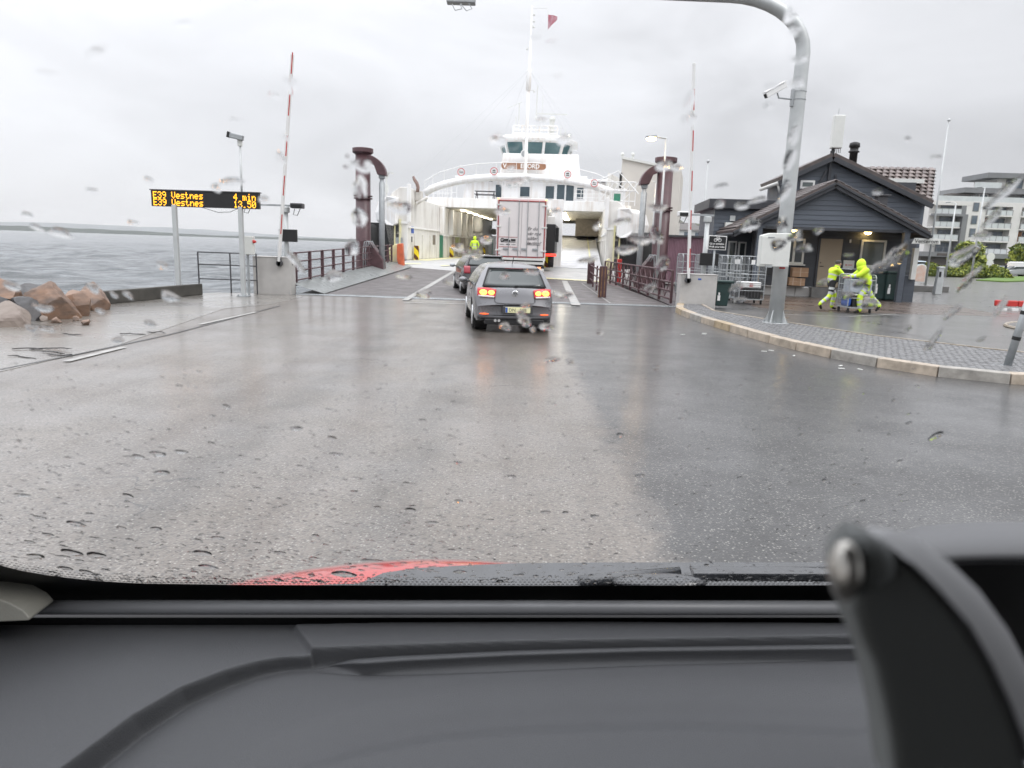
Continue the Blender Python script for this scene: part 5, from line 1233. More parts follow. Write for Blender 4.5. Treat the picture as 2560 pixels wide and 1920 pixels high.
# ---- roll cages
def cage(name, label, x, y, rz, w=.75, d=.7, h=1.75, group='steel roll cages', pales=9, loadfn=None):
    t = thing(name, label, 'roll cage', (x, y, .02), rz, group)
    mb = MB(); m = M['galv']
    def side(pfn, wd):
        pts = [pfn(0, .2), pfn(0, h - .1), pfn(.06, h - .02), pfn(.12, h), pfn(wd - .12, h), pfn(wd - .06, h - .02), pfn(wd, h - .1), pfn(wd, .2)]
        return MB().tube(pts, .018, 6)
    for nm, pfn, wd in (('end_frame', lambda a, z: (-w/2, -d/2 + a, z), d), ('end_frame', lambda a, z: (w/2, -d/2 + a, z), d), ('back_frame', lambda a, z: (-w/2 + a, d/2, z), w)):
        mb = side(pfn, wd)
        for k in range(1, pales): mb.tube([pfn(wd * k / pales, .2), pfn(wd * k / pales, h)], .005, 4)
        for z in (.2, .45, .7, .95, 1.2, 1.45): mb.tube([pfn(0, z), pfn(wd, z)], .008, 4)
        ob(nm, mb, m, t)
    mb = MB().tube([(-w/2, -d/2, .5), (w/2, -d/2, .5)], .01, 5).tube([(-w/2, -d/2, 1.1), (w/2, -d/2, 1.1)], .012, 5)
    ob('front_bar', mb, m, t)
    b = MB().b2((-w/2, -d/2, .16), (w/2, -d/2 + .04, .2)).b2((-w/2, d/2 - .04, .16), (w/2, d/2, .2))
    for k in range(7): b.b2((-w/2 + k * w/6 - .012, -d/2, .17), (-w/2 + k * w/6 + .012, d/2, .19))
    ob('base', b, m, t)
    for sx_ in (-1, 1):
        for sy_ in (-1, 1):
            ob('castor', MB().lathe((sx_*(w/2-.06), sy_*(d/2-.06), .065), [(.065, -.018), (.065, .018)], 14, 'X').box((sx_*(w/2-.06), sy_*(d/2-.06), .13), (.06, .06, .07)), M['rubber'], t)
    return t
cgy = 27.6
cx0 = A(1857, 700, cgy).x
for i, (xp, yy, rr_, lb) in enumerate(((1872, 27.0, .1, 'steel roll cage nearest the mast, holding a white and a black crate'), (1832, 27.6, .15, 'steel roll cage with a paper note, between the one with crates and the green bin'),
                                    (1800, 28.6, -.1, 'steel roll cage behind the bicycle sign post'), (1768, 29.2, .1, 'steel roll cage right of the barrier screen, in front of the mauve wall'), (1722, 29.6, .12, 'steel roll cage at the left end of the row, behind the barrier arm'))):
    c_ = cage('roll_cage', lb, A(xp, 700, yy).x, yy, rr_, w=.85 if i else .95)
    if i in (1, 0): ob('paper_note', MB().box((-.05, -.37, 1.55), (.2 if i else .14, .01, .16)), M['white'], c_)
q = Vector((A(1872, 700, 27.0).x, 27.0, 0))
cr_ = thing('crate', 'white crate with red label lines on the black crate in the roll cage', 'crate', (q.x, q.y, .62)); 
mb = MB().box((0, 0, .11), (.78, .55, .22)); ob('crate_body', mb, M['white'], cr_, bevel=.02)
mb = MB()
for z in (.04, .11, .18): mb.box((0, -.28, z), (.80, .01, .012))
ob('crate_rib', mb, M['galv'], cr_); ob('red_label', MB().box((.02, -.288, .09), (.13, .008, .015)).box((.02, -.288, .15), (.13, .008, .015)).box((.02, -.288, .05), (.13, .008, .015)), M['red'], cr_)
cr_ = thing('crate', 'black folding crate at the bottom of the roll cage, under the white crate', 'crate', (q.x, q.y, .22))
ob('crate_body', MB().box((0, 0, .19), (.80, .56, .38)), M['black'], cr_, bevel=.02)
mb = MB()
for k in range(6): mb.box((-.3 + k * .12, -.285, .2), (.02, .01, .3))
ob('crate_rib', mb, M['darkgrey'], cr_)

# ---- mauve container-like wall behind the right barrier
M['mauve'] = mat('mauve_boards', (.33, .19, .235), .5, col2=(.27, .155, .19), scale=1.5)
mv = thing('shed', 'low mauve metal shed with a flat roof behind the roll cages', 'shed', (8.5, 41, 0))
c0, c1 = A(1668, 590, 40.0), A(1832, 596, 37.0)
mb = MB().prism([(c0.x, 40.5, -2), (c1.x, 37.5, -2), (c1.x, 37.5, c1.z), (c0.x, 40.5, c0.z)], (1.2, 6, 0)); ob('wall', mb, M['mauve'], mv, world=True)
mb = MB()
for k in range(40):
    p_ = Vector((c0.x, 40.48, 0)).lerp(Vector((c1.x, 37.48, 0)), k / 39); mb.bar((p_.x, p_.y, -1), (p_.x, p_.y, lerp(c0.z, c1.z, k/39) - .05), .035, .03)
ob('wall_rib', mb, M['mauve'], mv, world=True)
ob('roof_edge', MB().bar((c0.x - .1, 40.45, c0.z + .03), (c1.x + .1, 37.45, c1.z + .03), .2, .1), M['darkgrey'], mv, world=True)
ob('plinth', MB().bar((c0.x - .1, 40.4, .15), (c1.x, 37.3, .15), .25, .12), M['cab'], mv, world=True)
# ---- tall cream block behind the tower
cbk = thing('tower_block', 'tall windowless cream building behind the right oxblood ramp tower', 'building', (12, 64, 0))
q0, q1 = A(1551, 395, 62), A(1690, 425, 62)
ob('wall', MB().prism([(q0.x, 62, -1), (A(1690, 600, 62).x, 62, -1), (A(1690, 600, 62).x, 62, A(1688, 423, 62).z), (A(1556, 396, 62).x, 62, q0.z)], (2, 8, 0)), mat('cream_render', (.60, .57, .525), .7, var=.06, scale=.5), cbk, world=True)
ob('coping', MB().bar(A(1554, 394, 61.95), A(1690, 422, 61.95), .25, .18), M['offwhite'], cbk, world=True)
ob('dark_slot', MB().b2((q0.x + .02, 61.93, A(1551, 470, 62).z), (q0.x + .22, 62, A(1551, 432, 62).z)), M['black'], cbk, world=True)
for xp in (1556, 1582): ob('roof_vent', MB().tube([A(xp, 396, 62), A(xp + .5, 388, 62)], .08, 6).ball(A(xp + .5, 386, 62), .16, 8, 5), M['offwhite'], cbk, world=True)

# ---- street lamps, poles
def lamp(label, xp, ytop, Y, zbase, lit=True, headdx=-.7, pole_r=.07):
    tp = A(xp, ytop, Y)
    t = thing('street_lamp', label, 'street lamp', (tp.x, Y, zbase), 0, 'street lamps')
    ob('pole', MB().tube([(0, 0, 0), (0, 0, tp.z - zbase)], [pole_r, pole_r * .6], 8), M['galvpale'], t, smooth=True)
    ob('arm', MB().tube([(0, 0, tp.z - zbase), (headdx * .6, 0, tp.z - zbase + .05)], .04, 6), M['galvpale'], t)
    hd = ob('lamp_head', MB().box((headdx, 0, tp.z - zbase + .06), (.5, .24, .12), 0, -.1), M['galv'], t, bevel=.04)
    if lit: ob('lamp_glass', MB().ball((headdx, 0, tp.z - zbase - .04), (.24, .16, .10), 12, 7), M.setdefault('sodium', emis('sodium_lamp', (1, .62, .25), 26)), hd, smooth=True)
    return t
lamp('lit street lamp on a tall pole above the right oxblood tower', 1666, 346, 34.6, 0)
lamp('lit street lamp low in front of the cream block, seen under the tower hood', 1640, 455, 54, 0)
def flagpole(label, x, yb, yt, Y, r=.05, zb=0, bend=0):
    p_ = A(x, yt, Y); t = thing('flagpole', label, 'flagpole', (p_.x, Y, zb), 0, 'slim poles against the sky')
    ob('pole', MB().tube([(0, 0, 0), (0, 0, p_.z - zb)], [r, r * .5], 8), M['galvpale'], t, smooth=True)
    ob('finial', MB().ball((0, 0, p_.z - zb + .06), .09 if Y < 50 else .16, 8, 6), M['galvpale'], t, smooth=True)
    return t
flagpole('thin grey pole with a round top left of the grey kiosk', 1770, 560, 406, 40, .05, 0)
flagpole('white flagpole with a ball top right of the tiled roof', 2372, 480, 303, 44, .07)

# ---- the dark grey kiosk
HH = R(6); K = Frame(A(1885, 700, 31.8) * 1, HH); K.o.z = 0
house = thing('kiosk_house', 'dark grey wooden quay house with gabled porch, brown tiled roof and beige door', 'house', K.o, -HH)
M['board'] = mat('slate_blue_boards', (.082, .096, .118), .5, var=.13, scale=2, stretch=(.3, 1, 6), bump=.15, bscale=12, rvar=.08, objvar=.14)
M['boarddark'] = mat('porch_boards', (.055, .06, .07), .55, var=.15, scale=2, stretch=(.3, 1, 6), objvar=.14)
M['tile'] = mat('brown_roof_tile', (.105, .082, .075), .42, col2=(.06, .048, .045), scale=4, rvar=.1, objvar=.3)
M['verge'] = mat('dark_verge_board', (.04, .043, .05), .5, var=.15)
def clad(poly, bh, m, parent, out=.03, name='plank', xr=None):
    """lap boards over a convex upright polygon given in (u,z) at depth v; each board an object"""
    v, P = poly; zs = [p[1] for p in P]; z = min(zs)
    while z < max(zs) - .02:
        z1 = min(z + bh, max(zs) - .005); zm_ = []
        def span_(zz):
            xs = []
            for a, b in zip(P, P[1:] + P[:1]):
                if abs(a[1] - b[1]) > 1e-6 and min(a[1], b[1]) - 1e-6 <= zz <= max(a[1], b[1]) + 1e-6:
                    xs.append(a[0] + (b[0] - a[0]) * (zz - a[1]) / (b[1] - a[1]))
            return (min(xs), max(xs)) if xs else (0, 0)
        a, b = span_(z + .001), span_(z1 - .001)
        mb = MB().add([(a[0], v - out, z + .004), (a[1], v - out, z + .004), (b[1], v - .008, z1), (b[0], v - .008, z1), (a[0], v + .03, z + .004), (a[1], v + .03, z + .004), (b[1], v + .03, z1), (b[0], v + .03, z1)],
                      [(0,1,2,3),(7,6,5,4),(0,4,5,1),(1,5,6,2),(2,6,7,3),(3,7,4,0)])
        ob(name, mb, m, parent); z = z1
ap = K(2085, 462, 0); el = K(1832, 583, 0); er = K(2316, 588, 0); fl_, fr2 = K(1885, 571, 0), K(2270, 580, 0)
zf = (fl_.z + fr2.z) / 2
gablepoly = [(fl_.x - .05, zf), (fr2.x + .2, zf), (ap.x, ap.z - .12)]
# left edge of gable follows the rafters
sl_l = (ap.z - el.z) / (ap.x - el.x); sl_r = (ap.z - er.z) / (er.x - ap.x)
gp = [(ap.x - (ap.z - .15 - zf) / sl_l, zf), (ap.x + (ap.z - .15 - zf) / sl_r, zf), (ap.x, ap.z - .15)]
gw = ob('porch_gable', MB().prism([(p[0], .02, p[1]) for p in gp], (0, .12, 0)), M['board'], house)
clad((0.0, gp), .205, M['board'], gw)
ob('fascia', MB().b2((gp[0][0] + .6, -.06, zf - .03), (gp[1][0] - .5, -.035, zf + .10)), M['verge'], house, bevel=.01)
# rafters (verge boards) and roof planes
def roof_slope(parent, apex, eave, v0_, v1_, th=.16, m=None, name='roof'):
    a, e = Vector((apex[0], 0, apex[1])), Vector((eave[0], 0, eave[1])); n = Vector((-(e - a).z, 0, (e - a).x)).normalized()
    if n.z < 0: n = -n
    pts = [a, e, e + n * th, a + n * th]
    return ob(name, MB().prism([(p.x, v0_, p.z) for p in pts], (0, v1_ - v0_, 0)), m or M['tile'], parent, bevel=.01)
for e_ in (el, er):
    rf_ = roof_slope(house, (ap.x, ap.z), (e_.x, e_.z), -.25, 6.0)
    roof_slope(house, (ap.x, ap.z - .17), (e_.x, e_.z - .17), -.3, -.2, .17, M['verge'], 'verge_board')
    roof_slope(house, (ap.x, ap.z - .02), (e_.x, e_.z - .02), -.36, -.28, .10, M['verge'], 'verge_trim')
    # tile courses standing proud on the slope: verge tiles seen edge on, individually
    a, e = Vector((ap.x, 0, ap.z + .17)), Vector((e_.x, 0, e_.z + .17)); L_ = (e - a).length; d = (e - a).normalized(); n = Vector((-d.z, 0, d.x)); n = n if n.z > 0 else -n
    tm_ = MB(); k = 0
    tl = None
    ncol = 15 if e_ is el else 6
    nrow = int(L_ / .34)
    for j in range(nrow):
        for c in range(ncol):
            if tl is None:
                tmesh = MB(); tv = []
                for q_ in range(5):
                    yy = q_ / 4 * .30; hz = .035 * math.sin(math.pi * q_ / 4) + .02
                    tv += [(0, yy, hz + .0), (.37, yy, hz + .035)]
                tmesh.add(tv, [(2*i, 2*i+2, 2*i+3, 2*i+1) for i in range(4)])
                base = ob('roof_tile', tmesh, M['tile'], rf_); tl = base
                sdf = base.modifiers.new('s', 'SOLIDIFY'); sdf.thickness = .02
                o_ = base
            else: o_ = inst(tl, rf_, (0, 0, 0))
            p_ = a + d * (j * .34); ang = math.atan2(-d.z, abs(d.x))
            o_.location = (p_.x, -.25 + c * .31, p_.z)
            o_.rotation_euler = (0, ang, 0) if e_ is er else (0, ang, 0)
            if e_ is el: o_.rotation_euler = (0, ang, math.pi); o_.location = (p_.x, -.25 + c * .31 + .3, p_.z)
# recessed porch wall
pv = 2.0
wl0, wr0 = K(1905, 600, pv).x, K(2275, 600, pv).x
zg = .45
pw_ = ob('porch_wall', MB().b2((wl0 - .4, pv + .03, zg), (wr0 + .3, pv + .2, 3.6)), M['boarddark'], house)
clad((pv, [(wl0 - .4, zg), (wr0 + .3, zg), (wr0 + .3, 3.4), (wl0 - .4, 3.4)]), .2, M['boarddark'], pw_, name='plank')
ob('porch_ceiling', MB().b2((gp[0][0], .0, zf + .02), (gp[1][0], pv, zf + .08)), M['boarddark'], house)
ob('porch_post', MB().b2((K(2243, 700, .1).x - .0, -.05, 0), (K(2243, 700, .1).x + .24, .2, zf)), M['board'], house, bevel=.012)
ob('porch_post', MB().b2((K(1886, 700, .1).x - .1, -.05, 0), (K(1886, 700, .1).x + .12, .2, zf)), M['board'], house, bevel=.012)
ob('gutter', MB().tube([(er.x + .05, -.3, er.z - .05), (er.x + .05, 6, er.z - .05)], .08, 8).tube([(el.x - .05, -.3, el.z - .05), (el.x - .05, 6, el.z - .05)], .08, 8), M['verge'], house, smooth=True)
# foundation blocks
fb = [K(x, 735, pv).x for x in (1908, 1985, 2022, 2100, 2170, 2240, 2275)]
for a, b in zip(fb, fb[1:]):
    ob('foundation_block', MB().b2((a + .01, pv - .12, .02), (b - .01, pv + .1, zg - .04)), M['cab'], house, bevel=.012)
ob('sill_plank', MB().b2((K(1908, 720, pv-.2).x, pv - .3, zg - .03), (K(2008, 720, pv-.2).x, pv + .1, zg + .01)), M['cab'], house, bevel=.006)
ob('door_step', MB().b2((K(2025, 722, pv-.2).x, pv - .5, .0), (K(2100, 722, pv-.2).x, pv + .1, zg - .01)), M['concrete'], house, bevel=.01)
# door
M['door'] = mat('beige_door', (.40, .33, .24), .55, var=.05, scale=1.2)
q0, q1 = K(2040, 718, pv), K(2105, 598, pv)
dx0, dx1 = K(2045, 655, pv).x, K(2100, 655, pv).x
dr = ob('door', MB().b2((dx0, pv - .09, zg + .02), (dx1, pv - .03, q1.z)), M['door'], house, bevel=.01)
ob('door_handle', MB().bar((dx0 + .06, pv - .13, 1.42), (dx0 + .22, pv - .13, 1.42), .03).lathe((dx0 + .08, pv - .11, 1.58), [(.025, -.02), (.025, .02)], 8, 'Y'), M['black'], dr)
mb = MB()
mb.b2((dx0 - .1, pv - .10, zg), (dx0 - .005, pv, q1.z + .1)).b2((dx1 + .005, pv - .10, zg), (dx1 + .1, pv, q1.z + .1)).b2((dx0 - .1, pv - .10, q1.z + .005), (dx1 + .1, pv, q1.z + .1))
ob('door_frame', mb, M['verge'], house)
# windows
def hwin(xa, xb, ya, yb, v, name='window', pane=None, mull=()):
    a, b = K(xa, (ya+yb)/2, v), K(xb, (ya+yb)/2, v); z1_, z0_ = K((xa+xb)/2, ya, v).z, K((xa+xb)/2, yb, v).z
    mb = MB(); t_ = .09
    mb.b2((a.x, v - .09, z0_), (a.x + t_, v, z1_)).b2((b.x - t_, v - .09, z0_), (b.x, v, z1_)).b2((a.x + t_, v - .09, z1_ - t_), (b.x - t_, v, z1_)).b2((a.x + t_, v - .09, z0_), (b.x - t_, v, z0_ + t_))
    f = ob(name, mb, M['offwhite'], house, bevel=.008)
    ob('pane', MB().b2((a.x + t_, v - .05, z0_ + t_), (b.x - t_, v - .03, z1_ - t_)), pane or M['kpane'], f)
    ob('sill', MB().b2((a.x - .08, v - .16, z0_ - .06), (b.x + .08, v - .02, z0_ - .005)), M['offwhite'], f, bevel=.006)
    for k in mull: xm = lerp(a.x, b.x, k); ob('mullion', MB().b2((xm - .05, v - .09, z0_ + t_), (xm + .05, v - .02, z1_ - t_)), M['offwhite'], f)
    return f
M['kpane'] = mat('dim_window', (.15, .17, .165), .12, col2=(.10, .12, .12), scale=1.2)
M['kpaned'] = mat('dark_window', (.05, .06, .065), .1, var=.2, scale=2)
hwin(1958, 2010, 596, 660, pv, pane=M['kpaned'], mull=(.5,))
hwin(2149, 2212, 600, 668, pv)
# wall lamps (lit)
M['walllamp'] = emis('wall_lamp_warm', (1, .68, .25), 16)
for xp, yp in ((1986, 574), (2171, 580)):
    q = K(xp, yp, 1.7); lf = ob('wall_lamp', MB().box((q.x, 1.8, q.z + .06), (.34, .3, .06)), M['black'], house, bevel=.02)
    ob('lamp_glass', MB().ball((q.x, 1.75, q.z - .02), (.16, .13, .10), 12, 8), M['walllamp'], lf, smooth=True)
q = K(2126, 603, pv - .1); ob('wall_sensor', MB().box((q.x, pv - .1, q.z), (.07, .06, .15)), M['white'], house, bevel=.01)
q = K(2122, 661, pv - .12); ns = ob('notice_board', MB().box((q.x, pv - .1, q.z), (.48, .05, .36)), M['offwhite'], house, bevel=.015)
ob('small_print', MB().box((q.x + .05, pv - .13, q.z - .03), (.22, .006, .03)).box((q.x - .12, pv - .13, q.z - .03), (.05, .006, .07)), M['red'], ns)
q = K(1920, 570, -.12); ob('security_camera', MB().ball((K(1874, 577, -.1).x, -.12, K(1874, 577, -.1).z), .09, 10, 6), M['white'], house, smooth=True)
# upper gable behind
uv = 5.2
ua, ul, ur = K(2078, 394, uv), K(1944, 455, uv), K(2322, 512, uv)
slL = (ua.z - ul.z) / (ua.x - ul.x); slR = (ua.z - ur.z) / (ur.x - ua.x)
zc = 3.2
up_ = [(ul.x + .35, zc), (ur.x - .3, zc), (ur.x - .3, ua.z - .2 - slR * (ur.x - .3 - ua.x)), (ua.x, ua.z - .2), (ul.x + .35, ua.z - .2 - slL * (ua.x - ul.x - .35))]
uw = ob('upper_gable', MB().prism([(p[0], uv + .05, p[1]) for p in up_], (0, 3.5, 0)), M['board'], house)
clad((uv + .02, up_), .23, M['board'], uw)
for e_ in (ul, ur):
    roof_slope(house, (ua.x, ua.z), (e_.x, e_.z), uv - .35, uv + 3.5, .2)
    roof_slope(house, (ua.x, ua.z - .2), (e_.x, e_.z - .2), uv - .42, uv - .28, .22, M['verge'], 'verge_board')
ob('gutter', MB().tube([(ul.x - .08, uv - .4, ul.z - .1), (ul.x - .08, uv + 3.2, ul.z - .1)], .1, 8).tube([(ul.x - .08, uv - .35, ul.z - .1), (ul.x + .1, uv - .2, ul.z - .5), (ul.x + .35, uv - .05, ul.z - .7), (ul.x + .35, uv - .05, 3)], .05, 8), M['offwhite'], house, smooth=True)
def uwin(xa, xb, ya, yb):
    a, b = K(xa, (ya+yb)/2, uv), K(xb, (ya+yb)/2, uv); z1_, z0_ = K((xa+xb)/2, ya, uv).z, K((xa+xb)/2, yb, uv).z
    f = ob('window', MB().b2((a.x, uv - .08, z0_), (b.x, uv + .02, z1_)), M['white'], house, bevel=.01); ob('pane', MB().b2((a.x + .1, uv - .10, z0_ + .1), (b.x - .1, uv - .085, z1_ - .1)), M['kpane'], f)
uwin(2000, 2036, 451, 472)
mb = MB(); q = K(2077, 400, uv - .1)
mb.bar((q.x, uv - .12, ua.z - 1.7), (q.x, uv - .12, ua.z + .3), .12).bar((q.x - .15, uv - .12, ua.z - .6), (q.x - .75, uv - .12, ua.z - 2.1), .08).bar((q.x + .3, uv - .12, ua.z - .8), (q.x + .5, uv - .12, ua.z - 1.9), .08)
ob('antenna_brace', mb, M['verge'], house)
# chimney pipe and vent
q = K(2133, 395, uv + 1.5); ob('chimney_pipe', MB().lathe((q.x, uv + 1.5, q.z), [(.19, -.8), (.19, .25), (.26, .27), (.26, .33), (.2, .35), (.2, .5), (.26, .52), (.24, .72), (.1, .78)], 16), M['black'], house, smooth=True)
q = K(2204, 490, 1.6); ob('roof_vent', MB().box((q.x, 1.6, q.z - .35), (.42, .42, .7)).box((q.x, 1.6, q.z + .02), (.62, .6, .06)).ball((q.x, 1.6, q.z + .14), .06, 8, 5), M['darkgrey'], house, bevel=.01)
# tiled wing roof seen face on
tv_ = 9.5
t0, t1, t2, t3 = K(2160, 423, tv_ + 3), K(2339, 421, tv_ + 3), K(2330, 500, tv_), K(2200, 500, tv_)
zA, zB = t1.z, t2.z; xL, xR, xR2 = t0.x - 1, t1.x, t2.x
wr = ob('wing_roof', MB().prism([(xL, tv_, zB), (xR2, tv_, zB), (xR, tv_ + 3, zA), (xL, tv_ + 3, zA)], (0, .05, -.25)), M['tile'], house)
ob('wing_wall', MB().b2((xL, tv_ + .3, 0), (K(2306, 560, tv_ + .3).x, tv_ + 6, zB)), M['board'], house)
ob('wing_gutter', MB().b2((xR2 - 1.0, tv_ - .12, zB - .12), (xR2 + .02, tv_ + .02, zB - .0)).b2((K(2216, 449, tv_+1.2).x, tv_ + .9, K(2216, 452, tv_+1).z - .1), (K(2306, 449, tv_+1.2).x, tv_ + 1.5, K(2216, 446, tv_+1).z)), M['offwhite'], house)
ob('dormer_wall', MB().b2((K(2230, 465, tv_+.6).x, tv_ + .5, zB - .1), (K(2288, 465, tv_+.6).x, tv_ + 1.6, K(2250, 456, tv_+.6).z)), M['boarddark'], house)
sl = math.atan2(zA - zB, 3); tw, th_ = .36, .40
cosl = math.hypot(3, zA - zB); rows = int(cosl / th_); cols = int((xR - K(2170, 430, tv_+2.5).x) / tw)
tmesh = MB(); tv2 = []
for q_ in range(6):
    xx = q_ / 5 * tw; hz = .05 * math.sin(math.pi * q_ / 5) ** 1.0 - (.02 if q_ in (0, 5) else 0)
    tv2 += [(xx, 0, hz + .05), (xx, th_ * 1.02, hz)]
tmesh.add(tv2, [(2*i, 2*i+1, 2*i+3, 2*i+2) for i in range(5)])
base = None
M['tile2'] = mat('faded_roof_tile', (.20, .165, .15), .38, col2=(.13, .105, .10), scale=2.5, rvar=.1, objvar=.3)
for j in range(rows):
    for c in range(cols):
        if base is None:
            base = ob('roof_tile', tmesh, M['tile2'], wr, smooth=True); o_ = base; sdf = base.modifiers.new('s', 'SOLIDIFY'); sdf.thickness = .03
        else: o_ = inst(base, wr, (0, 0, 0))
        dd = j * th_; o_.location = (lerp(xR2, xR, (j + .5) / rows) - (c + 1) * tw, tv_ + dd * math.cos(sl), zB + dd * math.sin(sl) + .01); o_.rotation_euler = (sl, 0, 0)
# left wing (grey, flat eaves) with air-con unit, door, windows
lv = 4.0
l0, l1 = K(1772, 508, lv), K(1895, 520, lv)
xl0, xl1 = K(1778, 640, lv).x, K(1905, 640, lv).x; zl = K(1780, 521, lv).z
lw = ob('side_wing', MB().b2((xl0, lv + .04, 0), (xl1 + 1, lv + 5, zl)), M['board'], house)
clad((lv, [(xl0, .3), (xl1 + .6, .3), (xl1 + .6, zl), (xl0, zl)]), .2, M['board'], lw)
ob('wing_fascia', MB().b2((xl0 - .35, lv - .3, zl), (xl1 + 1.2, lv + 5, zl + .45)), M['verge'], house, bevel=.02)
q = K(1828, 570, lv - .2); ac = ob('air_conditioner', MB().box((q.x, lv - .2, q.z), (.62, .3, .5)), M['offwhite'], house, bevel=.02)
ob('fan_grille', MB().lathe((q.x + .1, lv - .36, q.z), [(.19, 0), (.19, .02)], 20, 'Y'), M['darkgrey'], ac)
q = K(1831, 546, lv); ob('wall_vent', MB().box((q.x, lv - .06, q.z), (.25, .06, .26)), M['galvpale'], house, bevel=.01)
def lwin(xa, xb, ya, yb, mull=()):
    a, b = K(xa, 650, lv), K(xb, 650, lv); z1_, z0_ = K(xa, ya, lv).z, max(.35, K(xa, yb, lv).z)
    f = ob('window', MB().b2((a.x, lv - .08, z0_), (b.x, lv - .0, z1_)), M['white'], house, bevel=.008)
    ob('pane', MB().b2((a.x + .08, lv - .1, z0_ + .08), (b.x - .08, lv - .085, z1_ - .08)), M['kpaned'], f)
lwin(1817, 1838, 602, 690); lwin(1842, 1862, 604, 700)
ob('beige_panel', MB().b2((K(1888, 650, 1.2).x, 1.2, .5), (K(1902, 650, 1.2).x, 1.25, K(1890, 600, 1.2).z)), M['door'], house)
ob('post_box_red', MB().b2((K(1913, 660, .8).x, .7, .95), (K(1932, 660, .8).x, 1.0, 1.35)), M['black'], house, bevel=.02)
# sign on the side: Venterom
q = K(2315, 603, -.2)
vs_ = ob('name_sign', MB().prism([(q.x - .55, -.2, q.z - .12), (q.x + .6, -.2, q.z - .12), (q.x + .55, -.2, q.z + .12), (q.x - .45, -.2, q.z + .12)], (0, .08, 0)), M['offwhite'], house, bevel=.01)
text('lettering', 'Venterom', .235, M['black'], vs_, (q.x - .46, -.212, q.z - .08))
ob('side_panel', MB().b2((K(2283, 650, .6).x, .6, 1.0), (K(2295, 650, .6).x, .8, K(2290, 620, .6).z)), M['offwhite'], house)
ob('lower_wall', MB().b2((K(2262, 700, .8).x, .8, 0), (K(2288, 700, .8).x, 4, 1.15)), M['board'], house)
# antenna panel on the roof ridge
q0, q1 = K(2081, 372, uv), K(2103, 292, uv)
an = thing('antenna_panel', 'tall white box antenna standing on the ridge of the grey house', 'antenna', (0, 0, 0))
an.parent = None; an.location = K.o + K.r * q0.x + K.a * (uv - .1); WM[an.name] = Matrix.Translation(an.location) @ Matrix.Rotation(-HH, 4, 'Z'); an.rotation_euler = (0, 0, -HH)
zb_ = q0.z; zt_ = q1.z + .05
ob('radome', MB().box((.12, 0, (zb_ + zt_) / 2), (.52, .34, zt_ - zb_)), M['offwhite'], an, bevel=.05, seg=3)
mb = MB()
for k in range(6): mb.tube([(-.08 + k * .08, -.08, zb_ - .22), (-.08 + k * .08, -.08, zb_ + .02)], .015, 5)
mb.tube([(.02, 0, zb_ - .55), (.02, 0, zb_)], .06, 8)
ob('connector', mb, M['black'], an); ob('lightning_rod', MB().tube([(.05, 0, zt_), (.08, 0, zt_ + .32)], .012, 5), M['galv'], an)
# cardboard boxes
cbm = mat('cardboard', (.36, .22, .13), .7, var=.1, scale=3); tape = mat('parcel_tape', (.48, .36, .26), .4, var=.05)
def carton(label, xp, yp, w, h, d):
    q = K(xp, yp, pv - .35); W_ = K.o + K.r * q.x + K.a * (pv - .42); t = thing('cardboard_box', label, 'box', (W_.x, W_.y, q.z), -HH, 'cardboard boxes stacked under the window')
    ob('carton', MB().box((0, 0, h/2), (w, d, h)), cbm, t, bevel=.01); ob('tape', MB().box((0, -d/2 - .002, h/2), (.05, .003, h)).box((0, -d/2 - .002, h * .52), (w, .003, .02)), tape, t)
carton('largest cardboard box, lying on top of the two small ones under the kiosk window', 1996, 692, .70, .42, .4)
carton('small cardboard box at the bottom left of the stack under the window', 1978, 713, .34, .36, .35)
carton('small open-topped cardboard box at the bottom right of the stack under the window', 1997, 714, .38, .34, .35)
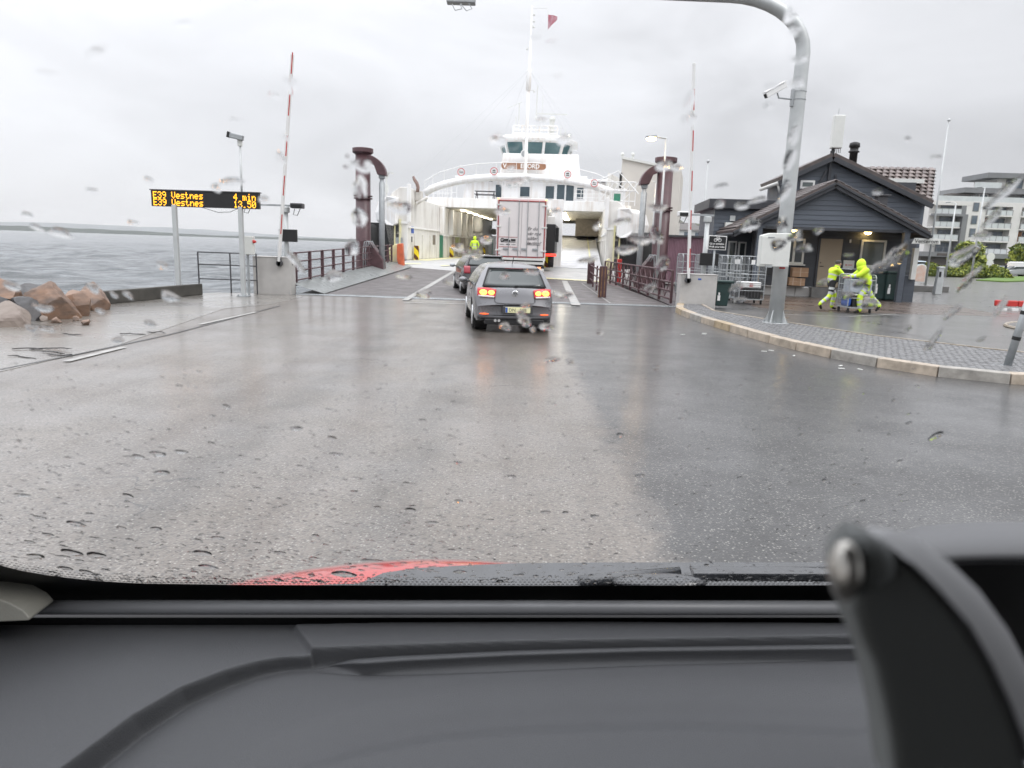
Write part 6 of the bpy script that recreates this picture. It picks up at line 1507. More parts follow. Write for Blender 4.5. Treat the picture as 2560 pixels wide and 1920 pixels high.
# ================================================================== PEOPLE
M['hivis'] = mat('hi_vis_yellow', (.62, .85, .04), .7, var=.08, scale=6, emit=0)
M['hivisn'] = M['hivis']
M['band'] = mat('reflective_band', (.55, .57, .56), .4, var=.05)
M['skin'] = mat('skin', (.48, .28, .21), .55, var=.05)
M['hair'] = mat('dark_grey_hair', (.07, .06, .055), .8, var=.2)
M['navy'] = mat('navy_cloth', (.018, .02, .03), .8, var=.15)
M['trblack'] = mat('black_cloth', (.02, .02, .022), .8, var=.15)
M['palecloth'] = mat('pale_trousers', (.55, .52, .48), .8, var=.08)
M['shoe'] = mat('black_shoe', (.015, .015, .015), .6, var=.1)
def person(label, loc, rz, J, mats, hood=False, hair=True, bands=True, scale=1.0, grip=.6, bulk=1.0, thigh=None):
    """J: joint name -> local position (facing +Y). one continuous skinned body with hands and fingers"""
    t = thing('person', label, 'person', loc, rz); t.scale = (scale,) * 3
    WM[t.name] = Matrix.Translation(Vector(loc)) @ Matrix.Rotation(rz, 4, 'Z') @ Matrix.Scale(scale, 4)
    V = []; E_ = []; Rr = []; tagm = []
    def v(p, r): V.append(tuple(p)); Rr.append(r); return len(V) - 1
    seg = []
    def e(a, b, m): E_.append((a, b)); seg.append((Vector(V[a]), Vector(V[b]), m, (a, b)))
    P = {k: Vector(p) for k, p in J.items()}
    B = bulk
    pel = v(P['pelvis'], .155 * B); wa = v(P['pelvis'].lerp(P['chest'], .45), .16 * B); ch = v(P['chest'], .18 * B); nb = v(P['chest'].lerp(P['neck'], .7), .12 * B); nk = v(P['neck'], .062)
    hd0 = v(P['head'] - (P['head'] - P['neck']).normalized() * .05, .085); hd = v(P['head'] + Vector((0, .005, .02)), .098); hd2 = v(P['head'] + (P['head'] - P['neck']).normalized() * .085, .075)
    e(pel, wa, 0); e(wa, ch, 0); e(ch, nb, 0); e(nb, nk, 0); e(nk, hd0, 2); e(hd0, hd, 2); e(hd, hd2, 4)
    for s_ in ('L', 'R'):
        sh = v(P['sh' + s_], .085 * B); el_ = v(P['el' + s_], .062 * B); wr_ = v(P['wr' + s_], .042)
        e(nb, sh, 0); e(sh, el_, 0); e(el_, wr_, 0)
        d = (P['wr' + s_] - P['el' + s_]).normalized(); palm = v(P['wr' + s_] + d * .07, .036); e(wr_, palm, 2)
        side_ = d.cross(Vector((0, 0, 1))).normalized() if abs(d.z) < .9 else Vector((0, 1, 0)); dn = Vector((0, 0, -1)) if abs(d.z) < .9 else Vector((1, 0, 0)) * (1 if s_ == 'L' else -1)
        for k, ln in enumerate((.075, .085, .08, .062)):
            o = side_ * (.027 - .018 * k); b0 = V[palm]; p1 = Vector(b0) + o + d * .035; p2 = p1 + d * ln * .5 + dn * ln * .2 * grip; p3 = p2 + d * ln * .3 + dn * ln * .45 * grip
            a1 = v(p1, .0105); a2 = v(p2, .0098); a3 = v(p3, .009); e(palm, a1, 2); e(a1, a2, 2); e(a2, a3, 2)
        th0 = v(Vector(V[palm]) + side_ * .04 - d * .02, .012); th1 = v(Vector(V[palm]) + side_ * .055 + d * .02 + dn * .02, .011); e(palm, th0, 2); e(th0, th1, 2)
        hp = v(P['hip' + s_], .105); kn = v(P['kn' + s_], .078 * B); an_ = v(P['an' + s_], .06 * B); e(pel, hp, 1); e(hp, kn, 1); e(kn, an_, 1)
        fdir = P['toe' + s_] - P['an' + s_]; bl = v(P['an' + s_] + fdir * .45, .045); to = v(P['toe' + s_], .036); e(an_, bl, 3); e(bl, to, 3)
    me = bpy.data.meshes.new('body'); me.from_pydata(V, E_, []); o = bpy.data.objects.new('body', me); COL.objects.link(o)
    o.modifiers.new('skin', 'SKIN'); 
    for i, sv in enumerate(me.skin_vertices[0].data): sv.radius = (Rr[i], Rr[i]); sv.use_root = (i == 0)
    o.modifiers['skin'].branch_smoothing = .3
    sb_ = o.modifiers.new('sub', 'SUBSURF'); sb_.levels = 2; sb_.render_levels = 2
    dg = bpy.context.evaluated_depsgraph_get(); nm = bpy.data.meshes.new_from_object(o.evaluated_get(dg)); o.modifiers.clear(); o.data = nm; o.parent = t
    # keys: jacket trousers skin shoe hair band
    keys = mats; nm.materials.clear()
    for m_ in keys: nm.materials.append(m_)
    for p in nm.polygons:
        c = Vector(p.center); best = (9, 0, 0, None)
        for (a, b, m_, ids) in seg:
            ab = b - a; k = max(0, min(1, (c - a).dot(ab) / ab.length_squared)); d = (c - a - ab * k).length / (.5 + Rr[ids[0]] * 4)
            if d < best[0]: best = (d, m_, k, ids)
        mi = best[1]; k = best[2]; ids = best[3]
        if bands:
            nmz = ids
            if ids == (pel, wa) and .35 < k < .8: mi = 5
            if ids == (wa, ch) and .55 < k < .8: mi = 5
            if mi == 1 and best[3][0] not in (pel,) and Rr[ids[0]] < .13 and ids[0] != pel and Rr[ids[0]] < .1 * B and (.22 < k < .46 or .62 < k < .84): mi = 5
            if mi == 0 and .055 * B < Rr[ids[0]] < .07 * B and .25 < k < .55: mi = 5
        if thigh is not None and mi == 1 and ((Rr[ids[0]] > .09 and k < .75) or ids[0] == pel): mi = 6
        if mi == 4 and hood: mi = 0
        p.material_index = mi; p.use_smooth = True
    hd_ = P['head']; fw = Vector((0, 1, 0)); fdir = J.get('face', (0, 1, 0)); fw = Vector(fdir).normalized()
    sd_ = fw.cross(Vector((0, 0, 1))).normalized()
    if hood:
        hm = MB().ball(hd_ + Vector((0, 0, .0)) - fw * .03, (.14, .15, .18), 14, 9).ball(hd_ + Vector((0, 0, -.12)) - fw * .06, (.17, .16, .14), 12, 8)
        if bulk < 1.3: hm = MB().ball(hd_ + Vector((0, 0, .03)), (.125, .135, .14), 14, 9)
        ob('hood' if bulk > 1.3 else 'helmet', hm, M['hivis'] if hood is True else hood, t, smooth=True)
    elif hair:
        hm = MB().ball(hd_ + Vector((0, 0, .055)) - fw * .022, (.098, .105, .085), 12, 8); ob('hair', hm, M['hair'], t, smooth=True)
    if not hood:
        fm_ = MB()
        ob('nose', fm_.ball(hd_ + fw * .105 + Vector((0, 0, .0)), (.014, .02, .022), 8, 5), M['skin'], t, smooth=True)
        for s_ in (-1, 1): ob('ear', MB().ball(hd_ + sd_ * s_ * .092, (.018, .022, .03), 8, 5), M['skin'], t, smooth=True)
        ey = MB()
        for s_ in (-1, 1): ey.ball(hd_ + fw * .09 + sd_ * s_ * .032 + Vector((0, 0, .022)), .011, 8, 5)
        ey.ball(hd_ + fw * .094 + Vector((0, 0, -.042)), (.025, .012, .006), 8, 4)
        ob('eyes_and_mouth', ey, M['trblack'], t)
    return t
hv = [M['hivis'], M['hivis'], M['skin'], M['shoe'], M['hair'], M['band']]
def stand(**k):
    J = dict(pelvis=(0, 0, .98), chest=(0, .0, 1.33), neck=(0, 0, 1.53), head=(0, .02, 1.66), shL=(-.20, 0, 1.45), shR=(.20, 0, 1.45), elL=(-.26, 0, 1.16), elR=(.26, 0, 1.16), wrL=(-.27, .06, .92), wrR=(.27, .06, .92),
             hipL=(-.10, 0, .92), hipR=(.10, 0, .92), knL=(-.11, .01, .50), knR=(.11, .01, .50), anL=(-.12, -.02, .08), anR=(.12, -.02, .08), toeL=(-.13, .17, .04), toeR=(.13, .17, .04))
    J.update(k); return J
# man at the left, walking to the right with both arms forward (local +Y is his heading)
pa = G(2070, 776); man = person('grey-haired man in yellow and black work clothes reaching towards the loaded cage', (pa.x, pa.y, 0), -R(82),
    stand(pelvis=(0, 0, .96), chest=(0, .06, 1.31), neck=(0, .13, 1.50), head=(0, .20, 1.62), shL=(-.19, .08, 1.43), shR=(.19, .08, 1.43), elL=(-.20, .30, 1.24), elR=(.20, .32, 1.22), wrL=(-.12, .54, 1.20), wrR=(.12, .56, 1.20),
          hipL=(-.10, 0, .91), hipR=(.10, 0, .91), knL=(-.10, .24, .55), knR=(.10, -.06, .50), anL=(-.10, .16, .12), anR=(.11, -.42, .22), toeL=(-.10, .36, .05), toeR=(.11, -.32, .05)),
    [M['hivis'], M['hivis'], M['skin'], M['shoe'], M['hair'], M['band'], M['trblack']], bulk=1.15, thigh=6)
ob('black_yoke', MB().prism([(-.225, .0, 1.38), (-.225, .15, 1.30), (-.225, .19, 1.44), (-.21, .05, 1.52)], (.45, 0, 0)), M['trblack'], man, bevel=.03)
ob('black_side_panel', MB().prism([(.20, .02, .98), (.205, .20, 1.0), (.205, .22, 1.2), (.20, .10, 1.22)], (-.40, 0, 0)), M['trblack'], man, bevel=.03)
pb = G(2172, 786); hm_ = person('hooded person in bright yellow rain clothes pushing the loaded roll cage', (pb.x - .1, pb.y + .25, 0), R(80),
    stand(pelvis=(0, -.05, .98), chest=(0, .10, 1.34), neck=(0, .18, 1.53), head=(0, .26, 1.65), shL=(-.22, .12, 1.46), shR=(.22, .12, 1.46), elL=(-.24, .33, 1.27), elR=(.24, .33, 1.27), wrL=(-.16, .56, 1.22), wrR=(.16, .56, 1.22),
          hipL=(-.10, -.05, .93), hipR=(.10, -.05, .93), knL=(-.1, .18, .56), knR=(.1, -.25, .54), anL=(-.1, .12, .10), anR=(.11, -.55, .28), toeL=(-.1, .32, .04), toeR=(.11, -.44, .09)),
    hv, hood=True, bulk=1.4)
# crew on the ferry
cpos = FO + fr * LV(1186, 640, 13).x + fa * 13.0
person('crew member in yellow high-visibility suit standing on the car deck with the back to us', (cpos.x, cpos.y, DZ), -R(5), stand(elL=(-.30, .06, 1.18), elR=(.30, .06, 1.18), wrL=(-.24, .22, 1.05), wrR=(.24, .22, 1.05)), hv, hood=True, scale=1.04)
c2 = LV(1391, 600, 47); cpos = FO + fr * c2.x + fa * 46.5
person('crew member in yellow jacket far away at the top of the inner ramp', (cpos.x, cpos.y, 3.28), R(170), stand(), [M['hivis'], M['navy'], M['skin'], M['shoe'], M['hair'], M['band']], bands=False)
# walkers by the apartment block
w1 = G(2478, 694); person('pedestrian in dark jacket and pale trousers on the path by the apartments', (w1.x, w1.y, .0), R(60), stand(anL=(-.12, .25, .1), toeL=(-.12, .42, .06), anR=(.12, -.25, .12), toeR=(.12, -.1, .04), knL=(-.11, .16, .52), knR=(.11, -.05, .5)), [M['navy'], M['palecloth'], M['skin'], M['shoe'], M['offwhite'], M['band']], bands=False, hair=False, scale=1.02)
w2 = G(2511, 692); person('pedestrian all in dark clothes walking past the car with bright headlights', (w2.x, w2.y, .0), R(70), stand(anL=(-.12, .2, .1), toeL=(-.12, .37, .06), anR=(.12, -.2, .12), toeR=(.12, -.05, .04)), [M['navy'], M['trblack'], M['skin'], M['shoe'], M['hair'], M['band']], bands=False, scale=1.05)

# loaded cage
lc = cage('roll_cage', 'loaded roll cage with bottles and parcels pushed by the two people in yellow', (pa.x + pb.x) / 2 + .14, (pa.y + pb.y) / 2 - .12, .05, w=.88, d=.75, h=1.28, pales=10)
lx, ly = lc.location.x, lc.location.y
def cargo(name, label, cat, dx, z, size, m, dy=0, bev=.02):
    t = thing(name, label, cat, (lx + dx * .74, ly + dy, z)); size = (size[0] * .74, size[1], size[2]); ob('carton', MB().box((0, 0, size[2]/2), size), m, t, bevel=bev); return t
cargo('crate', 'blue and white drum-shaped parcel at the lower left of the loaded cage', 'parcel', -.42, .22, (.26, .5, .34), M['blue'], bev=.1)
cargo('crate', 'black slatted crate at the bottom of the loaded cage', 'crate', -.15, .22, (.26, .5, .36), M['black'])
cargo('cardboard_box', 'brown carton at the bottom middle of the loaded cage', 'box', .10, .22, (.22, .5, .38), cbm)
cargo('parcel', 'pale pink wrapped parcel at the bottom right of the loaded cage', 'parcel', .37, .22, (.30, .5, .36), mat('pink_wrap', (.50, .40, .38), .5, col2=(.62, .58, .55), scale=12))
cargo('crate', 'flat white tray lying over the cartons in the loaded cage', 'tray', .05, .60, (.70, .5, .06), M['white'])
M['bottle'] = mat('blue_grey_pack', (.34, .38, .44), .3, col2=(.55, .58, .62), scale=9)
cargo('parcel', 'stack of shrink-wrapped bottle packs in the upper part of the loaded cage', 'parcel', .03, .68, (1.0, .55, .46), M['bottle'], bev=.05)
cargo('parcel', 'blue folded sack lying on top of the loaded cage', 'sack', -.05, 1.15, (.42, .4, .10), M['blue'], bev=.04)
# dark green bins at the porch corner
for k, (xp, lab) in enumerate(((2190, 'dark green wheelie bin against the porch wall right of the hooded person'), (2222, 'dark green wheelie bin next to the porch corner post'))):
    q = K.o + K.r * K(xp, 720, 1.3).x + K.a * 1.3
    g2 = dup(gb_, (q.x, q.y, .05), R(5), lab); g2.scale = (1.35, 1.35, 1.5); g2['group'] = 'green bins by the porch'

# ================================================================== FAR SIDE OF THE PLAZA
# apartment block
AF = Frame((62, 163, 0), R(3)); apt = thing('apartment_block', 'white and grey apartment block with glass balconies and set-back top floors', 'building', AF.o, -R(3))
M['aptwhite'] = mat('apartment_white', (.70, .685, .66), .65, var=.05, scale=.3)
M['aptgrey'] = mat('apartment_grey', (.20, .205, .21), .6, var=.08, scale=.5)
M['aptdark'] = mat('podium_brown', (.085, .075, .07), .5, var=.15, scale=.6)
M['aptglass'] = mat('apartment_glass', (.10, .13, .16), .1, col2=(.17, .20, .23), scale=.4)
M['balglass'] = mat('balcony_glass', (.58, .61, .61), .12, var=.08, scale=.6)
M['aptwood'] = mat('orange_wood', (.36, .17, .08), .6, var=.1)
def af(x, y, v=0): return AF(x, y, v)
xl_ = af(2323, 600).x; base_z = af(2400, 632).z; top_z = af(2400, 503).z; sH = (top_z - base_z) / 4.0
xR_ = xl_ + 46
def ap_box(name, a, b, m, par=apt, bev=0): return ob(name, MB().b2(a, b), m, par, bevel=bev)
ap_box('podium', (xl_ - 2, -1.5, 0), (xR_, 12, base_z - 1.0), M['aptdark']); ap_box('podium_roof', (xl_ - 2.4, -2.6, base_z - 1.0), (xR_, 12, base_z), M['aptgrey'])
main = ap_box('main_wall', (xl_, 1.9, base_z), (xR_, 14, top_z), M['aptwhite'])
# piers between the balcony bays, real depth in front of recessed bays
bays = []
x = xl_ + .2
segs = [('bal', 5.8), ('pier', 1.0), ('slim', 3.9), ('pier0', .3), ('bal', 5.6), ('pier', 1.9), ('bal', 5.6), ('pier', 1.9), ('bal', 5.6), ('pier', 1.9), ('bal', 5.6), ('pier', 1.9)]
ap_box('parapet', (xl_, 0, top_z - .9), (xR_, 2, top_z), M['aptwhite'])
for kind, w in segs:
    if kind.startswith('pier'):
        ap_box('pier', (x, 0, base_z), (x + w, 2, top_z - .9), M['aptgrey'] if (kind == 'pier' and x < xl_ + 8) else M['aptwhite'])
    elif kind == 'slim':
        ap_box('pier', (x, .02, base_z), (x + w, 2, top_z - .92), M['aptwhite'])
        for s in range(4):
            z = base_z + s * sH + .7; f = ap_box('window', (x + w/2 - .65, -.05, z), (x + w/2 + .65, .05, z + 1.9), M['aptgrey']); ob('pane', MB().b2((x + w/2 - .5, -.08, z + .12), (x + w/2 + .5, -.04, z + 1.78)), M['aptglass'], f)
    else:
        for s in range(4):
            z = base_z + s * sH
            if s: ap_box('balcony_slab', (x, -.35, z - .28), (x + w, 1.9, z + .02), M['aptwhite'])
            f = ap_box('glazed_door', (x + w * .38, 1.75, z + .05), (x + w - .3, 1.88, z + sH - .55), M['aptgrey'])
            n_ = 3; 
            for k in range(n_):
                a = x + w * .38 + .12 + k * (w * .62 - .5) / n_; ob('pane', MB().b2((a, 1.70, z + .18), (a + (w * .62 - .5) / n_ - .12, 1.74, z + sH - .68)), M['aptglass'], f)
            if (s + int(x)) % 3 == 0 and x > xl_ + 8: ap_box('wood_panel', (x + w * .14, 1.7, z + .05), (x + w * .33, 1.85, z + sH - .5), M['aptwood'])
            if s or x > xl_ + 8: ap_box('balcony_glass', (x + .05, -.33, z + .04), (x + w - .05, -.28, z + 1.1), M['balglass'])
            mb = MB()
            for k in range(5): xx = x + .1 + k * (w - .2) / 4; mb.b2((xx - .03, -.38, z), (xx + .03, -.32, z + 1.15))
            ap_box('rail_post', (0, 0, 0), (.001, .001, .001), M['aptgrey']) if False else ob('balustrade', mb.b2((x, -.38, z + 1.1), (x + w, -.3, z + 1.16)), M['aptgrey'], apt)
    x += w
# grey portal frame round the left balconies
ap_box('grey_frame', (xl_ - .3, -.7, base_z + 3 * sH - .5), (xl_ + 7.2, .3, base_z + 3 * sH - .02), M['aptgrey'])
ap_box('grey_frame', (xl_ + 6.1, -.7, base_z), (xl_ + 7.2, .0, base_z + 3 * sH - .5), M['aptgrey'])
# set-back floors
z5 = top_z
ap_box('roof_terrace_glass', (xl_ + .5, .1, z5), (xR_, .16, z5 + 1.1), M['balglass'])
f5 = ap_box('setback_wall', (xl_ + 9.6, 3.4, z5), (xR_, 12, z5 + 2.0), M['aptgrey'])
ap_box('roof_slab', (xl_ + 6.7, 1.4, z5 + 2.0), (xR_, 12, z5 + 3.1), M['aptgrey']); ap_box('roof_slab', (xl_ + 4.2, 2.0, z5 + 1.6), (xl_ + 9.5, 5, z5 + 1.8), M['aptdark'])
for xx in (xl_ + 11, xl_ + 20, xl_ + 24.5):
    f = ap_box('window', (xx, 3.3, z5 + .1), (xx + 2.0, 3.4, z5 + 1.9), M['aptwhite'] if xx < xl_ + 12 else M['aptdark']); ob('pane', MB().b2((xx + .2, 3.22, z5 + .3), (xx + 1.8, 3.28, z5 + 1.75)), M['aptglass'], f)
z6 = z5 + 3.1
ap_box('roof_terrace_glass', (xl_ + 8.8, 1.5, z6), (xl_ + 14.5, 1.56, z6 + 1.2), M['balglass'])
ap_box('penthouse_wall', (xl_ + 14.3, 3.0, z6), (xR_, 12, z6 + 2.2), M['aptwhite'])
ap_box('penthouse_roof', (xl_ + 11.4, 1.6, z6 + 2.2), (xR_, 12, z6 + 3.3), M['aptgrey'])
for xx, w in ((xl_ + 16.2, 3.6), (xl_ + 24, 1.6), (xl_ + 33, 3)):
    f = ap_box('window', (xx, 2.9, z6 + .1), (xx + w, 3.0, z6 + 2.1), M['aptgrey']); ob('pane', MB().b2((xx + .18, 2.82, z6 + .25), (xx + w - .18, 2.88, z6 + 1.95)), M['aptglass'], f)
ap_box('lettering', (xl_ + .8, -2.66, base_z - .75), (xl_ + 4.6, -2.6, base_z - .25), M['aptdark'])
# town on the hillside left of the kiosk
town_cols = [mat('town_%s' % n, c, .7, var=.05) for n, c in (('cream', (.62, .56, .42)), ('white', (.62, .62, .60)), ('yellow', (.60, .46, .20)), ('brown', (.30, .22, .18)))]
def cottage(label, xp, yb_, w, h, Y, m):
    w *= .55; h *= .42
    c = A(xp, yb_, Y); t = thing('house', label, 'house', (c.x, Y, c.z), 0, 'distant town houses')
    ob('wall', MB().b2((-w/2, 0, -3), (w/2, 8, h)), m, t); ob('roof', MB().prism([(-w/2 - .4, -.4, h), (w/2 + .4, -.4, h), (w/2 + .4, 4, h + 1.0), (-w/2 - .4, 4, h + 1.0)], (0, .2, .2)), M['aptdark'], t)
    for k in range(max(1, int(w / 3.2))): f = ob('window', MB().b2((-w/2 + .7 + k * 2.4, -.06, h * .4), (-w/2 + 1.5 + k * 2.4, .02, h * .8)), M['aptglass'], t)
    return t
hb = MB(); 
cottage('yellow house on the distant hill above the mauve shed', 1700, 588, 16, 6, 210, town_cols[2])
cottage('cream house at the left of the distant hill row', 1680, 592, 12, 5, 190, town_cols[0])
cottage('long white building below the distant yellow house', 1722, 598, 24, 4.5, 160, town_cols[1])
cottage('brown block at the far left of the distant hill row', 1662, 590, 6, 6, 230, town_cols[3])
cottage('small white house right of the distant yellow house', 1738, 590, 9, 4, 200, town_cols[1])
hillm = mat('hill_green', (.06, .075, .045), .9, col2=(.10, .10, .08), scale=.08)
ridge('town_hill', 30, 110, 235, -1, [(0, 9), (.3, 14), (.6, 12), (1, 10)], hillm, 60, 21, 40)

# hedge, trees, grass
lfm = [mat('leaf_light', (.26, .29, .04), .6, var=.3, scale=8), mat('leaf_dark', (.10, .14, .03), .6, var=.3, scale=8)]
def leaves(n, fn, size, rnd):
    mb = MB()
    for _ in range(n):
        c = fn(); s_ = size * rnd.uniform(.6, 1.3); a = Vector((rnd.gauss(0, 1), rnd.gauss(0, 1), rnd.gauss(0, 1))).normalized(); b = a.orthogonal().normalized(); b = Matrix.Rotation(rnd.uniform(0, 6.28), 3, a) @ b; c2_ = a.cross(b)
        mb.mi = 1 if rnd.random() < .45 else 0
        mb.add([c - b * s_, c + c2_ * s_ * .5, c + b * s_, c - c2_ * s_ * .5], [(0, 1, 2, 3)])
    return mb
def hedge(label, xa, xb, yb_, h, dpt, seed):
    a, b = G(xa, yb_), G(xb, yb_); r2 = random.Random(seed); t = thing('hedge', label, 'hedge', (a.x, a.y, 0), 0, 'hedges across the plaza'); L_ = b.x - a.x
    ph = [r2.uniform(0, 6) for _ in range(4)]
    def top(x): return h * (.82 + .12 * math.sin(x * .9 + ph[0]) + .08 * math.sin(x * 2.3 + ph[1]))
    def fn():
        x = r2.uniform(0, L_); y = r2.uniform(-dpt/2, dpt/2); e_ = 1 - (abs(y) / (dpt/2)) ** 3; ends = min(1, min(x, L_ - x) / .8 + .4); tz = top(x) * max(.35, e_) * ends
        return Vector((x, y, tz * r2.uniform(.1, 1) ** .5))
    ob('foliage', leaves(3200, fn, .17, r2), lfm, t, recalc=False)
    ob('woody_core', MB().b2((.3, -dpt*.3, 0), (L_ - .3, dpt*.3, h * .5)), lfm[1], t, bevel=.1)
    return t
hedge('yellow-green clipped hedge in front of the silver estate car', 2308, 2402, 690, 1.7, 2.4, 4)
hedge('yellow-green low hedge right of the gap, before the path', 2408, 2462, 693, 1.3, 2.2, 5)
def tree(label, xp, yb_, Y, h, w, seed, n=2600, leaf=.42):
    c = A(xp, yb_, Y); r2 = random.Random(seed); t = thing('tree', label, 'tree', (c.x, Y, 0), 0, 'trees before the apartments')
    tr = MB().tube([(0, 0, 0), (.1, 0, h * .3), (0, .1, h * .55)], [.28, .2, .1], 8)
    for k in range(6):
        a = r2.uniform(0, 6.28); tr.tube([(.05, 0, h * (.2 + .05*k)), (math.cos(a) * w * .25, math.sin(a) * w * .25, h * (.45 + .05*k)), (math.cos(a) * w * .38, math.sin(a) * w * .38, h * (.6 + .05 * k))], [.1, .06, .03], 6)
    ob('trunk', tr, M['aptdark'], t, smooth=True)
    cl_ = [(Vector((r2.uniform(-w*.34, w*.34), r2.uniform(-w*.34, w*.34), h * r2.uniform(.28, .86))), r2.uniform(.16, .28) * w) for _ in range(13)]
    def fn():
        c_, r_ = r2.choice(cl_); d = Vector((r2.gauss(0, 1), r2.gauss(0, 1), r2.gauss(0, 1))).normalized(); return c_ + d * r_ * r2.uniform(.5, 1.05)
    ob('crown', leaves(n, fn, leaf, r2), lfm, t, recalc=False); return t
tree('round green tree between the slim window column and the balconies', 2414, 660, 118, 4.9, 4.6, 3)
tree('green tree at the right picture edge in front of the balconies', 2566, 662, 112, 5.2, 5.4, 6)
tree('small yellow-green tree behind the hedge', 2432, 668, 104, 3.0, 3.2, 8, 1400)
gpatch = [G(2424, 686), G(2470, 672), G(2560, 674), G(2600, 678), G(2600, 682), G(2480, 684), G(2460, 690)]
def gstrip(name, pts, label):
    mb = MB().prism([(p.x, p.y, .0) for p in pts], (0, 0, .12)); o_ = ob(name, mb, M['grass'], kind='structure'); return o_
gstrip('grass_verge', [G(2405, 683.5), G(2475, 676), G(2600, 680), G(2600, 685), G(2490, 686), G(2450, 688)], '')
gstrip('grass_verge', [G(2440, 702), G(2500, 694), G(2600, 692), G(2600, 703), G(2510, 706)], '')
# parked and passing cars in the distance
def small_car(name, label, loc, rz, paint, L_=4.6, h=1.5, van=False, lit=False, group='cars beyond the plaza'):
    t = thing(name, label, 'van' if van else 'car', loc, rz, group); w = .88 if not van else .95
    if van: prof = [(0, .35), (0, 1.9), (.15, 2.05), (3.4, 2.1), (4.1, 1.55), (4.9, 1.15), (5.1, .8), (5.1, .35)]
    else: prof = [(0, .35), (.02, .8), (.12, 1.0), (.75, h - .05), (1.3, h), (2.3, h - .02), (3.1, 1.0), (L_ - .3, .82), (L_, .62), (L_, .35)]
    mb = MB(); secs = []
    for k, x in enumerate((-1, -.94, -.7, 0, .7, .94, 1)):
        sc_ = {1: (.0, .0), .94: (.05, .02), .7: (.0, 0), 0: (0, 0)}[abs(x)]
        secs.append([(x * w * (1 if z < 1.0 else .86 if not van else .97), y + (.08 if abs(x) > .9 else 0) * (1 if y < 2 else -1), z - (.05 if abs(x) > .9 and z > .9 else 0)) for y, z in prof])
    n = len(prof); vs = [p for s_ in secs for p in s_]; fs = [(i*n+k, (i+1)*n+k, (i+1)*n+(k+1) % n, i*n+(k+1) % n) for i in range(len(secs)-1) for k in range(n)] + [tuple(range(n)), tuple((len(secs)-1)*n + k for k in reversed(range(n)))]
    ob('body', mb.add(vs, fs), paint, t, bevel=.05)
    for s_ in (-1, 1):
        if not van: ob('side_window', MB().prism([(s_*w*.885, .55, 1.0), (s_*w*.885, 2.85, 1.0), (s_*w*.875, 2.25, h - .1), (s_*w*.875, .9, h - .1)], (s_*.012, 0, 0)), M['carglass'], t)
        for y in (.8, L_ - .85): ob('wheel', MB().lathe((s_ * (w - .08), y, .32), [(.2, -.1), (.32, -.08), (.32, .08), (.2, .1)], 16, 'X'), M['rubber'], t, smooth=True)
    if van: ob('windscreen', MB().prism([(-.8, 3.52, 2.03), (.8, 3.52, 2.03), (.85, 4.12, 1.58), (-.85, 4.12, 1.58)], (0, .03, .03)), M['carglass'], t)
    else: ob('windscreen', MB().prism([(-.68, 2.4, h - .04), (.68, 2.4, h - .04), (.76, 3.08, 1.02), (-.76, 3.08, 1.02)], (0, .02, .02)), M['carglass'], t); ob('rear_window', MB().prism([(-.66, .72, h - .06), (.66, .72, h - .06), (.74, .16, 1.03), (-.74, .16, 1.03)], (0, -.02, .02)), M['carglass'], t)
    for s_ in (-1, 1):
        ob('headlight', MB().ball((s_ * .65, L_ - .02 if not van else 5.08, .68), (.17, .06, .11), 10, 6), emis('headlight_lit', (1, .72, .45), 55) if lit else M['chrome'], t, smooth=True)
        ob('tail_light', MB().b2((s_ * .85 - .1, -.02, .8), (s_ * .85 + .02, .06, .95)), M['red'], t)
    return t
silver = mat('silver_paint', (.34, .35, .35), .3, metal=.5, var=.05, coat=.6); whitecar = mat('white_blue_livery', (.66, .70, .72), .3, var=0, col2=(.35, .55, .70), scale=.5)
p_ = G(2400, 683); small_car('estate_car', 'silver-grey estate car parked behind the yellow-green hedge', (p_.x, 100, 0), R(82), silver, 4.8, 1.5)
p_ = A(2342, 680, 96); small_car('parked_car', 'white and light blue car behind the board sign, left of the silver estate', (p_.x - .5, 97, 0), R(84), whitecar, 4.6, 1.75)
p_ = A(2520, 680, 103); small_car('car', 'dark car with two bright orange-white headlights facing us', (p_.x, 107, 0), R(178), M['galv'], 4.4, 1.45, lit=True)
p_ = A(2592, 680, 98); small_car('delivery_van', 'white van cut by the right edge of the picture', (p_.x, 103, 0), R(185), M['white'], 5.1, 2.1, van=True)
# signs, lamps
def rsign(label, xp, yp, Y, r=.4):
    c = A(xp, yp, Y); t = thing('traffic_sign', label, 'sign', (c.x, Y, 0)); ob('post', MB().tube([(0, 0, 0), (0, 0, c.z + .6)], .06, 6), M['galv'], t)
    ob('plate', MB().lathe((0, -.08, c.z + .4), [(r, 0), (r, .04)], 20, 'Y').box((0, -.08, c.z - .5), (r * 1.5, .05, .8)), M['offwhite'], t); return t
rsign('white round sign over a square plate beside the pedestrians', 2475, 650, 96, .55)
lamp('slender unlit lamp post in front of the slim window column', 2390, 508, 84, 0, lit=False, headdx=-.9, pole_r=.12)
lamp('slender unlit lamp post in front of the first balcony column, left of the centre', 2462, 470, 70, 0, lit=False, headdx=-.5, pole_r=.10)
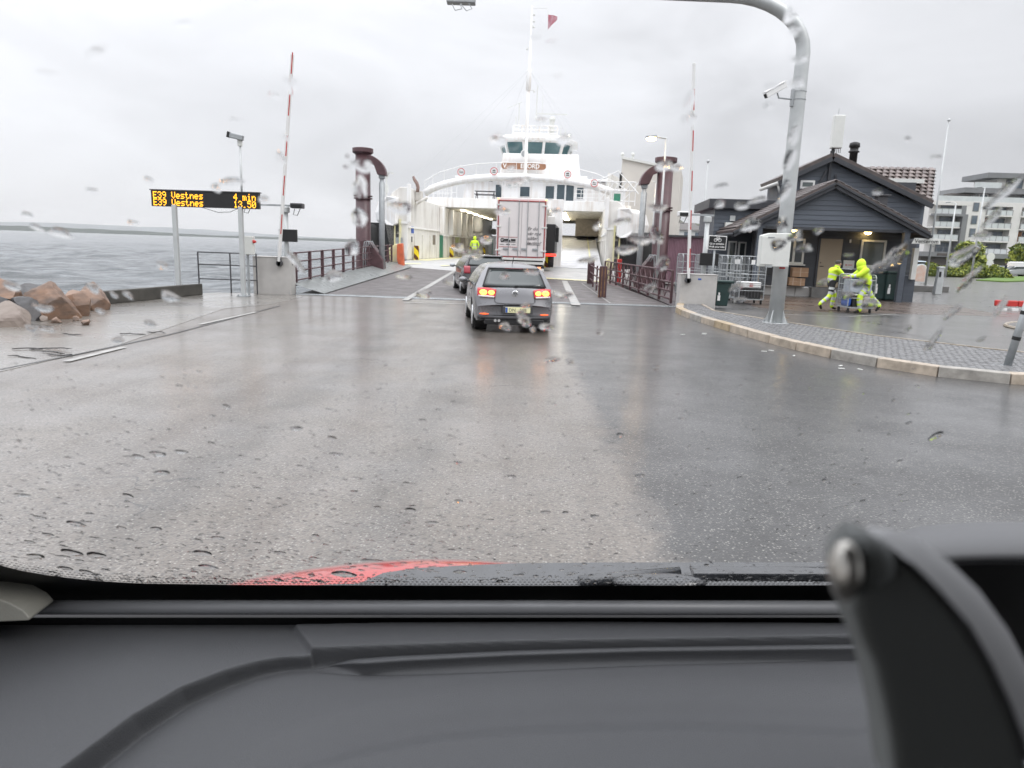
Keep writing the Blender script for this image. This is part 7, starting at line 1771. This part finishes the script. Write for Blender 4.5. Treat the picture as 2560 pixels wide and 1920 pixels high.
# A-board and ticket pillar
q = G(2298, 710); bb = thing('board_sign', 'white arched pavement board with a faded orange picture beside the kiosk', 'sign board', (q.x, q.y, 0), R(-12))
poly = [(-.42, 0, .12), (.42, 0, .12), (.42, 0, 1.25), (.3, 0, 1.45), (0, 0, 1.55), (-.3, 0, 1.45), (-.42, 0, 1.25)]
ob('frame', MB().prism(poly, (0, .06, 0)), M['offwhite'], bb, bevel=.02); ob('poster', MB().prism([(x * .8, -.012, .2 + (z - .12) * .9) for x, _, z in poly], (0, .01, 0)), mat('faded_poster', (.62, .55, .50), .5, col2=(.60, .38, .28), scale=3), bb)
for s_ in (-.4, .4): ob('leg', MB().bar((s_, .02, 0), (s_, .02, .2), .05).bar((s_, .05, 1.2), (s_, .5, 0), .04), M['offwhite'], bb)
q = G(2342, 736); bp_ = thing('bollard', 'pale grey cone-topped bollard with a dark opening near the kiosk corner', 'bollard', (q.x, q.y, 0)); hz_ = A(2347, 672, q.y).z
ob('pillar', MB().add([(-.2, -.15, 0), (.2, -.15, 0), (.2, .15, 0), (-.2, .15, 0), (-.13, -.11, hz_), (.17, -.11, hz_), (.17, .12, hz_), (-.13, .12, hz_)], [(0,3,2,1),(4,5,6,7),(0,1,5,4),(1,2,6,5),(2,3,7,6),(3,0,4,7)]), M['galvpale'], bp_, bevel=.03)
ob('cap', MB().box((.02, 0, hz_ + .06), (.34, .28, .14)), M['galvpale'], bp_, bevel=.04); ob('opening', MB().box((-.05, -.14, hz_ - .3), (.1, .03, .3)), M['black'], bp_)
q0, q1 = G(2272, 728), G(2340, 728); ob('kiosk_ramp', MB().b2((q0.x, q0.y, 0), (q1.x, q0.y + 2.2, .35)), M['concrete'], kind='structure', bevel=.03)
# red plastic barrier
q0, q1 = G(2484, 775), G(2600, 779); rb_ = thing('road_barrier', 'low red and white plastic barrier rail on the plaza at the right edge', 'barrier', (q0.x, q0.y, 0))
for k in range(4):
    a, b = q0.lerp(q1, k/4), q0.lerp(q1, (k+1)/4); ob('segment', MB().bar((a.x, a.y, .28), (b.x - .03, b.y, .28), .12, .24), M['red'] if k % 2 == 0 or True else M['white'], rb_, world=True, bevel=.04)
    ob('foot', MB().box((a.x + .3, a.y, .05), (.25, .3, .1)), M['white'], rb_, world=True)
# leaning steel post at the right
q = G(2518, 916, .12); sp2 = thing('steel_post', 'grey steel post with two black bands on a round base plate at the right edge', 'post', (q.x, q.y, .12))
tp = A(2566, 770, q.y - .1) - Vector((q.x, q.y, .12)); tp = Vector((tp.x * 1.0, tp.y, tp.z)); tp = tp * 1.35
ob('shaft', MB().tube([(0, 0, 0), tp], .062, 14), M['galv'], sp2, smooth=True)
for k in (.34, .66): ob('black_band', MB().tube([tp * k, tp * (k + .045)], .066, 14), M['rubber'], sp2, smooth=False)
ob('base_plate', MB().lathe((0, 0, 0), [(.25, 0), (.25, .015), (.2, .02)], 24), M['galv'], sp2)
# litter by the kerb
lt_ = MB()
for xp, yp in ((1928, 876), (1910, 878), (1985, 889), (1761, 833), (1707, 836), (2102, 914), (2104, 921), (2150, 923), (1760, 835)):
    p = G(xp, yp, .015); lt_.box(p, (.10, .03, .01), rng.uniform(0, 3))
ob('litter', lt_, M['offwhite'], kind='stuff', label='pale scraps of litter along the kerb')

# ================================================================== HAZE (air over the fjord)
hz = bpy.data.materials.new('haze_air'); hz.use_nodes = True; N, L = nodes_of(hz); N.remove(N['Principled BSDF'])
pvn = N.new('ShaderNodeVolumePrincipled'); pvn.inputs['Color'].default_value = (1, 1, 1, 1); pvn.inputs['Density'].default_value = .00008; pvn.inputs['Anisotropy'].default_value = .3
L.new(pvn.outputs[0], N['Material Output'].inputs['Volume'])
ob('haze', MB().b2((-9900, -200, -4.2), (1500, 11600, 240)), hz, kind='stuff')
# ================================================================== OUR OWN CAR (seen from the front seat)
Rc = Matrix(((vr.x, vf.x, vu.x), (vr.y, vf.y, vu.y), (vr.z, vf.z, vu.z)))   # columns: right, forward, up of the camera
Lp = Matrix.Rotation(PITCH, 3, 'X')      # undo the pitch: car frame
CM = (Rc @ Lp).to_4x4(); CM.translation = Vector((0, 0, EYE))
mycar = thing('car', 'our own car seen from inside: grey dashboard, black windscreen rim, red bonnet and wiper', 'car', (0, 0, EYE))
mycar.matrix_basis = CM; WM[mycar.name] = CM
def cray(x, y):
    u = x - 1280; v = 960 - y
    return Vector((u, F * cp + v * sp, -F * sp + v * cp))
def CZ(x, y, z): d = cray(x, y); return d * (z / d.z)
def CY(x, y, f): d = cray(x, y); return d * (f / d.y)
wsb = Vector((0, .965, -.505)); wang = R(40); wdir = Vector((0, -math.cos(wang), math.sin(wang))); wnor = Vector((0, math.sin(wang), math.cos(wang)))
def WS(x, y, off=0):
    d = cray(x, y); t = (wsb.dot(wnor) + off) / d.dot(wnor); return d * t
M['clear'] = bpy.data.materials.new('clear_glass'); M['clear'].use_nodes = True
N, L = nodes_of(M['clear']); N.remove(N['Principled BSDF']); tb = N.new('ShaderNodeBsdfTransparent'); L.new(tb.outputs[0], N['Material Output'].inputs['Surface'])
ws = ob('windscreen', MB().add([WS(x, y) for x, y in ((-420, 1480), (2980, 1480), (3100, -200), (-540, -200))], [(0, 1, 2, 3)]), M['clear'], mycar, recalc=False)
# black ceramic rim of the glass
M['frit'] = mat('black_ceramic_rim', (.004, .004, .005), .35, var=0, spec=.3)
def fy(x): return pw(x, [(-400, 1290), (-100, 1375), (0, 1413), (60, 1428), (140, 1441), (240, 1452), (340, 1458), (600, 1462), (1300, 1464), (2560, 1462), (3000, 1440)])
mb = MB(); K_ = 90
for i in range(K_ + 1):
    x = lerp(-400, 2980, i / K_); a, b = WS(x, fy(x), -.002), WS(x, 1525, -.002); mb.v += [tuple(a), tuple(b)]
mb.f = [(2*i, 2*i+1, 2*i+3, 2*i+2) for i in range(K_)]; mb.m = [0] * K_
ob('windscreen_rim', mb, M['frit'], mycar, recalc=False)
mb = MB(); sp_ = 11.2
for j in range(4):
    x = -60 + (j % 2) * sp_ / 2
    while x < 2150:
        c = WS(x, fy(x) - 3.0 - j * 5.6, -.002); r_ = (.0025, .0021, .0016, .0010)[j]
        mb.add([c + Vector((1, 0, 0)) * r_ * math.cos(k * math.pi / 3) + wdir * r_ * 1.0 * math.sin(k * math.pi / 3) for k in range(6)], [(0, 1, 2, 3, 4, 5)]); x += sp_
ob('rim_dots', mb, M['frit'], mycar, kind='stuff', recalc=False)
# dashboard: a relief over the plane z = -.505
M['dash'] = mat('dash_grey_plastic', (.072, .074, .079), .52, var=.05, scale=2, bump=.35, bscale=900, spec=.3)
M['dash2'] = mat('dash_dark_plastic', (.05, .052, .056), .5, var=.04, scale=3, bump=.15, bscale=700, spec=.35)
DZ0 = -.525
bcur = [(-400, 2300), (60, 1960), (110, 1925), (330, 1765), (450, 1697), (560, 1655), (640, 1633), (700, 1623), (770, 1620)]
def dh(x, y):
    h = 0
    if x < 775: h -= pw(x, [(300, .034), (775, .0225)]) * sm((y - pw(x, bcur)) / pw(x, [(0, 16), (500, 12), (770, 9)]))
    if x >= 775: h -= .0225 * sm((y - pw(x, [(770, 1617), (1280, 1600), (2150, 1586)])) / 8)
    # raised lid
    tl_ = sm((y - pw(x, [(720, 1556), (1000, 1550), (1500, 1549), (2150, 1552)])) / 5); left = sm((x - (728 + (y - 1556) * .72)) / 10)
    bot = 1 - sm((y - pw(x, [(770, 1617), (1280, 1600), (2150, 1586)])) / 10)
    h += .010 * tl_ * left * bot
    # blade-like ridge running to the right
    rc = pw(x, [(785, 1682), (830, 1672), (880, 1652), (1000, 1637), (1280, 1617), (1600, 1606), (2150, 1597)]); amp = sm((x - 790) / 110) * (1 - sm((x - 1700) / 500))
    d_ = y - rc; wv = 12 if d_ < 0 else 8
    h += .0 * amp * math.exp(-(d_ / wv) ** 2)
    h -= .0 * sm((y - pw(x, [(785, 1684), (880, 1684), (1100, 1682), (1600, 1664), (2150, 1650)])) / 6) * sm((x - 780) / 60)
    c_ = pw(x, [(400, 2040), (520, 1945), (620, 1880), (760, 1825), (900, 1787), (1100, 1752), (1300, 1735), (1700, 1725), (2150, 1740)])
    h -= .006 * sm((y - c_ + 90) / 60) * sm((x - 380) / 100); h += .007 * sm((y - c_) / 45) * sm((x - 380) / 100)
    return h
NX = 800; mb = MB()
ysx = list(np.linspace(1546, 1720, 90)) + list(np.linspace(1723, 1960, 95)) + list(np.linspace(1966, 2300, 20))
for y in ysx:
    for i in range(NX):
        x = lerp(-300, 2900, i / (NX - 1)); p = CZ(x, y, DZ0 + .01); mb.v.append((p.x, p.y, DZ0 + dh(x, y)))
def under(x, y):
    if x < 775: b_, w_ = pw(x, bcur), pw(x, [(0, 16), (500, 12), (770, 9)])
    else: b_, w_ = pw(x, [(770, 1617), (1280, 1600), (2150, 1586)]), 8
    u_ = pw(x, [(300, .018), (775, .010)]) * sm((y - b_) / w_) * (1 - sm((y - b_ - w_) / 70))
    if x > 790:
        rc = pw(x, [(785, 1682), (830, 1672), (880, 1652), (1000, 1637), (1280, 1617), (1600, 1606), (2150, 1597)]); amp = sm((x - 790) / 110) * (1 - sm((x - 1700) / 500))
        u_ += .0 * amp * sm((y - rc) / 16) * (1 - sm((y - rc - 16) / 34))
    return u_
k_ = 0
for y in ysx:
    for i in range(NX):
        x = lerp(-300, 2900, i / (NX - 1)); v_ = mb.v[k_]; mb.v[k_] = (v_[0], v_[1] + under(x, y), v_[2]); k_ += 1
ny = len(ysx); mb.f = [(j*NX+i, j*NX+i+1, (j+1)*NX+i+1, (j+1)*NX+i) for j in range(ny-1) for i in range(NX-1)]; mb.m = [0] * len(mb.f)
ob('dashboard', mb, M['dash'], mycar, smooth=True, recalc=False)
bl_ = MB(); nb_ = 70; zp = DZ0 - .0215
for i in range(nb_ + 1):
    x = lerp(795, 2600, (i / nb_) ** 1.25); k = sm((x - 795) / 120)
    T = pw(x, [(795, 1680), (830, 1662), (880, 1649), (1000, 1640), (1280, 1626), (1600, 1616), (2150, 1609), (2600, 1606)]); Bq = pw(x, [(795, 1682), (880, 1688), (1000, 1688), (1200, 1682), (1600, 1664), (2150, 1650), (2600, 1645)])
    zl = lerp(zp, zp + .021, k); p1 = CZ(x, T, zl); p2 = CZ(x, T + 11 * k, zl - .001); e_ = CZ(x, Bq, zp - .0005)
    f1 = Vector((p2.x, p2.y + .003 * k, lerp(zl, zp, .30))); f2 = Vector((p2.x, p2.y + .004 * k, lerp(zl, zp, .78)))
    f3 = f2.lerp(e_, .35); f3.z = lerp(f2.z, e_.z, .75)
    for q in (CZ(x, T - 5, zp - .002), p1, p2, f1, f2, f3, e_): bl_.v.append(tuple(q))
bl_.f = [(7*i+j, 7*i+7+j, 7*i+8+j, 7*i+1+j) for i in range(nb_) for j in range(6)]; bl_.m = [0] * len(bl_.f)
ob('dash_blade', bl_, M['dash'], mycar, smooth=True, sub=1)
# rolled bead at the base of the glass and the dark gap in front of it
def bead(x): return CZ(x, 1517, -.512)
bl, br_ = CZ(-400, 1518, -.490), CZ(2980, 1520, -.490)
ob('screen_bead', MB().tube([bl, br_], .0098, 16), mat('bead_grey_plastic', (.14, .143, .15), .4, var=.03), mycar, smooth=True)
g0, g1 = CZ(-400, 1545, DZ0 + .010), CZ(2980, 1545, DZ0 + .010)
ob('dark_gap', MB().add([(g0.x, g0.y + .001, g0.z), (g1.x, g1.y + .001, g1.z), (g1.x, g1.y + .001, g1.z - .05), (g0.x, g0.y + .001, g0.z - .05), (g0.x, g0.y + .12, g0.z - .05), (g1.x, g1.y + .12, g1.z - .05)], [(0, 1, 2, 3), (3, 2, 5, 4)]), M['frit'], mycar)
# cream pillar trim at the left
pp = [(-200, 1360), (0, 1431), (40, 1444), (85, 1462), (118, 1480), (135, 1499), (133, 1505), (60, 1508), (-200, 1508)]
ob('pillar_trim', MB().prism([CY(x, y, .90) for x, y in pp], (0, -.05, 0)), mat('cream_trim', (.26, .255, .225), .6, var=.03, bump=.1, bscale=300), mycar, bevel=.016, seg=4)
# bonnet and cowl outside the glass
M['bonnet'] = mat('red_bonnet', (.40, .028, .024), .18, var=.05, coat=1.0)
crest = [(380, 1500), (500, 1474), (580, 1452), (700, 1430), (820, 1413), (950, 1400), (1050, 1396), (1150, 1398), (1260, 1404), (1500, 1422), (2100, 1440)]
mb = MB(); rows_ = []
for f_, dz in ((1.08, -.016), (1.16, -.004), (1.25, .004), (1.34, 0.0), (1.42, -.035), (1.6, -.16), (1.8, -.32), (2.0, -.5)):
    rows_.append([CY(x, y, 1.34) for x, y in crest]); r__ = rows_[-1]; rows_[-1] = [Vector((p.x * (1 + (f_ - 1.34) * .12), f_, p.z + dz - (.012 if k in (0,) else 0))) for k, p in enumerate(r__)]
n = len(crest); vs = [p for r__ in rows_ for p in r__]
ob('bonnet', mb.add(vs, [(j*n+k, j*n+k+1, (j+1)*n+k+1, (j+1)*n+k) for j in range(len(rows_)-1) for k in range(n-1)]), M['bonnet'], mycar, smooth=True, sub=1)
M['cowl'] = mat('wet_black_cowl', (.028, .030, .034), .22, var=.3, scale=20, coat=.8, bump=.3, bscale=90)
top = [(700, 1470), (900, 1462), (960, 1436), (1040, 1424), (1150, 1418), (1280, 1412), (1500, 1410), (2200, 1410), (2600, 1412)]
mb = MB()
for x, y in top: a = CY(x, y, 1.12); mb.v += [tuple(a), (a.x, 1.02, a.z - .045), (a.x, 1.0, a.z - .12)]
n = len(top); mb.f = [(3*k, 3*k+1, 3*k+4, 3*k+3) for k in range(n-1)] + [(3*k+1, 3*k+2, 3*k+5, 3*k+4) for k in range(n-1)]; mb.m = [0] * len(mb.f)
o_ = ob('cowl_panel', mb, M['cowl'], mycar); sdf = o_.modifiers.new('s', 'SOLIDIFY'); sdf.thickness = .004
wb = MB().bar(CY(1725, 1420, 1.05), CY(2250, 1422, 1.02), .012, .012).bar(CY(1730, 1434, 1.03), CY(2250, 1436, 1.01), .026, .014)
ob('wiper_blade', wb, M['cowl'], mycar, bevel=.003)
ob('wiper_arm', MB().tube([CY(1450, 1458, 1.02), CY(1560, 1444, 1.04), CY(1700, 1428, 1.05)], [.012, .010, .007], 10).ball(CY(1650, 1454, 1.01), (.075, .022, .010), 14, 7), M['cowl'], mycar, smooth=True)
ob('bonnet_gap', MB().tube([CY(965, 1462, 1.03), CY(963, 1446, 1.08)], .002, 5), M['black'], mycar)
# instrument hood at the right
hdm = MB()
pts = [(2190, 1440), (2200, 1380), (2215, 1345), (2260, 1320), (2340, 1308), (2470, 1303), (2620, 1303), (2900, 1312)]
for f_, dy in ((.400, 95), (.405, 60), (.42, 22), (.45, 2), (.50, 0), (.58, 6), (.64, 40)):
    for x, y in pts: p = CY(x, y + dy, f_); hdm.v.append(tuple(p))
m_ = len(pts); hdm.f = [(j*m_+k, j*m_+k+1, (j+1)*m_+k+1, (j+1)*m_+k) for j in range(6) for k in range(m_-1)]; hdm.m = [0] * len(hdm.f)
o_ = ob('instrument_hood', hdm, mat('hood_grey_plastic', (.115, .117, .122), .6, var=.03), mycar, smooth=True, sub=1); sdf = o_.modifiers.new('s', 'SOLIDIFY'); sdf.thickness = .012
ob('instrument_face', MB().prism([CY(x, y, .56) for x, y in ((2150, 1420), (2300, 1400), (2900, 1400), (2900, 1900), (2300, 1900))], (0, .02, 0)), M['black'], mycar)

# unseen cabin around us, added to shade the dashboard: roof lining, pillars, doors, seats
M['lining'] = mat('roof_lining', (.14, .135, .125), .9, var=.04)
M['trimdark'] = mat('cabin_trim', (.03, .03, .032), .7, var=.05)
ob('roof_lining', MB().add([(-.80, .215, .135), (1.2, .215, .135), (1.2, -.25, .30), (-.80, -.25, .30), (-.80, -2.2, .42), (1.2, -2.2, .42)], [(0, 1, 2, 3), (3, 2, 5, 4)]), M['lining'], mycar)
for x_ in (-.74, 1.16):
    ob('door_trim', MB().add([(x_, 1.0, -.50), (x_, -2.2, -.42), (x_, -2.2, -1.4), (x_, 1.0, -1.4)], [(0, 1, 2, 3)]), M['trimdark'], mycar)
    ob('side_pillar', MB().add([(x_, -.75, -.45), (x_, -1.1, -.45), (x_, -1.05, .45), (x_, -.80, .45)], [(0, 1, 2, 3)]), M['lining'], mycar)
    ob('side_rail', MB().add([(x_, .215, .135), (x_, -2.2, .42), (x_, -2.2, .28), (x_, .28, .05)], [(0, 1, 2, 3)]), M['lining'], mycar)
ob('rear_bulkhead', MB().add([(-.75, -1.1, -1.4), (1.16, -1.1, -1.4), (1.16, -1.05, .46), (-.75, -1.05, .46)], [(0, 1, 2, 3)]), M['trimdark'], mycar)
ob('floor_pan', MB().add([(-.75, 1.0, -1.4), (1.16, 1.0, -1.4), (1.16, -1.1, -1.4), (-.75, -1.1, -1.4)], [(0, 1, 2, 3)]), M['trimdark'], mycar)
ob('seat', MB().box((0, -.38, -.35), (.5, .16, .8), 0, 0, .15).box((0, -.1, -.72), (.5, .55, .16)), M['trimdark'], mycar, bevel=.05)
# ---- the black bracket close to the lens
bk = thing('bracket', 'out-of-focus curved black and grey bracket with a round silver button, very close at the right', 'bracket', (0, 0, EYE))
bk.matrix_basis = CM; WM[bk.name] = CM
FD = .13; KS = FD / .19
face = [(2158, 1346), (2210, 1362), (2281, 1411), (2350, 1481), (2424, 1566), (2482, 1666), (2525, 1760), (2559, 1850), (2600, 2000), (2245, 2000), (2235, 1920), (2226, 1840), (2211, 1763), (2188, 1666), (2157, 1597), (2134, 1527), (2140, 1450), (2150, 1400)]
M['brface'] = mat('matt_black_plastic', (.27, .285, .285), .8, var=.05)
M['brrim'] = mat('grey_soft_plastic', (.44, .445, .46), .6, var=.04)
def BY(x, y, f=FD): return CY(x, y, f)
ob('plate', MB().prism([BY(x, y) for x, y in face], (0, .012, 0)), M['brface'], bk, bevel=.002)
rimo = [(2150, 1352), (2172, 1316), (2230, 1322), (2300, 1352), (2370, 1400), (2450, 1478), (2520, 1575), (2580, 1690), (2640, 1850), (2680, 2010)]
rimi = [(2152, 1400), (2160, 1342), (2212, 1358), (2283, 1407), (2352, 1477), (2426, 1562), (2484, 1662), (2527, 1756), (2561, 1846), (2602, 2000)]
mb = MB()
for a, b in zip(rimo, rimi): mb.v += [tuple(BY(*b, FD - .001)), tuple(BY((a[0]+b[0])/2, (a[1]+b[1])/2, FD + .006)), tuple(BY(*a, FD + .020)), tuple(BY(a[0] + 4, a[1] + 6, FD + .036))]
n = len(rimo); mb.f = [(4*k+j, 4*k+4+j, 4*k+5+j, 4*k+1+j) for k in range(n-1) for j in range(3)]; mb.m = [0] * len(mb.f)
ob('rim', mb, M['brrim'], bk, smooth=True)
c = BY(2112, 1428, FD - .004)
ob('collar', MB().lathe(c + Vector((.004, .006, 0)) * KS, [(.0088 * KS, -.003 * KS), (.0092 * KS, .004 * KS), (.006 * KS, .01 * KS)], 24, 'X'), M['brface'], bk, smooth=True)
ob('silver_button', MB().ball(c + Vector((0, 0, 0)), (.0040 * KS, .0062 * KS, .0088 * KS), 18, 12), mat('satin_silver', (.62, .60, .56), .32, metal=.9, var=.03), bk, smooth=True)

# ================================================================== RAIN ON THE WINDSCREEN
wm_ = bpy.data.materials.new('rain_water'); wm_.use_nodes = True; N, L = nodes_of(wm_); N.remove(N['Principled BSDF'])
rfb = N.new('ShaderNodeBsdfGlass'); rfb.inputs['IOR'].default_value = 1.33; rfb.inputs['Roughness'].default_value = 0.0
L.new(rfb.outputs[0], N['Material Output'].inputs['Surface'])
WSx = Vector((1, 0, 0))
def drop_mesh(rx, ry, h, seed, n=20, m=6, rot=0, wob=.18):
    """closed plano-convex lens in the plane (x, along glass), bulging outwards"""
    r2 = random.Random(seed); ph = [r2.uniform(0, 6.28) for _ in range(3)]; am = [r2.uniform(-1, 1) * wob, r2.uniform(-1, 1) * wob * .7, r2.uniform(-1, 1) * wob * .4]
    vs = []; 
    for j in range(m):
        k = (j + 1) / m; hh = h * (1 - k ** 2)
        for i in range(n):
            t = 2 * math.pi * i / n; q = 1 + am[0] * math.sin(2*t + ph[0]) + am[1] * math.sin(3*t + ph[1]) + am[2] * math.sin(5*t + ph[2])
            x, y = rx * k * q * math.cos(t), ry * k * q * math.sin(t); x, y = x*math.cos(rot) - y*math.sin(rot), x*math.sin(rot) + y*math.cos(rot)
            vs.append((x, y, hh + .00015))
    o = len(vs); vs.append((0, 0, h + .00015)); fs = [(o, i, (i+1) % n) for i in range(n)]
    for j in range(m-1): fs += [(j*n+i, (j+1)*n+i, (j+1)*n+(i+1) % n, j*n+(i+1) % n) for i in range(n)]
    fs.append(tuple((m-1)*n + i for i in reversed(range(n))))
    return vs, [tuple(reversed(f)) for f in fs]
def to_ws(c, v): return c + WSx * v[0] + wdir * v[1] + wnor * v[2]
WMcar = CM
def px_size(p): return p.dot(Vector((0, cp, -sp))) / F   # metres per picture pixel at that place
big = [ # x, y, half width, half height (picture px), height factor
 (580, 455, 34, 14), (372, 452, 16, 10), (232, 478, 16, 9), (68, 538, 16, 9), (150, 583, 36, 12), (92, 570, 20, 9), (332, 557, 14, 8), (404, 663, 20, 10), (425, 742, 24, 18), (320, 738, 12, 12), (285, 738, 10, 10), (30, 715, 24, 14), (233, 720, 20, 14), (108, 770, 24, 14), (76, 820, 16, 10), (115, 822, 24, 10), (250, 778, 14, 8), (295, 850, 22, 8), (375, 808, 20, 8),
 (120, 182, 36, 10), (238, 135, 40, 14), (250, 120, 30, 9), (460, 60, 30, 10), (690, 240, 22, 10), (590, 300, 30, 6), (540, 470, 16, 12), (700, 395, 14, 18), (727, 212, 20, 26), (712, 345, 14, 10), (660, 500, 16, 12),
 (905, 415, 34, 20), (900, 470, 22, 34), (898, 545, 22, 30), (880, 620, 20, 26), (872, 395, 12, 10), (870, 420, 14, 8), (1000, 520, 30, 24), (740, 655, 16, 30), (835, 690, 22, 20), (1010, 690, 26, 10), (1060, 735, 24, 14), (1120, 705, 14, 9), (1180, 632, 26, 14),
 (1246, 352, 26, 20), (1277, 421, 15, 8), (1290, 456, 50, 11), (1410, 350, 24, 16), (1255, 530, 24, 12), (1385, 530, 22, 10), (1555, 555, 26, 12), (1495, 565, 13, 14), (1470, 650, 28, 10), (1565, 625, 34, 14), (1600, 600, 40, 13), (1350, 305, 20, 14), (1395, 190, 14, 7), (1338, 90, 20, 10), (1378, 100, 22, 8),
 (1263, 817, 17, 12), (1312, 804, 21, 15), (1366, 817, 20, 13), (1333, 824, 10, 8), (1303, 785, 14, 12), (1315, 765, 14, 9), (1405, 735, 30, 12), (1215, 600, 20, 14), (1190, 640, 20, 10), (1145, 620, 20, 12), (1262, 690, 16, 9), (1330, 680, 26, 8),
 (1725, 250, 16, 30), (1722, 300, 20, 22), (1690, 420, 20, 10), (1660, 415, 26, 16), (1645, 520, 24, 14), (1640, 590, 18, 30), (1655, 660, 22, 22), (1625, 720, 18, 12), (1805, 466, 24, 7), (1800, 510, 16, 12), (1855, 515, 18, 14), (1875, 562, 30, 20), (1895, 500, 22, 10),
 (1975, 40, 18, 22), (1985, 80, 16, 18), (1995, 150, 24, 12), (1992, 210, 22, 16), (1930, 215, 20, 8), (1925, 265, 18, 10), (1985, 340, 16, 30), (1975, 400, 16, 34), (1960, 480, 18, 30), (1955, 560, 16, 22), (1946, 612, 22, 18), (1990, 590, 22, 18), (2010, 622, 26, 12), (2045, 578, 16, 10), (2122, 640, 16, 8), (2058, 706, 18, 9), (1840, 720, 18, 14),
 (2195, 480, 14, 9), (2268, 350, 14, 7), (2340, 395, 18, 7), (2230, 645, 22, 40), (2232, 655, 12, 20), (2250, 648, 16, 20), (2195, 670, 26, 16), (2150, 708, 20, 14), (2175, 760, 30, 12), (2120, 740, 22, 9), (1850, 750, 20, 10), (2410, 640, 34, 30), (2420, 700, 16, 34), (2455, 590, 28, 12), (2505, 485, 24, 40), (2480, 545, 14, 30), (2380, 780, 14, 26), (2335, 850, 13, 30), (2500, 770, 12, 34), (2340, 1090, 14, 10), (2320, 868, 13, 9), (2455, 848, 10, 8), (2270, 820, 12, 8),
 (1425, 905, 12, 10), (1380, 900, 26, 8), (1640, 920, 14, 8), (1500, 830, 14, 8), (1550, 1088, 9, 5), (1600, 1190, 12, 4), (1280, 1192, 12, 4), (1145, 1157, 12, 3.5), (1026, 1276, 15, 6), (1364, 1281, 13, 4), (1413, 1282, 8, 4), (1486, 1291, 11, 4), (1080, 1307, 18, 3.5), (1147, 1253, 12, 4), (395, 1135, 20, 6), (452, 1130, 20, 4), (405, 1182, 22, 5), (345, 1142, 16, 5), (740, 1072, 18, 5), (830, 1096, 11, 6), (840, 1136, 18, 4), (565, 1017, 10, 6), (55, 1238, 18, 4), (190, 1310, 22, 6), (320, 1240, 12, 6), (390, 1322, 16, 4), (100, 1294, 14, 4), (545, 1345, 16, 4), (180, 1382, 24, 8), (240, 1388, 24, 7), (90, 1391, 22, 6), (505, 1383, 22, 7), (520, 1418, 24, 6), (215, 1430, 15, 6), (162, 1421, 18, 5), (120, 1337, 13, 4), (75, 1355, 11, 4), (700, 1382, 15, 4), (860, 1436, 30, 8), (930, 1402, 30, 3.5), (1150, 1430, 18, 4), (1250, 1454, 10, 5), (570, 1450, 9, 5), (250, 1453, 10, 5), (695, 1450, 10, 5)]
for i, (x, y, wx, wy) in enumerate(big):
    wx *= .85 if y < 1000 else 1; wy *= .8 if y < 1000 else 1
    c = WS(x, y, .0004); s_ = px_size(c); fore = abs(wdir.dot(Vector((0, sp, cp)))) ; fo = max(.25, abs((cray(x, y).normalized()).dot(wnor)))
    rx = wx * s_; ry = wy * s_ / fo; h = min(rx, ry) * (.085 if y < 1000 else .24)
    vs, fs = drop_mesh(rx, ry, h, i, rot=rng.uniform(-.3, .3) if y < 1000 else rng.uniform(-.1, .1), wob=.24 if y < 1000 else .14)
    mb = MB().add([WMcar @ to_ws(Vector((0, 0, 0)), v) - WMcar.translation for v in vs], fs)
    o_ = ob('raindrop', mb, wm_, None, smooth=False, recalc=False); o_.location = WMcar @ c
    tag(o_, 'clear raindrop clinging to the outside of our windscreen', 'raindrop', 'raindrops on the windscreen')
# countless fine spray, thickest low on the glass
sm_ = MB(); r2 = random.Random(5)
for k in range(3800):
    y = 1457 - 560 * r2.random() ** 2.2; x = r2.uniform(-20, 2300)
    if x > 1100 and r2.random() < .35: continue
    if y < 1050 and r2.random() < .5: continue
    big_ = r2.random() < .13
    wx = r2.uniform(4, 12) if big_ else r2.uniform(1.2, 4.5); wy = wx * r2.uniform(.16, .34) if big_ else wx * r2.uniform(.4, .9)
    if x > 1300: wx *= .7
    c = WS(x, y, .0004); s_ = px_size(c); fo = max(.25, abs((cray(x, y).normalized()).dot(wnor)))
    vs, fs = drop_mesh(wx * s_, wy * s_ / fo, min(wx, wy) * s_ * (.28 if big_ else .14), k, n=7, m=3, rot=r2.uniform(-.3, .3) if big_ else r2.uniform(-1.5, 1.5), wob=.25)
    sm_.add([to_ws(c, v) for v in vs], fs)
sp3 = ob('rain_spray', sm_, wm_, None, smooth=False, recalc=False); sp3.matrix_basis = CM
sp3['kind'] = 'stuff'; sp3['label'] = 'fine spray of rain over the lower windscreen'
for k in range(900): pass
